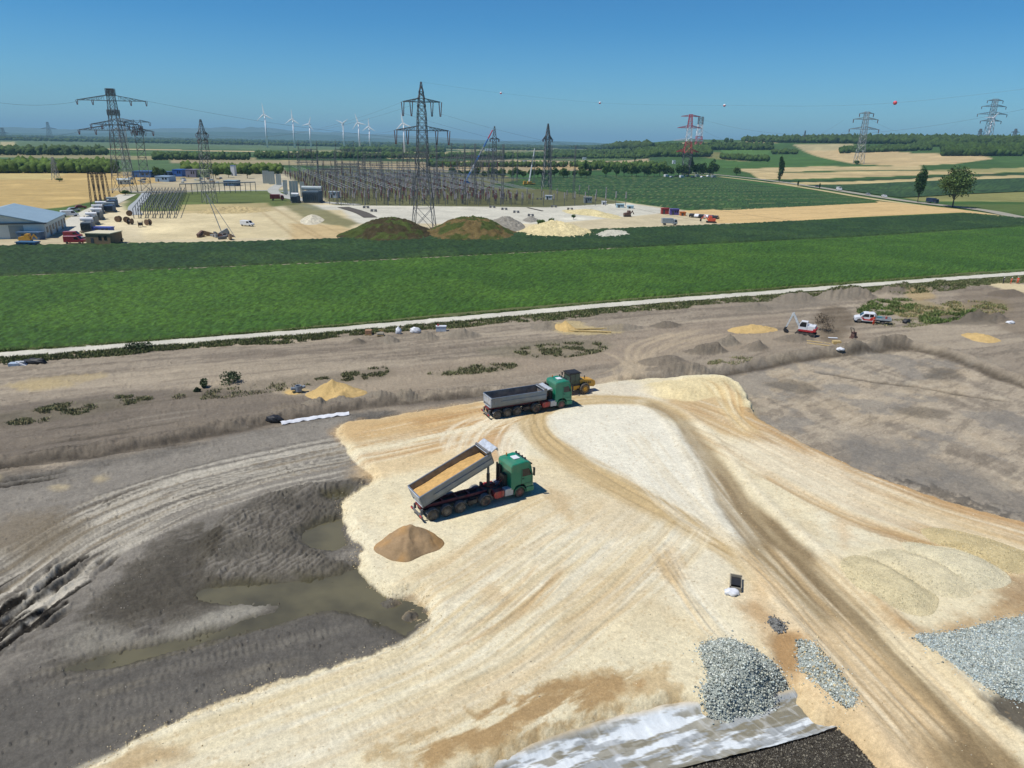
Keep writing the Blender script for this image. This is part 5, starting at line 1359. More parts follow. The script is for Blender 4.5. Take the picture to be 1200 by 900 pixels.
# ------------------------------------------------------------------ people
def person(loc, rz, label, cloth, pose=0, helmet=(.75, .75, .72), group=None, h=1.8):
    R = empty('person', loc, rz, label, 'person', group)
    J = {'pel': (0, 0, .95), 'sp': (0, .01, 1.15), 'ch': (0, .0, 1.36), 'nk': (0, .0, 1.50), 'hd': (0, .02, 1.62), 'tp': (0, .01, 1.76),
         'hl': (-.1, 0, .9), 'kl': (-.12, .06+.1*pose, .5), 'al': (-.13, -.02-.1*pose, .09), 'tl': (-.14, .14-.1*pose, .04), 'hr': (.1, 0, .9), 'kr': (.12, .03, .5), 'ar': (.14, .04+.12*pose, .09), 'tr': (.15, .2+.12*pose, .04),
         'sl': (-.19, 0, 1.42), 'el': (-.26, .0, 1.14), 'wl': (-.24, .18, .96), 'fl': (-.22, .25, .90), 'sr': (.19, 0, 1.42), 'er': (.27, .02, 1.15), 'wr': (.22, .24, 1.08), 'fr': (.19, .32, 1.06)}
    rad = {'pel': .15, 'sp': .135, 'ch': .165, 'nk': .06, 'hd': .095, 'tp': .07, 'hl': .10, 'kl': .07, 'al': .05, 'tl': .045, 'hr': .10, 'kr': .07, 'ar': .05, 'tr': .045, 'sl': .075, 'el': .05, 'wl': .035, 'fl': .035, 'sr': .075, 'er': .05, 'wr': .035, 'fr': .035}
    E = [('pel', 'sp'), ('sp', 'ch'), ('ch', 'nk'), ('nk', 'hd'), ('hd', 'tp'), ('pel', 'hl'), ('hl', 'kl'), ('kl', 'al'), ('al', 'tl'), ('pel', 'hr'), ('hr', 'kr'), ('kr', 'ar'), ('ar', 'tr'), ('ch', 'sl'), ('sl', 'el'), ('el', 'wl'), ('wl', 'fl'), ('ch', 'sr'), ('sr', 'er'), ('er', 'wr'), ('wr', 'fr')]
    ks = list(J); me = bpy.data.meshes.new('body_skeleton'); me.from_pydata([J[k] for k in ks], [(ks.index(a), ks.index(b)) for a, b in E], [])
    o = bpy.data.objects.new('body', me); COL.objects.link(o)
    md = o.modifiers.new('skin', 'SKIN')
    for i, k in enumerate(ks):
        me.skin_vertices[0].data[i].radius = (rad[k], rad[k]*(.75 if k in ('pel', 'sp', 'ch') else 1)); me.skin_vertices[0].data[i].use_root = (k == 'pel')
    o.modifiers.new('sub', 'SUBSURF').levels = 2
    dg = bpy.context.evaluated_depsgraph_get(); me2 = bpy.data.meshes.new_from_object(o.evaluated_get(dg)); bpy.data.objects.remove(o)
    skin = mat('skin', (.45, .26, .18), .6); boots = black
    me2.materials.clear(); me2.materials.append(cloth); me2.materials.append(skin); me2.materials.append(boots)
    for f in me2.polygons:
        c = f.center; f.use_smooth = True
        f.material_index = 2 if c.z < .16 else (1 if (c.z > 1.52 or (abs(c.x) > .15 and c.y > .19 and c.z > .8)) else 0)
    b = bpy.data.objects.new('body', me2); COL.objects.link(b); b.parent = R
    KIDS.setdefault(R.name, []).append(b)
    m = MB(); m.lathe((0, .01, 1.66), (0, .01, 2), [(0, .135), (.02, .125), (.08, .115), (.13, .07), (.15, .0)], 14); m.build('helmet', mat('helmet_%d' % int(helmet[0]*100), helmet, .4), R)
    m = MB(); m.box(-.17, .17, -.13, .14, 1.14, 1.18); m.build('reflective_band', mat('reflective', (.7, .7, .66), .3), R)
    R.scale = (h/1.8,)*3
    return R
hv = mat('hi_vis_orange', (.80, .09, .03), .8, var=.12)
p = gp(1023, 381); person(p, math.radians(200), 'person in bright orange-red workwear standing beside the white pickup', hv, .3, h=1.9)
p = gp(1184.5, 333); person(p, 1.0, 'person in orange workwear, left of the two on the pale patch by the path', hv, .5, group='people by the path at the far right')
p = gp(1192, 332.5); person(p, 2.2, 'person in orange workwear, right of the two on the pale patch by the path', hv, .2, group='people by the path at the far right')
p = gp(1175.5, 332.5); person(p, .4, 'person in dark clothing on the pale patch, left of the orange workers', mat('dark_cloth', (.03, .035, .04), .8), .2, group='people by the path at the far right', h=1.7)

# ------------------------------------------------------------------ pickup
def pickup(loc, rz):
    R = empty('pickup_truck', loc, rz, 'white dropside pickup with red door flash parked on the bare soil', 'pickup')
    prof = [(-.35, .45), (-.35, 1.0), (-.3, 1.95), (-.15, 2.0), (1.35, 2.0), (1.6, 1.93), (2.25, 1.28), (3.0, 1.1), (3.15, .95), (3.18, .5), (3.05, .38), (2.75, .42), (2.68, .68), (2.3, .82), (1.92, .68), (1.85, .42), (.0, .42)]
    MB().prism(prof, -.95, .95, inset=.06).build('body', whitep, R, bevel=.05)
    MB().prism([(1.6, 1.88), (1.68, 1.86), (2.23, 1.32), (2.15, 1.3)], -.78, .78).build('windscreen', glass, R)
    for s in (-1, 1):
        y0, y1 = (.925, .955) if s > 0 else (-.955, -.925)
        MB().prism([(.75, 1.25), (.75, 1.82), (1.42, 1.82), (1.95, 1.3), (1.95, 1.25)], y0, y1).build('side_window', glass, R)
        MB().prism([(-.15, 1.25), (-.15, 1.82), (.62, 1.82), (.62, 1.25)], y0, y1).build('side_window', glass, R)
        MB().prism([(.1, .6), (-.1, 1.2), (.35, 1.2), (.6, .85), (1.4, .85), (1.9, 1.18), (2.1, 1.18), (1.6, .6)], y0*1.006, y1*1.006).build('red_flash', mat('red_flash_paint', (.55, .03, .02), .4), R)
        for x in (2.3, -1.75): wheel(R, x, s*.82, .36, .24, rimgrey, s)
        m = MB(); m.box(1.75, 1.85, s*1.05-.1, s*1.05+.1, 1.3, 1.5); m.build('mirror', black, R)
        MB().box(3.08, 3.19, min(s*.55, s*.85), max(s*.55, s*.85), .8, .98).build('headlight', lampw, R)
    MB().box(3.1, 3.2, -.9, .9, .38, .6).build('bumper', black, R)
    MB().box(-3.0, -.4, -.4, .4, .5, .75).build('chassis', black, R)
    b = MB(); b.box(-3.1, -.45, -1.05, 1.05, .80, .90); bed = b.build('load_bed', guard, R)
    m = MB(); m.box(-3.12, -.45, -1.08, -1.03, .9, 1.25); m.box(-3.12, -.45, 1.03, 1.08, .9, 1.25); m.box(-3.15, -3.1, -1.08, 1.08, .9, 1.25); m.box(-.47, -.42, -1.08, 1.08, .9, 1.8); m.build('dropside', mat('dropside_alu', (.4, .44, .46), .5, metal=.3), bed)
    m = MB(); m.box(-1.6, -.8, -.5, .3, .9, 1.35); m.build('tool_chest', mat('chest_blue', (.1, .25, .28), .6), bed)
    m = MB(); m.cyl((-2.3, .2, .9), (-2.3, .2, 1.5), .18, n=10); m.build('canister', redp, bed)
    m = MB(); m.cyl((.6, -.5, 2.0), (.6, -.5, 2.14), .08, n=8); m.build('beacon', orange_p, R)
    return R
a = gp(1007, 378); b = gp(1039, 380.5); d = (a-b); pc = (a+b)/2
pick = pickup((pc.x, pc.y+.5, pc.z), math.atan2(d.y, d.x)); pick.scale = (1.03,)*3

# ------------------------------------------------------------------ excavator
def excavator(loc, rz, turn):
    R = empty('excavator', loc, rz, 'white and red excavator with its arm lowered, digging a trench', 'excavator')
    tr = mat('track_steel', (.05, .045, .04), .8, dirt=.5)
    for s in (-1, 1):
        m = MB(); m.prism([(-1.5, .1), (-1.75, .4), (-1.5, .72), (1.5, .72), (1.75, .4), (1.5, .1), (1.3, 0), (-1.3, 0)], s*.95-.22, s*.95+.22); t = m.build('track', tr, R)
        m = MB()
        for k in range(14): m.box(-1.55+k*.23, -1.45+k*.23, s*.95-.24, s*.95+.24, .7, .76)
        for x in (-1.3, -.65, 0, .65, 1.3): m.cyl((x, s*.95-.24, .3), (x, s*.95+.24, .3), .17, n=10)
        m.build('track_pads', black, t)
    MB().box(-.9, .9, -.8, .8, .35, .75).build('undercarriage', tr, R)
    Mt = Matrix.Rotation(turn, 4, 'Z')
    def mb(): 
        m = MB(); m.M = Mt; return m
    m = mb(); m.cyl((0, 0, .72), (0, 0, .9), .6, n=18); m.build('slew_ring', black, R)
    red = mat('red_machine_paint', (.42, .02, .025), .45, dirt=.2)
    m = mb(); m.box(-1.25, 1.2, -1.07, 1.07, .9, 1.25); m.build('deck', red, R)
    m = mb(); m.prism([(-1.7, .95), (-1.75, 1.55), (-1.3, 1.6), (-1.1, 1.0)], -1.08, 1.08, inset=.08); m.build('counterweight', red, R, bevel=.05)
    m = mb(); m.prism([(-1.55, 1.55), (-1.5, 1.98), (-.1, 2.05), (.1, 1.1), (-1.2, 1.1)], -1.0, 1.0); m.build('engine_cover', whitep, R, bevel=.06)
    m = mb(); m.box(.2, 1.1, -1.05, -.1, 1.12, 1.7); m.build('side_cover', red, R, bevel=.05)
    m = mb(); m.prism([(-.2, 1.15), (-.2, 2.75), (.9, 2.75), (1.25, 2.1), (1.3, 1.15)], .12, 1.05); cb = m.build('cab', whitep, R, bevel=.04)
    m = mb(); m.prism([(0, 1.75), (0, 2.6), (.8, 2.6), (1.1, 2.1), (1.1, 1.75)], .10, 1.07); m.box(.88, 1.30, .2, .97, 1.75, 2.05); m.build('cab_window', glass, cb)
    m = mb(); m.prism([(.95, 1.1), (1.15, 1.0), (2.3, 2.9), (2.7, 3.75), (2.45, 3.8), (1.95, 3.05)], -.2, .1); bo = m.build('boom', mat('boom_grey', (.55, .58, .58), .5, dirt=.2), R, bevel=.02)
    m = mb(); m.cyl((.9, -.05, 1.0), (2.0, -.05, 2.3), .08, n=8); m.build('boom_ram', silver, bo)
    m = mb(); m.prism([(2.35, 3.95), (2.75, 3.85), (3.65, 1.0), (3.5, .9), (3.35, 1.1)], -.16, .06); m.build('stick', MATS['boom_grey'], R, bevel=.02)
    m = mb(); m.prism([(3.3, 1.15), (3.75, 1.05), (3.9, .5), (3.5, .1), (3.0, .15), (3.15, .5), (3.5, .6)], -.5, .4); m.build('bucket', black, R, bevel=.02)
    m = mb(); m.cyl((-.9, -.4, 1.9), (-.9, -.4, 2.3), .05, n=8); m.build('exhaust', black, R)
    return R
p = gp(944, 393); excavator(p, math.radians(150), math.radians(0))
# small brown plate compactor on the soil
p = gp(1000, 396); R = empty('plate_compactor', p, .6, 'small brown soil compactor standing alone on the bare ground', 'compactor')
rb_ = mat('rust_brown', (.12, .06, .045), .7, dirt=.4)
m = MB(); m.box(-.45, .45, -.3, .3, .0, .18, .03); m.build('plate', rb_, R); m = MB(); m.box(-.3, .25, -.25, .25, .18, .75, .05); m.build('engine', rb_, R, bevel=.04)
m = MB(); m.cyl((-.2, -.2, .6), (-.6, -.2, 1.3), .04, n=6); m.cyl((-.2, .2, .6), (-.6, .2, 1.3), .04, n=6); m.cyl((-.6, -.2, 1.3), (-.6, .2, 1.3), .04, n=6); m.build('handle', black, R)
R.scale = (1.5,)*3
# trench box, planks and boards beside the excavator
wood_m = mat('raw_timber', A(214, 186, 128), .8, var=.2, scale=4)
def plank(px, py, L, rz, label, w_=.25, t=.08, col=wood_m, group='planks lying beside the trench', z=.05):
    p = gp(px, py, z); m = MB(); m.box(-L/2, L/2, -w_/2, w_/2, 0, t); o = m.build('plank', col, None, bevel=.01); o.location = p; o.rotation_euler = (0, 0, rz)
    return tag(o, label, 'plank', group)
plank(957, 401, 4.5, -.45, 'long yellow plank lying behind the excavator, upper of two')
plank(962, 404.5, 4.5, -.45, 'long yellow plank lying behind the excavator, lower of two')
plank(976, 396.5, 1.6, -.1, 'short white board lying in front of the dead brown bush', .45, .1, whitep)
p = gp(980, 403); R = tag(MB().box(-.7, .7, -.35, .35, 0, .55).build('crate', wood_m, None, bevel=.02), 'yellow timber crate beside the excavator trench', 'crate'); R.location = p
plank(700, 386, 9, .12, 'long yellow timber lying on the soil right of the small steep sand heap', .35, .2, wood_m, None)
plank(690, 389, 8, -.05, 'yellow timber lying nearest the small steep sand heap', .35, .2, wood_m, None)
plank(440, 388, 7, .08, 'long yellow timber lying along the path above the pallets', .3, .15, wood_m, None)
def pallet_stack(px, py, label, rows, rz=0.1, col=None, group=None):
    p = gp(px, py); R = empty('pallet', p, rz, label, 'pallet', group)
    m = MB()
    for y in (-.5, 0, .5): m.box(-.6, .6, y-.06, y+.06, 0, .1)
    m.build('runner', wood_m, R)
    for k in range(5): MB().box(-.6+k*.26, -.44+k*.26, -.6, .6, .1, .13).build('slat', wood_m, R)
    if rows:
        m = MB(); m.box(-.55, .55, -.55, .55, .13, .13+rows); m.build('load', col or mat('brick_red', A(170, 130, 100), .9, var=.2), R, bevel=.03)
    return R
pallet_stack(432, 392, 'pallet of brown bricks beside the path, left of the white bags', .7, group='pallets near the path')
pallet_stack(446, 393, 'pallet with low grey load beside the path, between the bricks and the bags', .3, col=conc, group='pallets near the path')
p = gp(517, 388); R = empty('site_cabinet', p, .1, 'small white cabinet with a red lid beside the gravel path', 'cabinet')
MB().box(-.9, .9, -.4, .4, 0, .9).build('box', mat('cabinet_blue', (.5, .56, .62), .5), R, bevel=.03); MB().box(-.95, .95, -.45, .45, .9, .98).build('lid', whitep, R); MB().box(-.7, -.4, -.1, .1, .98, 1.3).build('beacon', redp, R)
p = gp(22, 428); R = empty('broken_slab', p, .2, 'white and blue broken slabs dumped at the left end of the path', 'rubble')
m = MB(); m.box(-1.2, .2, -.5, .5, 0, .4); m.build('slab', mat('slab_blue', (.35, .42, .5), .7), R); m = MB(); m.M = Matrix.Rotation(.5, 4, 'Y'); m.box(-.2, 1.3, -.4, .6, .2, .5); m.build('slab', whitep, R); m = MB(); m.M = Matrix.Rotation(-.4, 4, 'X') @ Matrix.Translation((.2, .2, .3)); m.box(-.5, .6, -.5, .4, .1, .3); m.build('slab', whitep, R)
o = bag(42, 425.5, 1.6, .5, .5, 'dark heap of torn membrane right of the broken slabs', col=blk, name='membrane_heap', seed=12); o['category'] = 'heap'

# ------------------------------------------------------------------ grass and weeds: small blades in patches
gr_m = vcmat('grass_blades', ((.5, .2),), rough=.8, bump=0)
def grass(px, n, h, label_cols, seed, clump=.5, name='grass', w_=.06, thr=.45):
    n = int(n*(1.1 if 71 <= seed <= 75 else 1.9)); h *= .65; w_ *= .55
    if 71 <= seed <= 75: thr += .03; label_cols = [c*.55+A(128, 122, 96)*.45 for c in label_cols]
    P = W(crom(px, 4, True)); g = np.random.default_rng(seed)
    lo, hi = P.min(0), P.max(0); X_ = []; tot = 0
    while tot < n:
        q = g.uniform(lo, hi, (n*3, 2)); k = (sdist(q[:, 0], q[:, 1], P) > 0) & (fbm(q[:, 0]/1.8, q[:, 1]/1.8, seed+7, 3) > thr+.12*g.random(n*3)); q = q[k]
        X_.append(q); tot += len(q)
        if len(X_) > 8: break
    q = np.concatenate(X_)[:n]; n = len(q); z = groundz(q[:, 0], q[:, 1])
    a = g.random(n)*6.283; hh2 = h*(.35+g.random(n)); le = g.normal(0, .35, (n, 2))*hh2[:, None]; w2 = w_*(.6+g.random(n))
    dx = np.cos(a)*w2; dy = np.sin(a)*w2
    V = np.stack([np.column_stack([q[:, 0]-dx, q[:, 1]-dy, z-.03]), np.column_stack([q[:, 0]+dx, q[:, 1]+dy, z-.03]), np.column_stack([q[:, 0]+le[:, 0]+dx*1.2, q[:, 1]+le[:, 1]+dy*1.2, z+hh2*.7]), np.column_stack([q[:, 0]+le[:, 0]*1.5-dx*.5, q[:, 1]+le[:, 1]*1.5-dy*.5, z+hh2])], 1).reshape(-1, 3)
    F = np.arange(n*4).reshape(-1, 4)
    c = np.array(label_cols)[g.integers(0, len(label_cols), n)]*(.7+.6*g.random((n, 1)))
    return tag(npmesh(name, V, F, gr_m, C=np.repeat(c, 4, 0)), kind='stuff')
gg = [A(108, 118, 74), A(124, 130, 84), A(92, 106, 64), A(150, 142, 108)]
gd = [A(160, 152, 114), A(138, 144, 96), A(176, 162, 122), A(120, 130, 86)]
bright = [A(106, 130, 68), A(116, 134, 76), A(92, 114, 60), A(146, 148, 98)]
verge = lambda a, b, o0, o1: [(a, pv(a)+o0), ((a+b)/2, pv((a+b)/2)+o0), (b, pv(b)+o0), (b, pv(b)+o1), ((a+b)/2, pv((a+b)/2)+o1), (a, pv(a)+o1)]
pv = lambda x: float(np.interp(x, [0, 200, 400, 600, 800, 1000, 1200], [417.5, 402, 386.5, 368.5, 351, 335.5, 320.5]))
for i in range(12):
    a = -40+i*105
    grass([(a, pv(a)+3), (a+55, pv(a+55)+3), (a+110, pv(a+110)+3), (a+110, pv(a+110)+8+3*random.random()), (a+55, pv(a+55)+8+4*random.random()), (a, pv(a)+8)], 2600, .55, gg, 40+i, thr=.30, w_=.09)
    grass([(a, pv(a)-4.6), (a+110, pv(a+110)-4.6), (a+110, pv(a+110)-3.0), (a, pv(a)-3.0)], 1200, .4, bright, 60+i, thr=.3, w_=.08)
grass([(600, 412), (640, 404), (700, 402), (712, 408), (690, 416), (640, 420)], 2600, .5, gg, 71, w_=.08)
grass([(500, 438), (560, 428), (606, 427), (590, 434), (540, 440)], 1600, .45, gg, 72, w_=.08)
grass([(0, 492), (60, 476), (140, 464), (180, 468), (110, 482), (30, 498)], 3000, .4, gd, 73, w_=.07)
grass([(340, 452), (400, 438), (450, 430), (450, 440), (400, 448)], 1500, .4, gg, 74, w_=.08)
grass([(200, 466), (260, 456), (340, 448), (340, 456), (250, 468)], 900, .4, gd, 75, w_=.07)
grass([(1004, 366), (1020, 354), (1045, 350), (1072, 354), (1068, 364), (1035, 370)], 2400, .75, bright, 76, w_=.10, thr=.42)
grass([(1076, 374), (1090, 366), (1130, 364), (1142, 370), (1120, 376), (1090, 380)], 1700, .75, bright, 77, w_=.10, thr=.45)
grass([(1045, 362), (1110, 354), (1170, 356), (1175, 368), (1110, 370), (1060, 372)], 2400, .6, gd+[A(176, 160, 104)], 78, w_=.09)
grass([(1010, 378), (1060, 374), (1100, 378), (1060, 384)], 700, .4, gd, 79)
grass([(1040, 345), (1100, 335), (1160, 328), (1160, 334), (1100, 342)], 1500, .7, gg, 80, w_=.1)
grass([(830, 424), (870, 418), (880, 424), (840, 430)], 500, .3, gd, 81)
# shrubs made of leaves
def leaf_cloud(n, rx, ry, rz_, zc, g, leaf, lumps=9, shell=.55):
    c = g.normal(0, 1, (lumps, 3)); c /= np.linalg.norm(c, axis=1)[:, None]; c *= g.uniform(.25, .72, (lumps, 1)); sz = g.uniform(.30, .52, lumps)
    k = g.integers(0, lumps, n); d = g.normal(0, 1, (n, 3)); d /= np.linalg.norm(d, axis=1)[:, None]
    q = c[k]+d*(sz[k]*(shell+(1-shell)*g.random(n)))[:, None]
    q[:, 0] *= rx; q[:, 1] *= ry; q[:, 2] = q[:, 2]*rz_+zc
    u_ = g.normal(0, 1, (n, 3)); u_ /= np.linalg.norm(u_, axis=1)[:, None]; v_ = np.cross(u_, g.normal(0, 1, (n, 3))); v_ /= np.linalg.norm(v_, axis=1)[:, None]
    s = (leaf*(.6+.8*g.random(n)))[:, None]
    V = np.stack([q+u_*s, q+v_*s*.7, q-u_*s, q-v_*s*.7], 1).reshape(-1, 3)
    shade = np.repeat(.75+.5*g.random(lumps), 1)[k]*(.8+.4*g.random(n))
    return V, np.arange(n*4).reshape(-1, 4), np.repeat(shade, 4)
lf = vcmat('tree_leaves', ((.15, .18), (1.5, .15)), rough=.65, bump=0, spec=.2)
bark = mat('bark', (.10, .075, .055), .9, var=.3, scale=5, bump=.5)
def tree(name, h, r, zc, rz_, trunk_h, tr, col, n, leaf, seed, lumps=12, label=None, group=None, cat='tree', loc=(0, 0, 0), limbs=5, bare=False):
    g = np.random.default_rng(seed); R = empty(name, loc, 0, label, cat, group)
    V, F, s = leaf_cloud(n, r, r, rz_, zc, g, leaf, lumps)
    npmesh('crown', V, F, lf, R, C=np.asarray(col)[None]*s[:, None])
    m = MB(); m.cyl((0, 0, -.3), (0, 0, trunk_h), tr, tr*.7, n=7); m.cyl((0, 0, trunk_h), (0, 0, zc+rz_*.4), tr*.7, tr*.2, n=6)
    for i in range(limbs):
        a = 6.28*i/limbs+g.random(); z0 = trunk_h*(.8+.3*g.random()); m.cyl((0, 0, z0), (math.cos(a)*r*.55, math.sin(a)*r*.55, zc+rz_*(g.random()*.5-.1)), tr*.4, tr*.12, n=5)
    m.build('trunk', bark, R); return R
p = gp(968, 388); tree('dead_bush', 4, 2.6, 1.8, 1.8, .6, .08, A(140, 124, 106), 1100, .10, 31, 10, 'leafless brown bush beside the excavator', None, 'bush', p, 9)
for i, (bx, by, bh, lb) in enumerate([(238, 454, .9, 'small green bush, left of the pair on the grey strip'), (271, 449, 1.2, 'wide dark green bush right of the small one on the grey strip'), (232, 459, .5, 'lowest green weed clump below the pair of bushes'), (162, 410, 1.1, 'dark bush on the lower verge of the path')]):
    tree('bush', 2, bh*(1.9 if i in (1, 3) else 1), bh*.6, bh*.7, .2, .05, A(84, 96, 66), 700, .12, 90+i, 8, lb, 'bushes on the bare ground', 'bush', gp(bx, by), 3)

# ================================================================== BEYOND THE CROPS
def proj(P):
    v = Vector(P)-Vector((0, 0, CAM_H)); z = v.dot(fw)
    return 600+FPX*v.dot(cr)/z, 450-FPX*v.dot(cu)/z
def height_to(p, py):
    lo, hi = 0.0, 400.0
    for _ in range(40):
        m_ = (lo+hi)/2
        if proj((p[0], p[1], p[2]+m_))[1] > py: lo = m_
        else: hi = m_
    return lo
def W1px(p, px): return px*mpp(p)
steel = mat('galvanised_steel', (.13, .135, .14), .6, metal=.2, var=.1)
steel_l = mat('pale_steel', (.30, .31, .31), .6, metal=.2, var=.1)
pred = mat('pylon_red', (.55, .05, .08), .6, var=.1); pwhite = mat('pylon_white', (.8, .8, .8), .6, var=.05)
insul = mat('porcelain_brown', (.16, .06, .05), .4, var=.2)
def pylon(base, top, widths, arms, label, mat_=steel, rz=0.0, bar=.16, ins=0.0, zones=None, group=None, name='pylon', cabin=None, cat='pylon', top_w=None):
    """widths: [(py, px)], arms: [(py, half px)], all measured in the photograph and turned into metres at the pylon's place"""
    p = at1(*base); s = mpp(p); R = empty(name, p, rz, label, cat, group)
    H = height_to(p, top); zof = lambda py: height_to(p, py)
    ww = sorted([(0.0, widths[0][1]*s)]+[(zof(a), b*s) for a, b in widths[1:]])
    wz = lambda z: float(np.interp(z, [a for a, b in ww], [b for a, b in ww]))
    def section(z0, z1, m_):
        mb = MB(); z = z0
        for sx in (-1, 1):
            for sy in (-1, 1):
                k = 5
                for i in range(k):
                    a = z0+(z1-z0)*i/k; b = z0+(z1-z0)*(i+1)/k
                    mb.cyl((sx*wz(a)/2, sy*wz(a)/2, a), (sx*wz(b)/2, sy*wz(b)/2, b), bar, n=4, caps=False)
        while z < z1-.2:
            w = wz(z); dz = min(max(w*.95, 2.2), z1-z); w2 = wz(z+dz); a, b = w/2, w2/2
            for (x0, y0, x1, y1) in ((-1, -1, 1, -1), (1, -1, 1, 1), (1, 1, -1, 1), (-1, 1, -1, -1)):
                mb.cyl((x0*a, y0*a, z), (x1*b, y1*b, z+dz), bar*.6, n=3, caps=False); mb.cyl((x1*a, y1*a, z), (x0*b, y0*b, z+dz), bar*.6, n=3, caps=False)
                mb.cyl((x0*b, y0*b, z+dz), (x1*b, y1*b, z+dz), bar*.6, n=3, caps=False)
            z += dz
        return mb.build('tower_body', m_, R)
    if zones is None: section(0, H, mat_)
    else:
        for (pa, pb, m_) in zones: section(zof(pa) if pa < base[1] else 0, zof(pb), m_)
    for ar in arms:
        py, hp = ar[0], ar[1]; m_ = ar[2] if len(ar) > 2 and ar[2] else mat_; z = zof(py); L = hp*s; th = max(L*.16, 1.2); w = max(wz(z), .8)
        if len(ar) > 3: th *= ar[3]
        mb = MB()
        for sg in (-1, 1):
            n = 6
            for sy in (-1, 1):
                mb.cyl((0, sy*w/2, z), (sg*L, 0, z), bar*.9, n=4, caps=False)
                mb.cyl((sg*w*.4, sy*w/2, z+th), (sg*L, 0, z+.1), bar*.9, n=4, caps=False)
            for i in range(1, n):
                t = i/n; x = sg*(w/2+(L-w/2)*t); t2 = (i+1)/n; x2 = sg*(w/2+(L-w/2)*t2)
                for sy in (-1, 1):
                    y = sy*w/2*(1-t); mb.cyl((x, y, z), (x, y, z+th*(1-t)), bar*.5, n=3, caps=False); mb.cyl((x, y, z+th*(1-t)), (x2, sy*w/2*(1-t2), z), bar*.5, n=3, caps=False)
                mb.cyl((x, -w/2*(1-t), z), (x, w/2*(1-t), z), bar*.5, n=3, caps=False)
        arm = mb.build('cross_arm', m_, R)
        if ins:
            for sg in (-1, 1):
                for f in ((1.0, .55) if hp > 18 else (1.0,)):
                    m2 = MB(); x = sg*L*f; z2 = z+th*(1-f)*0
                    for dx in (-.5, .5): m2.cyl((x+dx, 0, z2), (x+dx*.3, 0, z2-ins*s), bar*1.0, n=5)
                    m2.build('insulator_string', insul, arm)
    if cabin:
        for (pa, pb) in cabin:
            a, b = zof(pa), zof(pb); w = wz(a)*.5+.3; mb = MB(); n = 5
            for i in range(n+1):
                t = a+(b-a)*i/n
                for (x0, y0, x1, y1) in ((-1, -1, 1, -1), (1, -1, 1, 1), (1, 1, -1, 1), (-1, 1, -1, -1)): mb.cyl((x0*w, y0*w, t), (x1*w, y1*w, t), bar, n=3, caps=False)
                x = -w+2*w*i/n
                for y in (-w, w): mb.cyl((x, y, a), (x, y, b), bar, n=3, caps=False)
            mb.build('head_frame', mat_, R)
    return p, s, H
pylon((147, 226), 104, [(226, 21), (180, 14), (150, 10), (118, 7), (104, 5.5)], [(118, 37), (146, 26), (153, 40)], 'tall dark lattice pylon with a boxed head left of the switchyard', bar=.20, ins=5, cabin=[(112, 104), (135, 129)], rz=.12)
pylon((172, 224), 141, [(224, 11), (180, 8), (155, 9), (141, 7)], [(143, 13), (155, 7)], 'dense lattice pylon just right of the tall boxed-head pylon', bar=.14, cabin=[(158, 148)], rz=.5, ins=4)
pylon((152, 215), 139, [(215, 9), (170, 7), (139, 6)], [(141, 12), (152, 10)], 'slim lattice pylon standing between two darker pylons at left', bar=.13, rz=.2, ins=4, mat_=steel_l)
pylon((246, 238), 140, [(238, 13), (200, 10), (165, 8), (155, 6), (140, 1.2)], [(157, 6.5), (164, 5)], 'pointed lattice pylon behind the pale yard left of the transformers', bar=.14, rz=.8, ins=4)
P2c = pylon((497, 268), 96, [(268, 25), (215, 15), (180, 12), (150, 10), (118, 8), (105, 4), (96, 1)], [(119.5, 21), (153, 30)], 'large dark lattice pylon with two crossarms rising between the grassy mounds', bar=.17, ins=15, rz=-.05)
pylon((579, 214), 148, [(214, 8), (185, 5), (163, 4.5), (148, .8)], [(163, 5)], 'thin grey pylon behind the blue crane boom', bar=.3, ins=3)
pylon((640, 220), 145, [(220, 9), (190, 6), (163, 5), (155, 3), (145, .8)], [(163, 5.5, None, 2)], 'thin dark pylon behind the white boom at the green field', bar=.3, ins=3, rz=.3)
pylon((803, 207), 134, [(207, 7), (180, 9), (164, 6), (149, 5), (134, 3)], [(136.5, 11, pred), (150, 14, pred, 1.2), (165, 17.5, pwhite, 1.0), (178, 13, pred, 1.8)], 'red and white striped pylon with four crossarms before the wooded hill',
      zones=[(207, 180, steel), (180, 166, pred), (166, 150, pwhite), (150, 134, pred)], bar=.30, cabin=None)
pylon((818, 174), 137, [(174, 7), (155, 6), (148, 5), (137, 5)], [], 'red and white striped radio mast standing on the hill crest', zones=[(174, 160, pred), (160, 146, pwhite), (146, 137, steel)], bar=.8, name='radio_mast', cat='mast')
pylon((1006, 192), 131, [(192, 9), (165, 6), (131, 4)], [(133, 8), (140, 14), (151.5, 17)], 'grey pylon with three crossarms in the hillside wheat field', bar=.35, ins=4, mat_=steel_l)
pylon((1156, 166), 116, [(166, 8), (140, 5), (116, 4)], [(118, 9), (125, 14), (134, 17), (142, 12)], 'grey pylon with four crossarms in front of the right-hand wind turbine', bar=.6, ins=3, mat_=steel_l)
pylon((59, 164), 143, [(164, 5), (143, 1.5)], [(151, 10)], 'distant single-armed pylon above the left horizon', bar=.8)
pylon((5, 164), 150, [(164, 4), (150, 2)], [(156, 7)], 'distant pylon at the extreme left of the horizon', bar=.8)
pylon((66, 211), 184, [(211, 7), (184, 1.5)], [(192, 4)], 'small grey pylon standing in the left wheat field edge', bar=.15, mat_=steel_l)
pylon((942, 166), 153, [(166, 2), (153, .6)], [], 'distant thin mast on the right-hand ridge', bar=.6, name='radio_mast', cat='mast')
pylon((1188, 163), 151, [(163, 4), (151, 1.5)], [(155, 5)], 'distant small pylon on the ridge at the far right', bar=.7)
pylon((1147, 163), 151, [(163, 4), (151, 1.5)], [(154, 3)], 'tiny distant pylon left of the right-hand wind turbine', bar=.7)
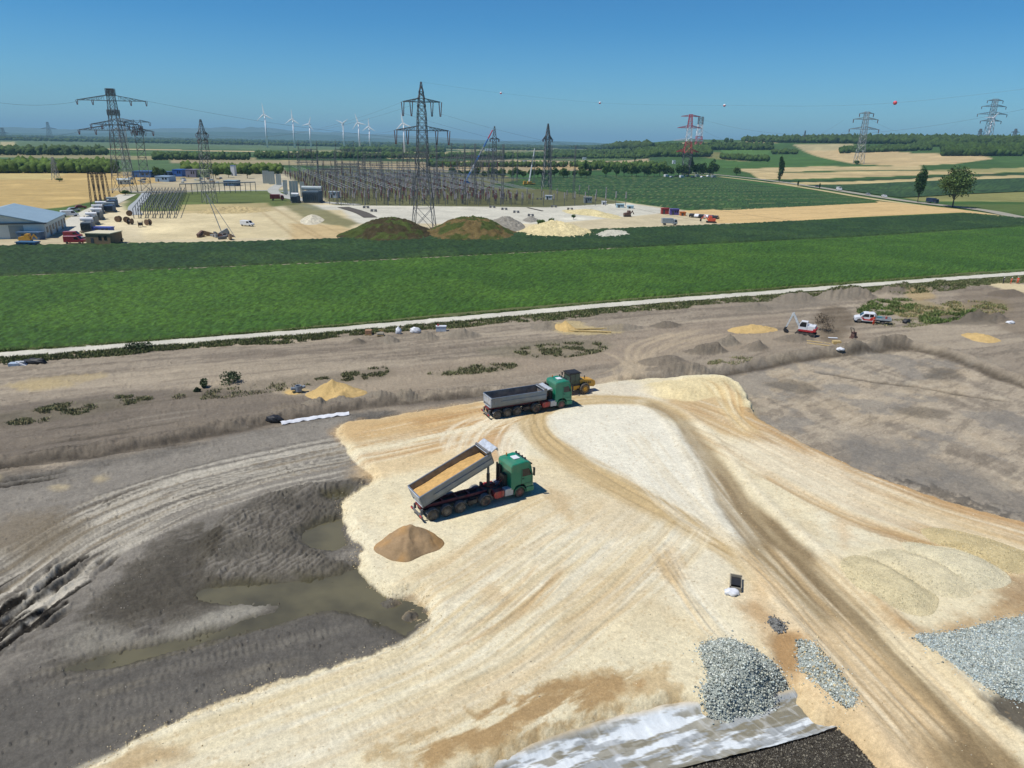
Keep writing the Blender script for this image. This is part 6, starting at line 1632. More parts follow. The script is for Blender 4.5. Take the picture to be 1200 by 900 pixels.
# ---- wind turbines
def turbine(base, hub, bl, ang, label):
    p = at1(*base); s = mpp(p); H = height_to(p, hub); R = empty('wind_turbine', p, math.radians(-15), label, 'wind turbine', 'wind turbines on the plain')
    r0 = max(2.4, s*1.15)
    whitep = mat('turbine_white', (.86, .87, .88), .5, var=.02)
    MB().cyl((0, 0, -6), (0, 0, H), r0, r0*.6, n=14).build('tower', whitep, R, smooth=True)
    MB().cyl((0, 4, H+1), (0, -5, H+1), r0*.8, r0*.6, n=10).build('nacelle', whitep, R)
    h = MB().cyl((0, -5, H+1), (0, -7.5, H+1), r0*.7, r0*.3, n=10).build('hub', whitep, R)
    L = bl*s
    for k in range(3):
        a = math.radians(ang+120*k); d = Vector((math.sin(a), 0, math.cos(a))); o = Vector((0, -6.2, H+1)); n_ = Vector((math.cos(a), 0, -math.sin(a)))
        m = MB(); w = r0*.85; V = []
        for t, c in ((0, .5), (.15, 1.0), (.5, .65), (1, .15)):
            q = o+d*(L*t)
            for (u_, v_) in ((-.35, 0), (0, .25), (.65, 0), (0, -.25)): V.append(q+n_*(u_*w*2*c)+Vector((0, v_*w*c, 0)))
        F = [(i*4+j, i*4+(j+1) % 4, i*4+4+(j+1) % 4, i*4+4+j) for i in range(3) for j in range(4)]+[(3, 2, 1, 0), (12, 13, 14, 15)]
        m._add(V, F); m.build('blade', whitep, h)
for a in [((313.5, 173), 134.5, 12.5, -6, 'tallest wind turbine, first from the left of the row'), ((345.5, 173), 140, 11, 0, 'wind turbine second from the left, right of the tallest'), ((364.5, 172.5), 146, 9, 20, 'short wind turbine, third from the left'),
          ((403.5, 173.5), 145, 9, 55, 'wind turbine fourth from the left, first of the close trio'), ((421.5, 175), 144, 10.5, -18, 'wind turbine in the middle of the close trio'), ((433.8, 174.5), 149, 9.5, 0, 'wind turbine at the right of the close trio'),
          ((474, 180), 145, 12, -10, 'wind turbine directly left of the large dark pylon'), ((1157, 166), 139, 9, 35, 'wind turbine on the right ridge behind the four-armed pylon')]: turbine(*a)
# ---- cables and marker balls
cable_m = mat('cable', (.10, .10, .11), .6, metal=.3, var=.05)
def cable(a, b, sag, r, label, n=24, group='overhead power lines'):
    a = Vector(a); b = Vector(b); m = MB(); pts = []
    for i in range(n+1):
        t = i/n; q = a.lerp(b, t); q.z -= sag*4*t*(1-t); pts.append(q)
    for i in range(n): m.cyl(pts[i]-a, pts[i+1]-a, r, n=3, caps=False)
    o = m.build('power_line', cable_m, None); o.location = a
    return tag(o, label, 'power line', group), pts
pb, ps, pH = P2c
# earth wire from the big pylon's tip, through the four marker balls, away to the right
balls = [(587, 109, 300), (703, 120.5, 262), (849, 123.5, 222), (1049, 120.5, 182)]
pts = [Vector((pb.x, pb.y, pb.z+pH))]
for (bx, by, ry) in balls:
    d = ray([bx], [by])[0]; t = ry/d[1]; pts.append(Vector((d[0]*t, ry, CAM_H+d[2]*t)))
d_ = pts[-1]-pts[-2]; pts.append(pts[-1]+d_*1.2+Vector((0, 0, 6)))
cp = crom([tuple(q) for q in pts], 8); m = MB()
for i in range(len(cp)-1): m.cyl(Vector(cp[i])-pts[0], Vector(cp[i+1])-pts[0], .018, n=3, caps=False)
o = m.build('power_line', cable_m, None); o.location = pts[0]; tag(o, 'thin earth wire carrying the four marker balls across the sky', 'power line')
pink = mat('marker_pink', (.75, .10, .13), .5, var=.05)
for i, (q, nm_) in enumerate(zip(pts[1:5], ['small marker ball nearest the large dark pylon', 'small marker ball second from the large dark pylon', 'marker ball above the red and white pylon', 'largest pink marker ball, on the wire at the right'])):
    R = empty('marker_ball', q-Vector((0, 0, .5)), 0, nm_, 'marker ball', 'marker balls on the earth wire')
    r_ = [.42, .38, .38, .46][i]
    for half, mm_ in ((1, pwhite if i < 3 else pink), (0, pink)):
        pr = [(r_*(1-math.cos(math.pi/2*k/6)), r_*math.sin(math.pi/2*k/6)) for k in range(7)]
        m = MB()
        if half: m.lathe((0, 0, .5+r_), (0, 0, -9), pr, 16)
        else: m.lathe((0, 0, .5-r_), (0, 0, 9), pr, 16)
        m.build('shell', mm_, R, smooth=True)
def sky_pt(px, py, Y_): 
    d = ray([px], [py])[0]; t = Y_/d[1]; return Vector((d[0]*t, Y_, CAM_H+d[2]*t))
pz = lambda py: pb.z+height_to(pb, py)
for i, (sx, py, ex, ey) in enumerate([(21, 133, 1500, 175), (-21, 133, 1500, 205), (30, 166, 1500, 268), (-30, 166, 1500, 300)]):
    cable((pb.x+sx*ps, pb.y, pz(py)), sky_pt(ex, ey, 190), 13, .025, ['conductor from the upper right arm of the large pylon to the right', 'conductor from the upper left arm of the large pylon to the right', 'conductor from the lower right arm of the large pylon to the right', 'conductor from the lower left arm of the large pylon to the right'][i])
for i, (a, b, ya, yb) in enumerate([((492, 120), (236, 158), 340, 420), ((470, 120), (236, 160), 340, 420), ((523, 153), (172, 156), 340, 480), ((463, 153), (172, 158), 340, 480)]):
    cable(sky_pt(*a, ya), sky_pt(*b, yb), 6, .03, 'conductor between the large pylon and the left switchyard pylons')
for i, (a, b, ya, yb, sg) in enumerate([((640, 163), (790, 165), 620, 900, 10), ((640, 163), (579, 163), 620, 700, 5), ((170, 118), (640, 164), 430, 620, 8), ((819, 150), (995, 152), 900, 1000, 25), ((817, 165), (990, 140), 900, 1000, 25), ((1020, 140), (1145, 125), 1000, 1900, 40), ((1023, 152), (1145, 134), 1000, 1900, 40), ((814, 137), (1200, 128), 900, 500, 18), ((95, 118), (-60, 108), 430, 380, 4), ((94, 154), (-60, 150), 430, 380, 4), ((814, 178), (1300, 190), 900, 480, 12)]):
    cable(sky_pt(*a, ya), sky_pt(*b, yb), sg, .06, 'distant conductor strung between two of the far pylons')

# ---- switchyard
lampost = steel
def gantry_proto():
    R = empty('gantry', (0, 0, 0)); m = MB(); H = 15; Wd = 15
    for x in (-Wd/2, Wd/2):
        m2 = MB()
        for sx in (-.5, .5):
            for sy in (-.5, .5): m2.cyl((x+sx*1.2, sy*1.2, 0), (x+sx*.5, sy*.5, H+6), .11, n=3, caps=False)
        for k in range(9): 
            z = k*2.2; e_ = .6-.035*k
            m2.cyl((x-e_, -e_, z), (x+e_, -e_, z+2.2), .07, n=3, caps=False); m2.cyl((x+e_, e_, z), (x-e_, e_, z+2.2), .07, n=3, caps=False)
        m2.build('leg', steel, R)
    for z, y in ((H, -.6), (H, .6), (H+1.3, 0)): m.cyl((-Wd/2, y, z), (Wd/2, y, z), .11, n=3, caps=False)
    for k in range(12):
        x = -Wd/2+k*Wd/12; m.cyl((x, -.6, H), (x+Wd/12, 0, H+1.3), .07, n=3, caps=False); m.cyl((x, 0, H+1.3), (x+Wd/12, .6, H), .07, n=3, caps=False)
    m.build('beam', steel, R)
    for x in (-4.5, 0, 4.5):
        MB().cyl((x, 0, H), (x, 0, H-2.6), .16, n=5).build('insulator_string', insul, R)
    return R
def disc_proto():
    R = empty('disconnector', (0, 0, 0))
    for x in (-4, 0, 4):
        m = MB()
        for y in (-1.4, 1.4): m.cyl((x, y, 0), (x, y, 2.6), .14, n=4)
        m.box(x-.12, x+.12, -1.8, 1.8, 2.5, 2.75); m.build('frame', steel, R)
    for x in (-4, 0, 4):
        for y in (-1.4, 1.4): m = MB(); m.lathe((x, y, 2.75), (x, y, 9), [(0, .26), (.3, .34), (.6, .24), (.9, .34), (1.2, .24), (1.5, .34), (1.8, .22), (2.6, .2)], 5); m.build('insulator', insul2 if x else MATS['porcelain_grey'], R)
    for x in (-4, 0, 4): MB().cyl((x, -2.6, 5.4), (x, 2.6, 5.4), .12, n=4).build('contact_tube', steel_l, R)
    return R
mat('porcelain_grey', (.30, .27, .27), .4)
insul2 = mat('porcelain_red', (.17, .07, .065), .4, var=.15)
def ct_proto():
    R = empty('support_post', (0, 0, 0)); MB().cyl((0, 0, 0), (0, 0, 4.0), .17, n=5).build('column', steel, R)
    MB().lathe((0, 0, 4), (0, 0, 9), [(0, .3), (.5, .4), (.9, .26), (1.3, .38), (1.8, .25), (2.4, .35), (3.0, .25)], 6).build('insulator', mat('porcelain_grey', (.30, .27, .27), .4), R)
    MB().cyl((0, -.5, 7.1), (0, .5, 7.1), .2, n=6).build('cap', steel_l, R); return R
NLc, NRc, FLc, FRc = [np.array(at1(*q)[:2]) for q in ((400, 241), (733, 241), (338, 205), (582, 206))]
def yard(u, v): q = (NLc*(1-u)+NRc*u)*(1-v)+(FLc*(1-u)+FRc*u)*v; return q
ang = math.atan2(*( (NRc-NLc)[::-1] ))
reg = lambda u, v: ('front', 'middle', 'rear')[min(int(v*3), 2)]+' '+('left', 'centre', 'right')[min(int(max(u, 0)*3), 2)]
st = {}; gp_ = gantry_proto(); dp = disc_proto(); cpz = ct_proto()
gl = 'steel portal gantry with hanging insulators inside the substation'
rgn = random.Random(3)
for v in (0.02, .13, .25, .37, .50, .63, .77, .9, 1.0):
    for u in (.04, .2, .36, .52, .68, .84, .97):
        if rgn.random() < (.12 if u < .6 else .6): continue
        q = yard(u+rgn.uniform(-.02, .02), v); place(gp_, st, (q[0], q[1], 0), ang, (1, 1, rgn.choice([.75, 1.0, 1.25, 1.5])), 'steel portal gantry in the %s part of the substation' % reg(u, v), 'gantry', 'portal gantries of the substation')
for v in np.linspace(.03, .98, 16):
    for u in np.linspace(.0, .64, 11):
        q = yard(u+rgn.uniform(-.01, .01), v+rgn.uniform(-.01, .01)); place(dp, st, (q[0], q[1], 0), ang, (1, 1, rgn.uniform(.9, 1.15)), 'three-pole disconnector with red-brown insulators, %s part of the substation' % reg(u, v), 'disconnector', 'disconnectors of the substation')
for v in np.linspace(.0, .9, 11):
    for u in np.linspace(.0, 1.0, 27):
        if u > .66 and v > .12+.1*math.sin(u*40): continue
        q = yard(u, v); place(cpz, st, (q[0], q[1], 0), ang, (1, 1, rgn.uniform(.85, 1.1)), 'slim support post with grey insulator, %s part of the substation' % reg(u, v), 'post', 'support posts of the substation')
# long tubular busbars
for k in range(9):
    u = .03+.078*k; a = yard(u, 0.02); b = yard(u, .98); m = MB()
    for o_ in (-3, 0, 3): m.cyl((o_, 0, 0), (b[0]-a[0]+o_, b[1]-a[1], 0), .14, n=4)
    o = m.build('busbar', steel_l, None); o.location = (a[0], a[1], 8.2); tag(o, ['first', 'second', 'third', 'fourth', 'fifth', 'sixth', 'seventh', 'eighth', 'ninth'][k]+' lengthwise busbar run from the left in the substation', 'busbar', 'busbars of the substation')
for k in range(7):
    v = .05+.14*k; a = yard(.0, v); b = yard(.68, v); m = MB()
    for o_ in (-2.5, 0, 2.5): m.cyl((0, o_, 0), (b[0]-a[0], b[1]-a[1]+o_, 0), .12, n=4)
    o = m.build('busbar', steel_l, None); o.location = (a[0], a[1], 13.6); tag(o, ['first', 'second', 'third', 'fourth', 'fifth', 'sixth', 'seventh'][k]+' high cross busbar run from the front in the substation', 'busbar', 'cross busbars of the substation')
ORD = ['first', 'second', 'third', 'fourth', 'fifth', 'sixth', 'seventh', 'eighth', 'ninth', 'tenth', 'eleventh', 'twelfth', 'thirteenth', 'fourteenth', 'fifteenth', 'sixteenth', 'seventeenth', 'eighteenth', 'nineteenth', 'twentieth', 'twenty-first', 'twenty-second', 'last']
# small yard on the left: rows of low rails on posts
for k in range(6):
    a = at1(160+k*8.5, 256); b = at1(178+k*7.5, 228); m = MB(); d = b-a; n = 9; nrm = Vector((-d.y, d.x, 0)).normalized()
    R = empty('rail_row', a, 0, ORD[k]+' row of dark posts and rails, counted from the left, in the grassy yard', 'rack', 'post rows in the grassy yard')
    for i in range(n+1):
        for s_ in (-1, 1):
            q = d*(i/n)+nrm*s_*.9; MB().cyl(q, q+Vector((0, 0, 3.9)), .16, n=4).build('post', steel, R)
    for s_ in (-1, 1): MB().cyl(nrm*s_*.9+Vector((0, 0, 4.0)), d+nrm*s_*.9+Vector((0, 0, 4.0)), .13, n=4).build('rail', steel, R)
a = at1(212, 228); b = at1(300, 225); R = empty('rail_row', a, 0, 'long pale beam on posts running right from the grassy yard', 'rack'); m = MB(); d = b-a
for i in range(15): MB().cyl(d*(i/14), d*(i/14)+Vector((0, 0, 6)), .2, n=4).build('post', steel, R)
MB().cyl(Vector((0, 0, 6)), d+Vector((0, 0, 6)), .35, n=5).build('rail', steel_l, R)
def Apost(px, py, top, label):
    p = at1(px, py); s = mpp(p); H = height_to(p, top); R = empty('line_mast', p, .2, label, 'mast', 'narrow brown masts by the transformers'); brown_s = mat('rusty_steel', (.14, .09, .06), .8)
    for sx in (-1, 1):
        m = MB(); x0 = sx*1.3; x1 = sx*.6
        for e_ in (-.35, .35): m.cyl((x0+e_, 0, 0), (x1+e_*.6, 0, H), .16, n=4)
        for k in range(12): 
            z = H*k/12; xx = x0+(x1-x0)*k/12; m.cyl((xx-.3, 0, z), (xx+.3, 0, z+H/12), .1, n=3)
        m.build('leg', brown_s, R)
    MB().cyl((-.9, 0, H*.96), (.9, 0, H*.96), .2, n=4).build('crossbar', brown_s, R)
for i, (x, l) in enumerate([(110.5, 'leftmost'), (116, 'second from left'), (121.5, 'third from left'), (127, 'rightmost')]): Apost(x, 240, 202, 'narrow brown lattice mast behind the white-topped transformers, %s of four' % l)
# ---- buildings and boxes
def Mat(n, c, r=.7, **k): return mat(n, c, r, **k)
roofm = Mat('roof_blue_grey', A(160, 182, 196), .45, var=.06, scale=.3); roofl = Mat('roof_light', A(176, 186, 190), .5, var=.05, scale=.3)
wallw = Mat('wall_pale', A(220, 226, 226), .8, var=.05, scale=.5); wallg = Mat('wall_grey', A(150, 158, 160), .8, var=.08, scale=.5)
Aw = at1(55, 279); Bw = at1(78, 266); Ld = (Bw-Aw); Lw = Ld.length; Ld.normalize(); Pw = Vector((-Ld.y, Ld.x, 0)); eh = height_to(Aw, 262); WW = 30.0
def warehouse():
    R = empty('warehouse', Aw, math.atan2(Ld.y, Ld.x), 'large pale warehouse with blue-grey pitched roof at the left edge', 'warehouse')
    rh = eh+3.6; hw = WW/2
    m = MB(); m.prism([(0, 0), (WW, 0), (WW, eh), (hw, rh), (0, eh)], 0, Lw, axis='x'); m.build('wall', wallw, R)
    def rf(y0, y1, za, zb, name, mt, ov=.5):
        mb = MB(); vs = [(-ov, y0, za), (Lw+ov, y0, za), (Lw+ov, y1, zb), (-ov, y1, zb)]; mb._add(vs+[(a, b, c+.35) for a, b, c in vs], [(0, 1, 2, 3), (4, 7, 6, 5), (0, 4, 5, 1), (1, 5, 6, 2), (2, 6, 7, 3), (3, 7, 4, 0)]); return mb.build(name, mt, R)
    r1 = rf(-.6, hw, eh-.1, rh, 'roof', roofm); rf(WW+.6, hw, eh-.1, rh, 'roof', roofl)
    m = MB()
    for k in range(12): m.box(k*Lw/12, k*Lw/12+.12, .2, hw-.3, rh+.2, rh+.2)
    n = 7
    for k in range(n):
        x = Lw*(k+.35)/n; MB().box(x, x+Lw/n*.45, -.12, .05, .2 if k % 2 else 1.6, eh*.72).build('door' if k % 2 else 'window', Mat('dark_opening', (.04, .05, .06), .4), R)
    for y in (6, 13, 21): MB().box(-.1, .05, y, y+4, .1, 4.2).build('gate', wallg, R)
    MB().box(-.55, .2, -.7, WW+.7, eh-.1, eh+.35).build('gutter', Mat('gutter_dark', (.08, .09, .1), .5), R)
warehouse()
a2 = Aw+Pw*(WW+2)+Ld*6; R = empty('annexe', a2, math.atan2(Ld.y, Ld.x), 'lower pale annexe with flat blue-grey roof left behind the warehouse', 'building')
MB().box(0, Lw*.9, 0, 14, 0, eh*.8).build('wall', wallw, R); MB().box(-.4, Lw*.9+.4, -.4, 14.4, eh*.8, eh*.8+.5).build('roof', roofm, R)
def boxthing(name, px, py, wpx, top, dep, col, label, cat, rz=0.0, roof=None, group=None, extra=None, z=0):
    p = at1(px, py); s = mpp(p); H = height_to(p, top); w = wpx*s; R = empty(name, p+Vector((0, 0, z)), rz, label, cat, group)
    MB().box(-w/2, w/2, 0, dep, 0, H).build('wall', col, R, bevel=.06)
    MB().box(-w/2-.2, w/2+.2, -.2, dep+.2, H, H+.25).build('roof', roof or col, R)
    m = MB(); m.box(-w*.3, -w*.3+.9, -.05, .04, 0, min(2.1, H*.8)); m.build('door', Mat('door_dark', (.05, .055, .06), .6), R)
    if w > 4:
        for k in range(2): MB().box(w*(.02+.22*k), w*(.14+.22*k), -.05, .04, H*.45, H*.8).build('window', glass, R)
    return R
cb = Mat('container_blue', (.05, .11, .20), .6, dirt=.2); cbb = Mat('bright_blue', (.03, .12, .42), .6); cream = Mat('cream_roof', A(222, 212, 182), .8); brownw = Mat('brown_boards', A(150, 122, 92), .9, var=.15, scale=1.5)
boxthing('site_container', 33.5, 281, 26, 273, 3, cb, 'dark blue container with two pale windows before the warehouse', 'container')
boxthing('skip', 30, 288, 22, 284.5, 2.5, Mat('skip_blue', (.04, .12, .22), .6), 'low blue skip at the crop edge below the blue container', 'skip')
boxthing('shed', 116, 287, 29, 274, 7, brownw, 'brown board shed with flat cream roof at the crop edge', 'shed', roof=cream)
boxthing('site_container', 119, 273, 22, 267, 2.5, Mat('tarp_blue', (.06, .10, .38), .6), 'long low container with bright blue top behind the brown shed', 'container')
boxthing('site_container', 391, 232, 11, 225, 4, Mat('cabin_white', (.55, .62, .66), .6), 'white cabin with dark windows at the left end of the substation', 'container')
boxthing('site_cabin', 643, 234, 8, 229.5, 3, whitep, 'small white cabin on the pale ground by the dark green field edge', 'cabin')
boxthing('site_cabin', 689, 238, 9, 231.5, 4, wallg, 'grey cabin with bluish machine at the dark green field edge', 'cabin')
boxthing('site_cabin', 708, 240, 5, 236.5, 3, whitep, 'tiny white cabin right of the grey cabin', 'cabin')
boxthing('site_cabin', 727, 243.5, 9, 239.5, 3, Mat('cabin_aqua', (.40, .55, .6), .6), 'pale aqua cabin, left of two near the far field corner', 'cabin')
boxthing('site_cabin', 739, 244.5, 7, 241.5, 3, MATS['cabin_aqua'], 'pale aqua cabin, right of two near the far field corner', 'cabin')
boxthing('site_container', 779.5, 251, 8.5, 244.5, 3, Mat('container_red', (.30, .03, .03), .6), 'dark red container at the corner of the dark green field', 'container')
boxthing('site_container', 790.5, 252, 10, 245.5, 3, Mat('container_violet', (.08, .06, .26), .6), 'blue-violet container right of the dark red one', 'container')
boxthing('site_container', 800.5, 253, 6, 249, 3, Mat('container_orange', (.55, .16, .03), .6), 'small orange container right of the blue-violet one', 'container')
boxthing('warehouse', 166, 208, 22, 201, 16, Mat('hall_blue', (.05, .12, .30), .6), 'long dark blue hall beyond the left wheat field', 'hall')
boxthing('warehouse', 190, 207, 17, 201.5, 14, cb, 'dark blue hall right of the long blue hall', 'hall')
boxthing('warehouse', 208, 207, 11, 199, 14, cbb, 'bright blue hall among the distant storage yards', 'hall')
boxthing('warehouse', 224, 208, 12, 199, 14, Mat('hall_mauve', (.22, .20, .26), .7), 'mauve-grey hall right of the bright blue hall', 'hall')
boxthing('warehouse', 235.5, 208, 8, 199.5, 12, Mat('hall_lime', (.38, .45, .20), .7), 'pale lime hall right of the mauve-grey hall', 'hall')
boxthing('warehouse', 190, 213, 16, 207, 12, Mat('hall_pale_blue', (.30, .42, .55), .7), 'pale blue hall in front of the dark blue halls', 'hall')
boxthing('warehouse', 269, 218, 14, 212, 10, cb, 'small dark blue hall left of the transformer walls', 'hall', roof=roofm)
boxthing('tower_house', 273, 206, 4.5, 194, 5, whitep, 'narrow white tower building with blue cap behind the hedge', 'tower', roof=cbb)
boxthing('greenhouse', 146, 216, 14, 211, 20, Mat('greenhouse_film', (.55, .6, .56), .5), 'pale plastic greenhouse at the edge of the left wheat field', 'greenhouse', rz=.5)
boxthing('farmhouse', 358, 178, 10, 175, 20, Mat('house_tan', A(186, 176, 140), .8), 'pale distant farm building on the plain behind the substation', 'house')
boxthing('farmhouse', 790, 172+20, 3, 188, 8, whitep, 'tiny white house at the foot of the wooded hill', 'house')
for i, (x, y, w, t, c) in enumerate([(685, 187, 4, 184.5, whitep), (735, 183, 5, 180.5, cream), (615, 190, 5, 188, whitep), (690, 184.5, 3, 182, Mat('house_red', (.3, .12, .08), .8)), (760, 182, 4, 180, whitep), (1040-400, 183, 5, 181, cream), (560, 182, 8, 180, whitep), (575, 177, 14, 174, whitep)]):
    boxthing('farmhouse', x, y, w, t, 12, c, ['small white farmhouse above the tree row near the thin dark pylon', 'cream farmhouse left of the wooded hill', 'white farmhouse between the blue boom and the white boom', 'red-brown farmhouse beside the white one on the plain', 'white farmhouse just left of the wooded hill', 'cream farmhouse behind the thin dark pylon', 'white farm hall behind the blue crane boom', 'long white hall on the far horizon right of the crane tip'][i], 'house')
# storage clutter around the distant yards
rc = random.Random(21); cc_ = [whitep, wallg, cb, MATS['hall_pale_blue'], brownw, cream, roofl]
for i in range(26):
    x = rc.uniform(150, 260); y = 209+rc.random()*6; p = at1(x, y); s = mpp(p)
    o = MB().box(-s*rc.uniform(.8, 2), s*rc.uniform(.8, 2), -1.5, 1.5, 0, s*rc.uniform(1, 2.4)).build('stored_crate', rc.choice(cc_), None, bevel=.1); o.location = p; o.rotation_euler.z = rc.uniform(-.5, .5)
    tag(o, 'stored crate among the clutter of the distant yards at left', 'crate', 'stored crates in the distant yards')
# transformers with white tops
def transformer(px, py, wpx, top, label, rz=0.3, top_m=whitep, tank_m=None, group='white-topped transformers beside the warehouse road', depth=6, fins=True):
    p = at1(px, py); s = mpp(p); w = wpx*s; H = height_to(p, top); R = empty('transformer', p, rz, label, 'transformer', group); tank_m = tank_m or Mat('tank_grey', (.16, .19, .21), .6, dirt=.2)
    MB().box(-w*.38, w*.38, 0, depth, .6, H*.68).build('tank', tank_m, R, bevel=.1)
    if fins:
        for k in range(8): MB().box(-w*.36+k*w*.1, -w*.36+k*w*.1+.12, -1.0, 0, 1.0, H*.62).build('radiator_fin', Mat('fin_dark', (.06, .08, .10), .6), R)
    MB().cyl((-w*.48, depth*.4, H*.86), (w*.48, depth*.4, H*.86), H*.12, n=10).build('conservator', top_m, R)
    for x in (-w*.25, w*.25): MB().cyl((x, depth*.7, H*.66), (x, depth*.7, H*1.05), .22, .12, n=6).build('bushing', insul2, R)
    MB().box(-w*.45, w*.45, -.3, depth+.3, 0, .6).build('plinth', conc, R); return R
for i, (x, y, w, t, l) in enumerate([(102, 273, 14, 255, 'nearest white-topped transformer, beside the brown shed'), (107, 264, 12, 249, 'second white-topped transformer from the front'), (113, 258, 12, 244, 'third white-topped transformer from the front'), (113.5, 251, 12, 240, 'fourth white-topped transformer from the front'), (118, 247, 12, 236, 'farthest white-topped transformer, in front of the brown masts')]): transformer(x, y, w, t, l)
for i, (x, y, l) in enumerate([(128, 249, 'front dark blue transformer right of the white-topped row'), (131, 243, 'rear dark blue transformer right of the white-topped row')]): transformer(x, y, 12, y-12, l, tank_m=cb, top_m=wallg, group='dark blue transformers')
transformer(364, 238, 24, 218, 'large grey transformer bank between concrete walls and substation', tank_m=Mat('tank_slate', (.10, .14, .17), .6), top_m=roofl, rz=0, group=None, depth=10)
transformer(345, 238, 9, 226, 'small dark transformer left of the large grey bank', tank_m=MATS['tank_slate'], rz=0, group=None)
for i, (x, y, w, t, l) in enumerate([(312, 215, 7, 200, 'pale concrete fire wall, leftmost of the tall slabs'), (319, 216, 7, 201, 'pale concrete fire wall, second of the tall slabs'), (327, 217, 6, 204, 'pale concrete fire wall, third of the tall slabs'), (335, 228, 5, 211, 'white concrete fire wall left of the transformer bank'), (345.5, 236, 10, 212, 'widest white concrete fire wall beside the transformer bank'), (355, 231, 5, 213, 'white concrete fire wall behind the transformer bank')]):
    p = at1(x, y); s = mpp(p); H = height_to(p, t); R = empty('concrete_wall', p, .25, l, 'wall', 'concrete fire walls by the transformers')
    n = 3
    for k in range(n): MB().box(-w*s/2+k*w*s/n, -w*s/2+(k+1)*w*s/n-.08, 0, .6, 0, H).build('panel', Mat('firewall', A(186, 192, 188), .8, var=.06), R)
# vehicles
def car(px, py, col, label, rz=0.0, kind='car', L=4.4, group=None, sc=1.0, loc=None):
    p = loc if loc is not None else at1(px, py, .36); h = {'car': 1.45, 'van': 2.1, 'truck': 3.2}[kind]; w = {'car': 1.8, 'van': 1.95, 'truck': 2.4}[kind]; L = {'car': 4.4, 'van': 5.3, 'truck': 7.5}[kind]
    R = empty('parked_car' if group and 'parked' in group else kind if kind != 'truck' else 'lorry', p, rz, label, {'truck': 'lorry'}.get(kind, kind), group); R.scale = (sc,)*3
    if kind == 'car': prof = [(-2.15, .35), (-2.2, .8), (-1.9, .95), (-1.3, 1.42), (.3, 1.45), (1.05, .95), (2.0, .78), (2.18, .5), (2.15, .3)]
    elif kind == 'van': prof = [(-2.6, .35), (-2.6, 2.0), (-2.45, 2.1), (1.1, 2.1), (1.9, 1.2), (2.6, 1.0), (2.65, .4)]
    else: prof = [(1.8, .5), (1.8, 2.6), (2.0, 2.75), (3.3, 2.7), (3.65, 1.6), (3.7, .5)]
    MB().prism(prof, -w/2, w/2, inset=.06).build('body' if kind != 'truck' else 'cab', col, R, bevel=.04)
    if kind == 'truck': MB().box(-3.7, 1.6, -1.2, 1.2, .9, 3.2).build('box_body', col, R, bevel=.04); wp = [(3.3, 2.5), (3.4, 2.5), (3.68, 1.65), (3.6, 1.6)]
    elif kind == 'van': wp = [(1.12, 2.03), (1.2, 2.03), (1.93, 1.22), (1.84, 1.22)]
    else: wp = [(.32, 1.4), (.42, 1.4), (1.08, .98), (.98, .95)]
    MB().prism(wp, -w*.42, w*.42).build('windscreen', glass, R)
    for s in (-1, 1):
        y0, y1 = sorted((s*w/2*.97, s*w/2*1.01))
        MB().prism([(-1.2, .95), (-.95, 1.34), (.25, 1.36), (.85, .95)] if kind == 'car' else ([(.3, 1.2), (.3, 1.85), (1.1, 1.85), (1.6, 1.2)] if kind == 'van' else [(2.3, 1.6), (2.3, 2.4), (3.2, 2.4), (3.4, 1.6)]), y0, y1).build('side_window', glass, R)
        for x in ((1.35, -1.35) if kind == 'car' else (1.7, -1.7) if kind == 'van' else (2.7, -2.2)):
            r = .33 if kind != 'truck' else .48; MB().cyl((x, s*(w/2-.22), r), (x, s*(w/2+.01), r), r, n=12).build('wheel', rubber, R)
    return R
def road_dir(x):
    a = at1(x-6, np.interp(x-6, [900, 960, 1010, 1070, 1150], [211.5, 220, 228, 237, 246.5])); b = at1(x+6, np.interp(x+6, [900, 960, 1010, 1070, 1150], [211.5, 220, 228, 237, 246.5])); return math.atan2(b.y-a.y, b.x-a.x)
darkb = Mat('car_dark_blue', (.02, .03, .07), .3); redc = Mat('car_red', (.25, .02, .03), .35); blackc = Mat('car_black', (.02, .02, .022), .3); silc = Mat('car_silver', (.4, .42, .44), .35, metal=.3)
car(983, 223.5, whitep, 'white van driving on the country road', road_dir(983), 'van', sc=1.25)
car(1017, 229, silc, 'silver car in the middle of the three vehicles on the country road', road_dir(1017))
car(1036, 231.5, whitep, 'white car on the country road left of the tall poplar', road_dir(1036), sc=1.15)
car(1092, 239, darkb, 'dark blue lorry on the country road between poplar and round tree', road_dir(1092)+.2, 'truck', sc=1.05)
car(957, 219.5, darkb, 'small dark car on the country road near the saplings', road_dir(957))
car(86, 278, redc, 'dark red car, upper of two red cars left of the shed', .2, 'van', loc=at1(86, 279, .1))
car(88, 284, redc, 'dark red car, lower of two red cars at the crop edge', .1, 'van', loc=at1(88, 285.5, .1), sc=1.1)
car(97, 283, silc, 'silver car parked between the red cars and the shed', 1.2, loc=at1(98, 283, .1))
car(134, 282, blackc, 'dark vehicle parked at the right end of the brown shed', .3, 'van', loc=at1(134, 284, .1))
car(82, 252, whitep, 'white van parked behind the warehouse', .8, 'van', loc=at1(82, 254, .1), sc=1.2)
car(86, 248, silc, 'silver car parked behind the white van by the warehouse', .8, loc=at1(87, 248, .1), sc=1.2)
car(95, 244, redc, 'red car parked at the far end of the warehouse road', .6, loc=at1(95, 244.5, .1), sc=1.1)
car(288, 262, whitep, 'white pickup van on the pale yard near the scrap', -.3, 'van', loc=at1(290, 265, .1), sc=1.0)
car(325, 234, redc, 'red lorry parked left of the transformer bank', .3, 'truck', loc=at1(325, 235, .1))
car(783, 262, silc, 'long pale vehicle at the crop edge left of the orange digger', 0.05, 'truck', loc=at1(784, 264, .1), sc=.9)
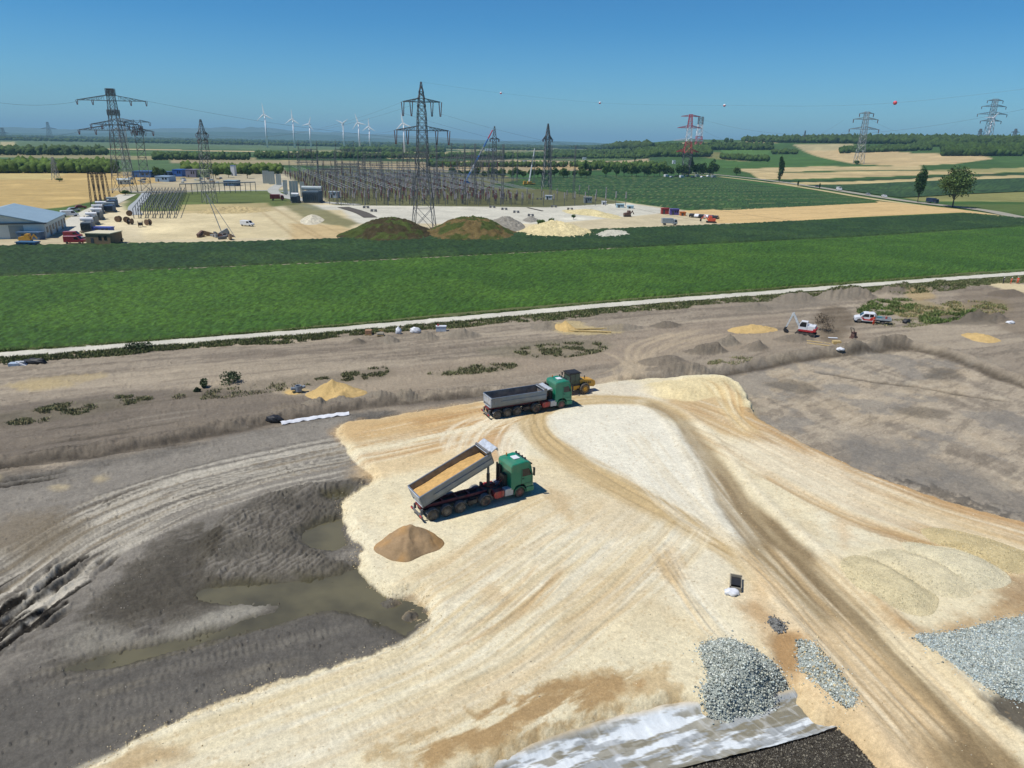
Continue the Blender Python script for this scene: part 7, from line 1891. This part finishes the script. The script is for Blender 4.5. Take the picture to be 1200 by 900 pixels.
for i, (x, y, c, l) in enumerate([(811, 254.5, blackc, 'black car, first from the left in the dense parked row'), (817, 255, whitep, 'white car, second in the dense parked row'), (822.5, 255.5, blackc, 'black car, third in the dense parked row'), (828, 256, whitep, 'white car, fourth in the dense parked row'), (833.5, 256.5, darkb, 'dark blue car, fifth in the dense parked row'), (839, 257, blackc, 'black car at the right end of the dense parked row')]):
    car(x, y, c, l, 1.1, loc=at1(x, y, .1), group='parked cars at the corner of the wheat field', sc=1.15)
for i, x in enumerate([781, 787, 793, 799, 806, 812, 817, 823, 830, 836]):
    car(x, 208, [whitep, silc, blackc, whitep, darkb, darkb, silc, whitep, whitep, silc][i], ['white car at the left end of the far parking row', 'silver car second in the far parking row', 'black car third in the far parking row', 'white car fourth in the far parking row', 'dark blue car fifth in the far parking row', 'dark blue car sixth in the far parking row', 'silver car seventh in the far parking row', 'white car eighth in the far parking row', 'white car ninth in the far parking row', 'silver car at the right end of the far parking row'][i], .7, 'van' if i % 3 == 0 else 'car', loc=at1(x, 207.5+(i % 2), .1), group='parked cars beyond the dark green field', sc=1.3)
p = at1(833, 261); R = empty('mini_digger', p, 3.0, 'orange-red digger at the crop edge below the parked cars', 'digger')
m = MB(); m.box(-2, 2, -1.4, -.8, 0, .7); m.box(-2, 2, .8, 1.4, 0, .7); m.build('track', black, R); ored = Mat('digger_orange', (.65, .10, .04), .5)
MB().prism([(-1.8, .8), (-1.9, 1.8), (-.3, 2.0), (-.2, 3.0), (1.0, 3.0), (1.3, .8)], -1.3, 1.3).build('body', ored, R); MB().prism([(1.0, 1.0), (2.8, 3.4), (4.6, 1.6), (4.3, 1.4), (2.8, 2.9), (1.3, .8)], -.25, .25).build('boom', ored, R); MB().prism([(4.2, 1.7), (4.8, 1.6), (4.9, .5), (4.2, .4)], -.5, .5).build('bucket', black, R)
p = at1(31, 284); R = empty('mini_digger', p, .2, 'small yellow digger standing in front of the blue container', 'digger')
MB().box(-1.6, 1.6, -1, 1, 0, .7).build('track', black, R); MB().prism([(-1.7, .7), (-1.7, 1.7), (0, 2.0), (.2, 2.6), (1.2, 2.6), (1.5, .7)], -1, 1).build('body', yellow, R); MB().prism([(1.2, .9), (2.4, 2.6), (3.4, 1.2), (3.1, 1.1), (2.4, 2.1), (1.4, .8)], -.2, .2).build('boom', yellow, R)
p = at1(735, 254); R = empty('mini_digger', p, .2, 'dark brown digger alone on the pale construction ground', 'digger')
MB().box(-1.6, 1.6, -1, 1, 0, .7).build('track', black, R); MB().prism([(-1.7, .7), (-1.7, 1.7), (0, 2.0), (.2, 2.9), (1.2, 2.9), (1.5, .7)], -1, 1).build('body', rb_, R); MB().prism([(1.2, .9), (2.4, 3.0), (3.4, 1.2), (3.1, 1.1), (2.4, 2.3), (1.4, .8)], -.2, .2).build('boom', rb_, R)
# booms
def boom(base, tip, segs, label, name, basem, baseh=2.2, r=.7):
    p = at1(*base); Y_ = p.y; q = sky_pt(tip[0], tip[1], Y_+4); R = empty(name, p, .3, label, 'crane'); inv = Matrix.Rotation(-.3, 4, 'Z')
    MB().box(-5, 5, -1.4, 1.4, .6, 1.6).build('carrier', basem, R, bevel=.1); MB().box(-4.8, -3, -1.3, 1.3, 1.6, 3.2).build('cab', basem, R, bevel=.1); MB().box(-1.5, 2, -1.3, 1.3, 1.6, 3.0).build('superstructure', basem, R, bevel=.1)
    for x in (-4, -2.6, 1.2, 2.5, 3.8):
        for s in (-1, 1): MB().cyl((x, s*1.0, .6), (x, s*1.4, .6), .6, n=12).build('wheel', rubber, R)
    a = Vector((0, 0, 2.6)); b = inv @ (q-p); n = len(segs)
    for i, c in enumerate(segs): MB().cyl(a.lerp(b, i/n), a.lerp(b, (i+1)/n+.01), r*(1-.5*i/n), r*(1-.5*(i+1)/n), n=6).build('boom_section', c, R)
    return R
bb = Mat('crane_blue', (.05, .16, .42), .5); boom((546, 216), (577, 153), [bb, whitep, bb, steel_l, bb, pred], 'blue mobile crane with long boom ending in a red tip behind the substation', 'mobile_crane', bb, r=.85)
boom((620, 217), (626.5, 174), [whitep, whitep, steel_l, whitep], 'yellow lifting platform with thin white boom on the green field', 'lifting_platform', yellow, r=.6)
# pale equipment foundations, cable drums, scrap
for i, (x, y) in enumerate([(429, 244), (438, 248), (577, 243.5), (591, 246), (605, 249.5), (622, 253.5), (649, 243), (580, 231), (591, 233.5), (632, 234), (668, 246)]):
    p = at1(x, y); R = empty('foundation_pair', p, -.1, 'grey foundation pair '+['beside the asphalt strip', 'just right of the asphalt strip', 'at the front edge of the substation', 'behind the grassy brown mound', 'behind the bare grey gravel mound', 'beside the small grey gravel mound', 'left of the long sand berm', 'behind the blue crane on the pale strip', 'right of the blue crane on the pale strip', 'left of the small white cabin', 'below the long sand berm'][i], 'foundation', 'foundation pairs on the pale ground'); s = mpp(p)
    for sx in (-1, 1): MB().box(sx*s*2.3-.55, sx*s*2.3+.55, -.6, .6, 0, 1.1, .12).build('block', Mat('dark_concrete', (.12, .12, .12), .9), R)
    MB().box(-s*2.3, s*2.3, -.2, .2, .7, 1.0).build('beam', steel_l, R)
for i, (x, y, l) in enumerate([(139, 260, 'left of the row'), (149, 261, 'second in the row'), (153, 263, 'third in the row'), (165, 266, 'fourth in the row'), (174, 264, 'right of the row'), (152, 253, 'behind the row')]):
    p = at1(x, y); R = empty('cable_drum', p, i*.7, 'brown wooden cable drum on the pale yard, '+l, 'drum', 'cable drums on the pale yard')
    MB().cyl((0, -.7, 1.1), (0, .7, 1.1), .6, n=12).build('core', black, R)
    for y_ in (-.8, .7): MB().cyl((0, y_, 1.15), (0, y_+.12, 1.15), 1.15, n=16).build('flange', Mat('old_timber', A(120, 96, 76), .9), R)
for i in range(16):
    p = at1(232+random.random()*40, 274+random.random()*7); m = MB(); m.M = Matrix.Rotation(random.uniform(-.5, .5), 4, 'Y'); m.box(-random.uniform(.8, 2.2), random.uniform(.8, 2.2), -.4, .4, 0, random.uniform(.5, 1.8))
    o = m.build('scrap_piece', random.choice([steel, brownw, wallg, rb_, steel_l]), None, bevel=.05); o.location = p; o.rotation_euler.z = random.uniform(0, 3); tag(o, 'piece of scrap in the heap at the crop edge of the pale yard', 'scrap', 'scrap pieces on the pale yard')
p = at1(262, 278); R = empty('light_mast', p, 0, 'thin mast leaning over the scrap heap on the pale yard', 'mast'); MB().cyl((0, 0, 0), (-5, 2, 14), .15, n=5).build('pole', steel_l, R); MB().cyl((4, 0, 0), (-5, 2, 14), .1, n=4).build('stay', steel_l, R)
# ---- mounds beyond the crops
wildcol = lambda base: (lambda x, y, t, z: np.where((fbm(x/5, y/5, 71, 4) > .5)[:, None], A(76, 86, 44)[None], np.asarray(base)[None])*(.7+.6*fbm(x/1.5, y/1.5, 72, 3))[:, None])
def far_heap(px, h, col, label, colf=None, cat='mound', material=None, power=3, rough=.05, **k):
    P = at([q[0] for q in px], [q[1] for q in px])[:, :2]; P = crom(P, 6, True)
    return poly_heap('earth_mound', None, h, col, label, cat, world=P, base=0.0, colf=colf, material=material or vcmat('wild_soil', ((.3, .2), (2, .25)), bump=.8, bdist=.3, bscale=1.5), power=power, rough=rough, **k)
far_heap([(392, 276), (425, 264), (460, 260), (490, 263), (512, 272), (505, 281), (450, 285), (410, 282)], 4.3, A(70, 70, 42), 'grassy dark mound left of the foot of the large pylon', wildcol(A(74, 66, 46)), seed=2, plateau=.25)
far_heap([(492, 272), (520, 263), (555, 260), (588, 264), (612, 275), (598, 282), (550, 284), (505, 281)], 4.6, A(100, 92, 54), 'grassy brown mound right of the foot of the large pylon', wildcol(A(112, 96, 62)), seed=5, plateau=.25)
far_heap([(570, 261), (588, 256), (606, 258), (616, 266), (604, 271), (582, 270)], 3.6, A(150, 144, 134), 'bare grey gravel mound behind the grassy brown mound', seed=7, power=1.2)
far_heap([(604, 275), (620, 264), (640, 261), (660, 265), (702, 272), (690, 279), (640, 280)], 3.6, A(226, 208, 162), 'pale sand mound with scattered bushes at the crop edge', seed=8)
far_heap([(660, 246), (690, 246), (726, 253), (724, 257), (690, 253), (664, 250)], 2.0, A(218, 202, 156), 'long pale sand berm behind the bushy sand mound', seed=9)
far_heap([(612, 258), (622, 254), (632, 258), (622, 261)], 1.6, A(156, 150, 140), 'small grey gravel mound on the pale ground', seed=10, power=1.2)
far_heap([(352, 258), (366, 251), (380, 257), (372, 263), (356, 263)], 2.0, A(216, 206, 184), 'pale gravel mound left of the asphalt strip', seed=11, power=1.2)
far_heap([(230, 248), (262, 242), (300, 243), (318, 247), (290, 250), (240, 251)], 1.6, A(196, 176, 132), 'low tan spoil mound at the back of the pale yard', seed=12, rough=.12)
far_heap([(690, 275), (715, 268), (745, 272), (735, 279), (700, 280)], 1.2, A(206, 200, 184), 'low pale rubble mound at the crop edge', seed=14)
# ---- single trees
GT = 'trees standing in the row behind the dark green field'
protos = [tree('tree', 9, 3.6, 5.0, 4.0, 2.0, .25, [A(92, 120, 60), A(70, 100, 48), A(110, 132, 68)][i], 1700, .36, 100+i, 10+3*i, limbs=4) for i in range(3)]
popl = tree('poplar', 14, 2.0, 7.6, 6.6, 1.6, .22, A(60, 88, 44), 1800, .36, 110, 16, limbs=3)
tones = {}
def _unused(o, col):
    for c in KIDS.get(o.name, []):
        pass
def ptree(pr, px, py, top, label, group=None, wsc=1.0, cat='tree', H0=9.2):
    p = at1(px, py); H = height_to(p, top); s = H/H0; return place(pr, st, p, random.random()*6, (s*wsc, s*wsc, s), label, cat, group)
xs_ = list(np.arange(531, 690, 7.5)); rt = random.Random(8)
for i, x in enumerate(xs_):
    ptree(protos[i % 3], x+rt.uniform(-2, 2), 208.5, 208-rt.uniform(9, 14), ORD[min(i, 22)]+' tree from the left in the left stretch of the long tree row', GT+', left stretch', rt.uniform(1.0, 1.35))
for i, x in enumerate(np.arange(732, 838, 7.0)):
    ptree(protos[(i+1) % 3], x+rt.uniform(-2, 2), 207, 207-rt.uniform(12, 19), ORD[i]+' tree from the left in the dense right stretch of the long tree row', GT+', right stretch', rt.uniform(.9, 1.2))
ptree(protos[0], 710, 208, 191, 'large round tree, left of the pair between the two tree stretches', wsc=1.0); ptree(protos[1], 722, 208, 194, 'smaller round tree, right of the pair between the two tree stretches')
ptree(popl, 685.5, 207, 187, 'slim poplar rising from the left stretch of the tree row', None, 1.0, H0=14.2); ptree(popl, 691, 207, 193, 'small pale poplar right of the slim poplar in the row', None, 1.2, H0=14.2)
ptree(popl, 744, 190, 182, 'distant poplar above the tan strip left of the hill', None, 1.0, H0=14.2); ptree(popl, 809, 204, 182, 'dark poplar at the right end of the tree row below the hill', None, 1.3, H0=14.2)
ptree(protos[2], 863, 205.5, 194, 'round bush-like tree beside the far end of the country road', None, 1.2)
ptree(popl, 913, 213.5, 182, 'dark slender poplar beside the country road', None, .95, H0=14.2)
ptree(popl, 935, 219, 211, 'roadside sapling, left of two near the slender poplar', None, 1.1, H0=14.2); ptree(popl, 960, 221.5, 214, 'roadside sapling, right of two near the slender poplar', None, 1.1, H0=14.2)
p = at1(1075, 237.5); H = height_to(p, 190); tree('poplar', H, H*.16, H*.56, H*.44, H*.12, .35, A(64, 92, 46), 5200, .42, 120, 26, 'tall dark poplar beside the country road at right', None, 'tree', p, 4)
p = at1(1116, 243); H = height_to(p, 195); tree('tree', H, H*.60, H*.60, H*.40, H*.22, .5, A(92, 112, 60), 5200, .55, 121, 22, 'big rounded pale green tree at the roadside', None, 'tree', p, 8)
for (x, y, t, l, w_) in [(184, 208, 193, 'dark round tree, left of the pair behind the blue halls', 1.0), (191, 208, 196, 'dark round tree, right of the pair behind the blue halls', 1.0), (268, 208, 197, 'round tree left of the narrow white tower', 1.2), (253, 209, 198, 'bushy tree left of the narrow white tower and its neighbour', 1.3), (290, 209, 196, 'bushy tree right of the narrow white tower', 1.3), (312, 206, 195, 'bushy tree behind the tall concrete fire walls', 1.3), (3, 258, 243, 'dark green bush at the left picture edge by the warehouse', 1.4), (147, 229, 222, 'bush at the foot of the tall boxed-head pylon', 2.4), (70, 213, 208, 'bush at the foot of the small pylon in the wheat', 2.2), (1004, 193, 187, 'bush at the foot of the hillside pylon', 1.8),
                        (634, 266, 256, 'scrubby bush on the pale sand mound, left', 1.5), (646, 264, 255, 'scrubby bush on the pale sand mound, middle', 1.4), (672, 257, 251, 'small dark bush behind the pale sand mound, right', 1.5), (860, 189, 183, 'small round tree on the green hill slope', 1.2), (837, 192, 186, 'small tree left on the green hill slope', 1.0), (836, 170, 162, 'tree on the hill crest right of the radio mast', 1.2), (851, 170, 160, 'tall tree group member on the hill crest, left', .9), (857, 170, 161, 'tall tree group member on the hill crest, right', .9), (490, 272, 266, 'green scrub at the foot of the large pylon', 2.6)]:
    ptree(protos[rt.randint(0, 2)], x, y, t, l, None, w_)

# ------------------------------------------------------------------ haze: one closed box of thin air round everything
hb = MB().box(-45000, 45000, -3000, 60000, -8, 620).build('haze', None)
hb.data.materials.clear()
hmx = bpy.data.materials.new('haze_air'); hmx.use_nodes = True
tt_ = hmx.node_tree; tt_.nodes.clear()
ou = tt_.nodes.new('ShaderNodeOutputMaterial'); pv_ = tt_.nodes.new('ShaderNodeVolumePrincipled')
pv_.inputs['Color'].default_value = (.46, .82, 1.0, 1); pv_.inputs['Density'].default_value = 7e-5; pv_.inputs['Anisotropy'].default_value = 0.0
tt_.links.new(pv_.outputs[0], ou.inputs['Volume']); hb.data.materials.append(hmx)
tag(hb, kind='stuff')
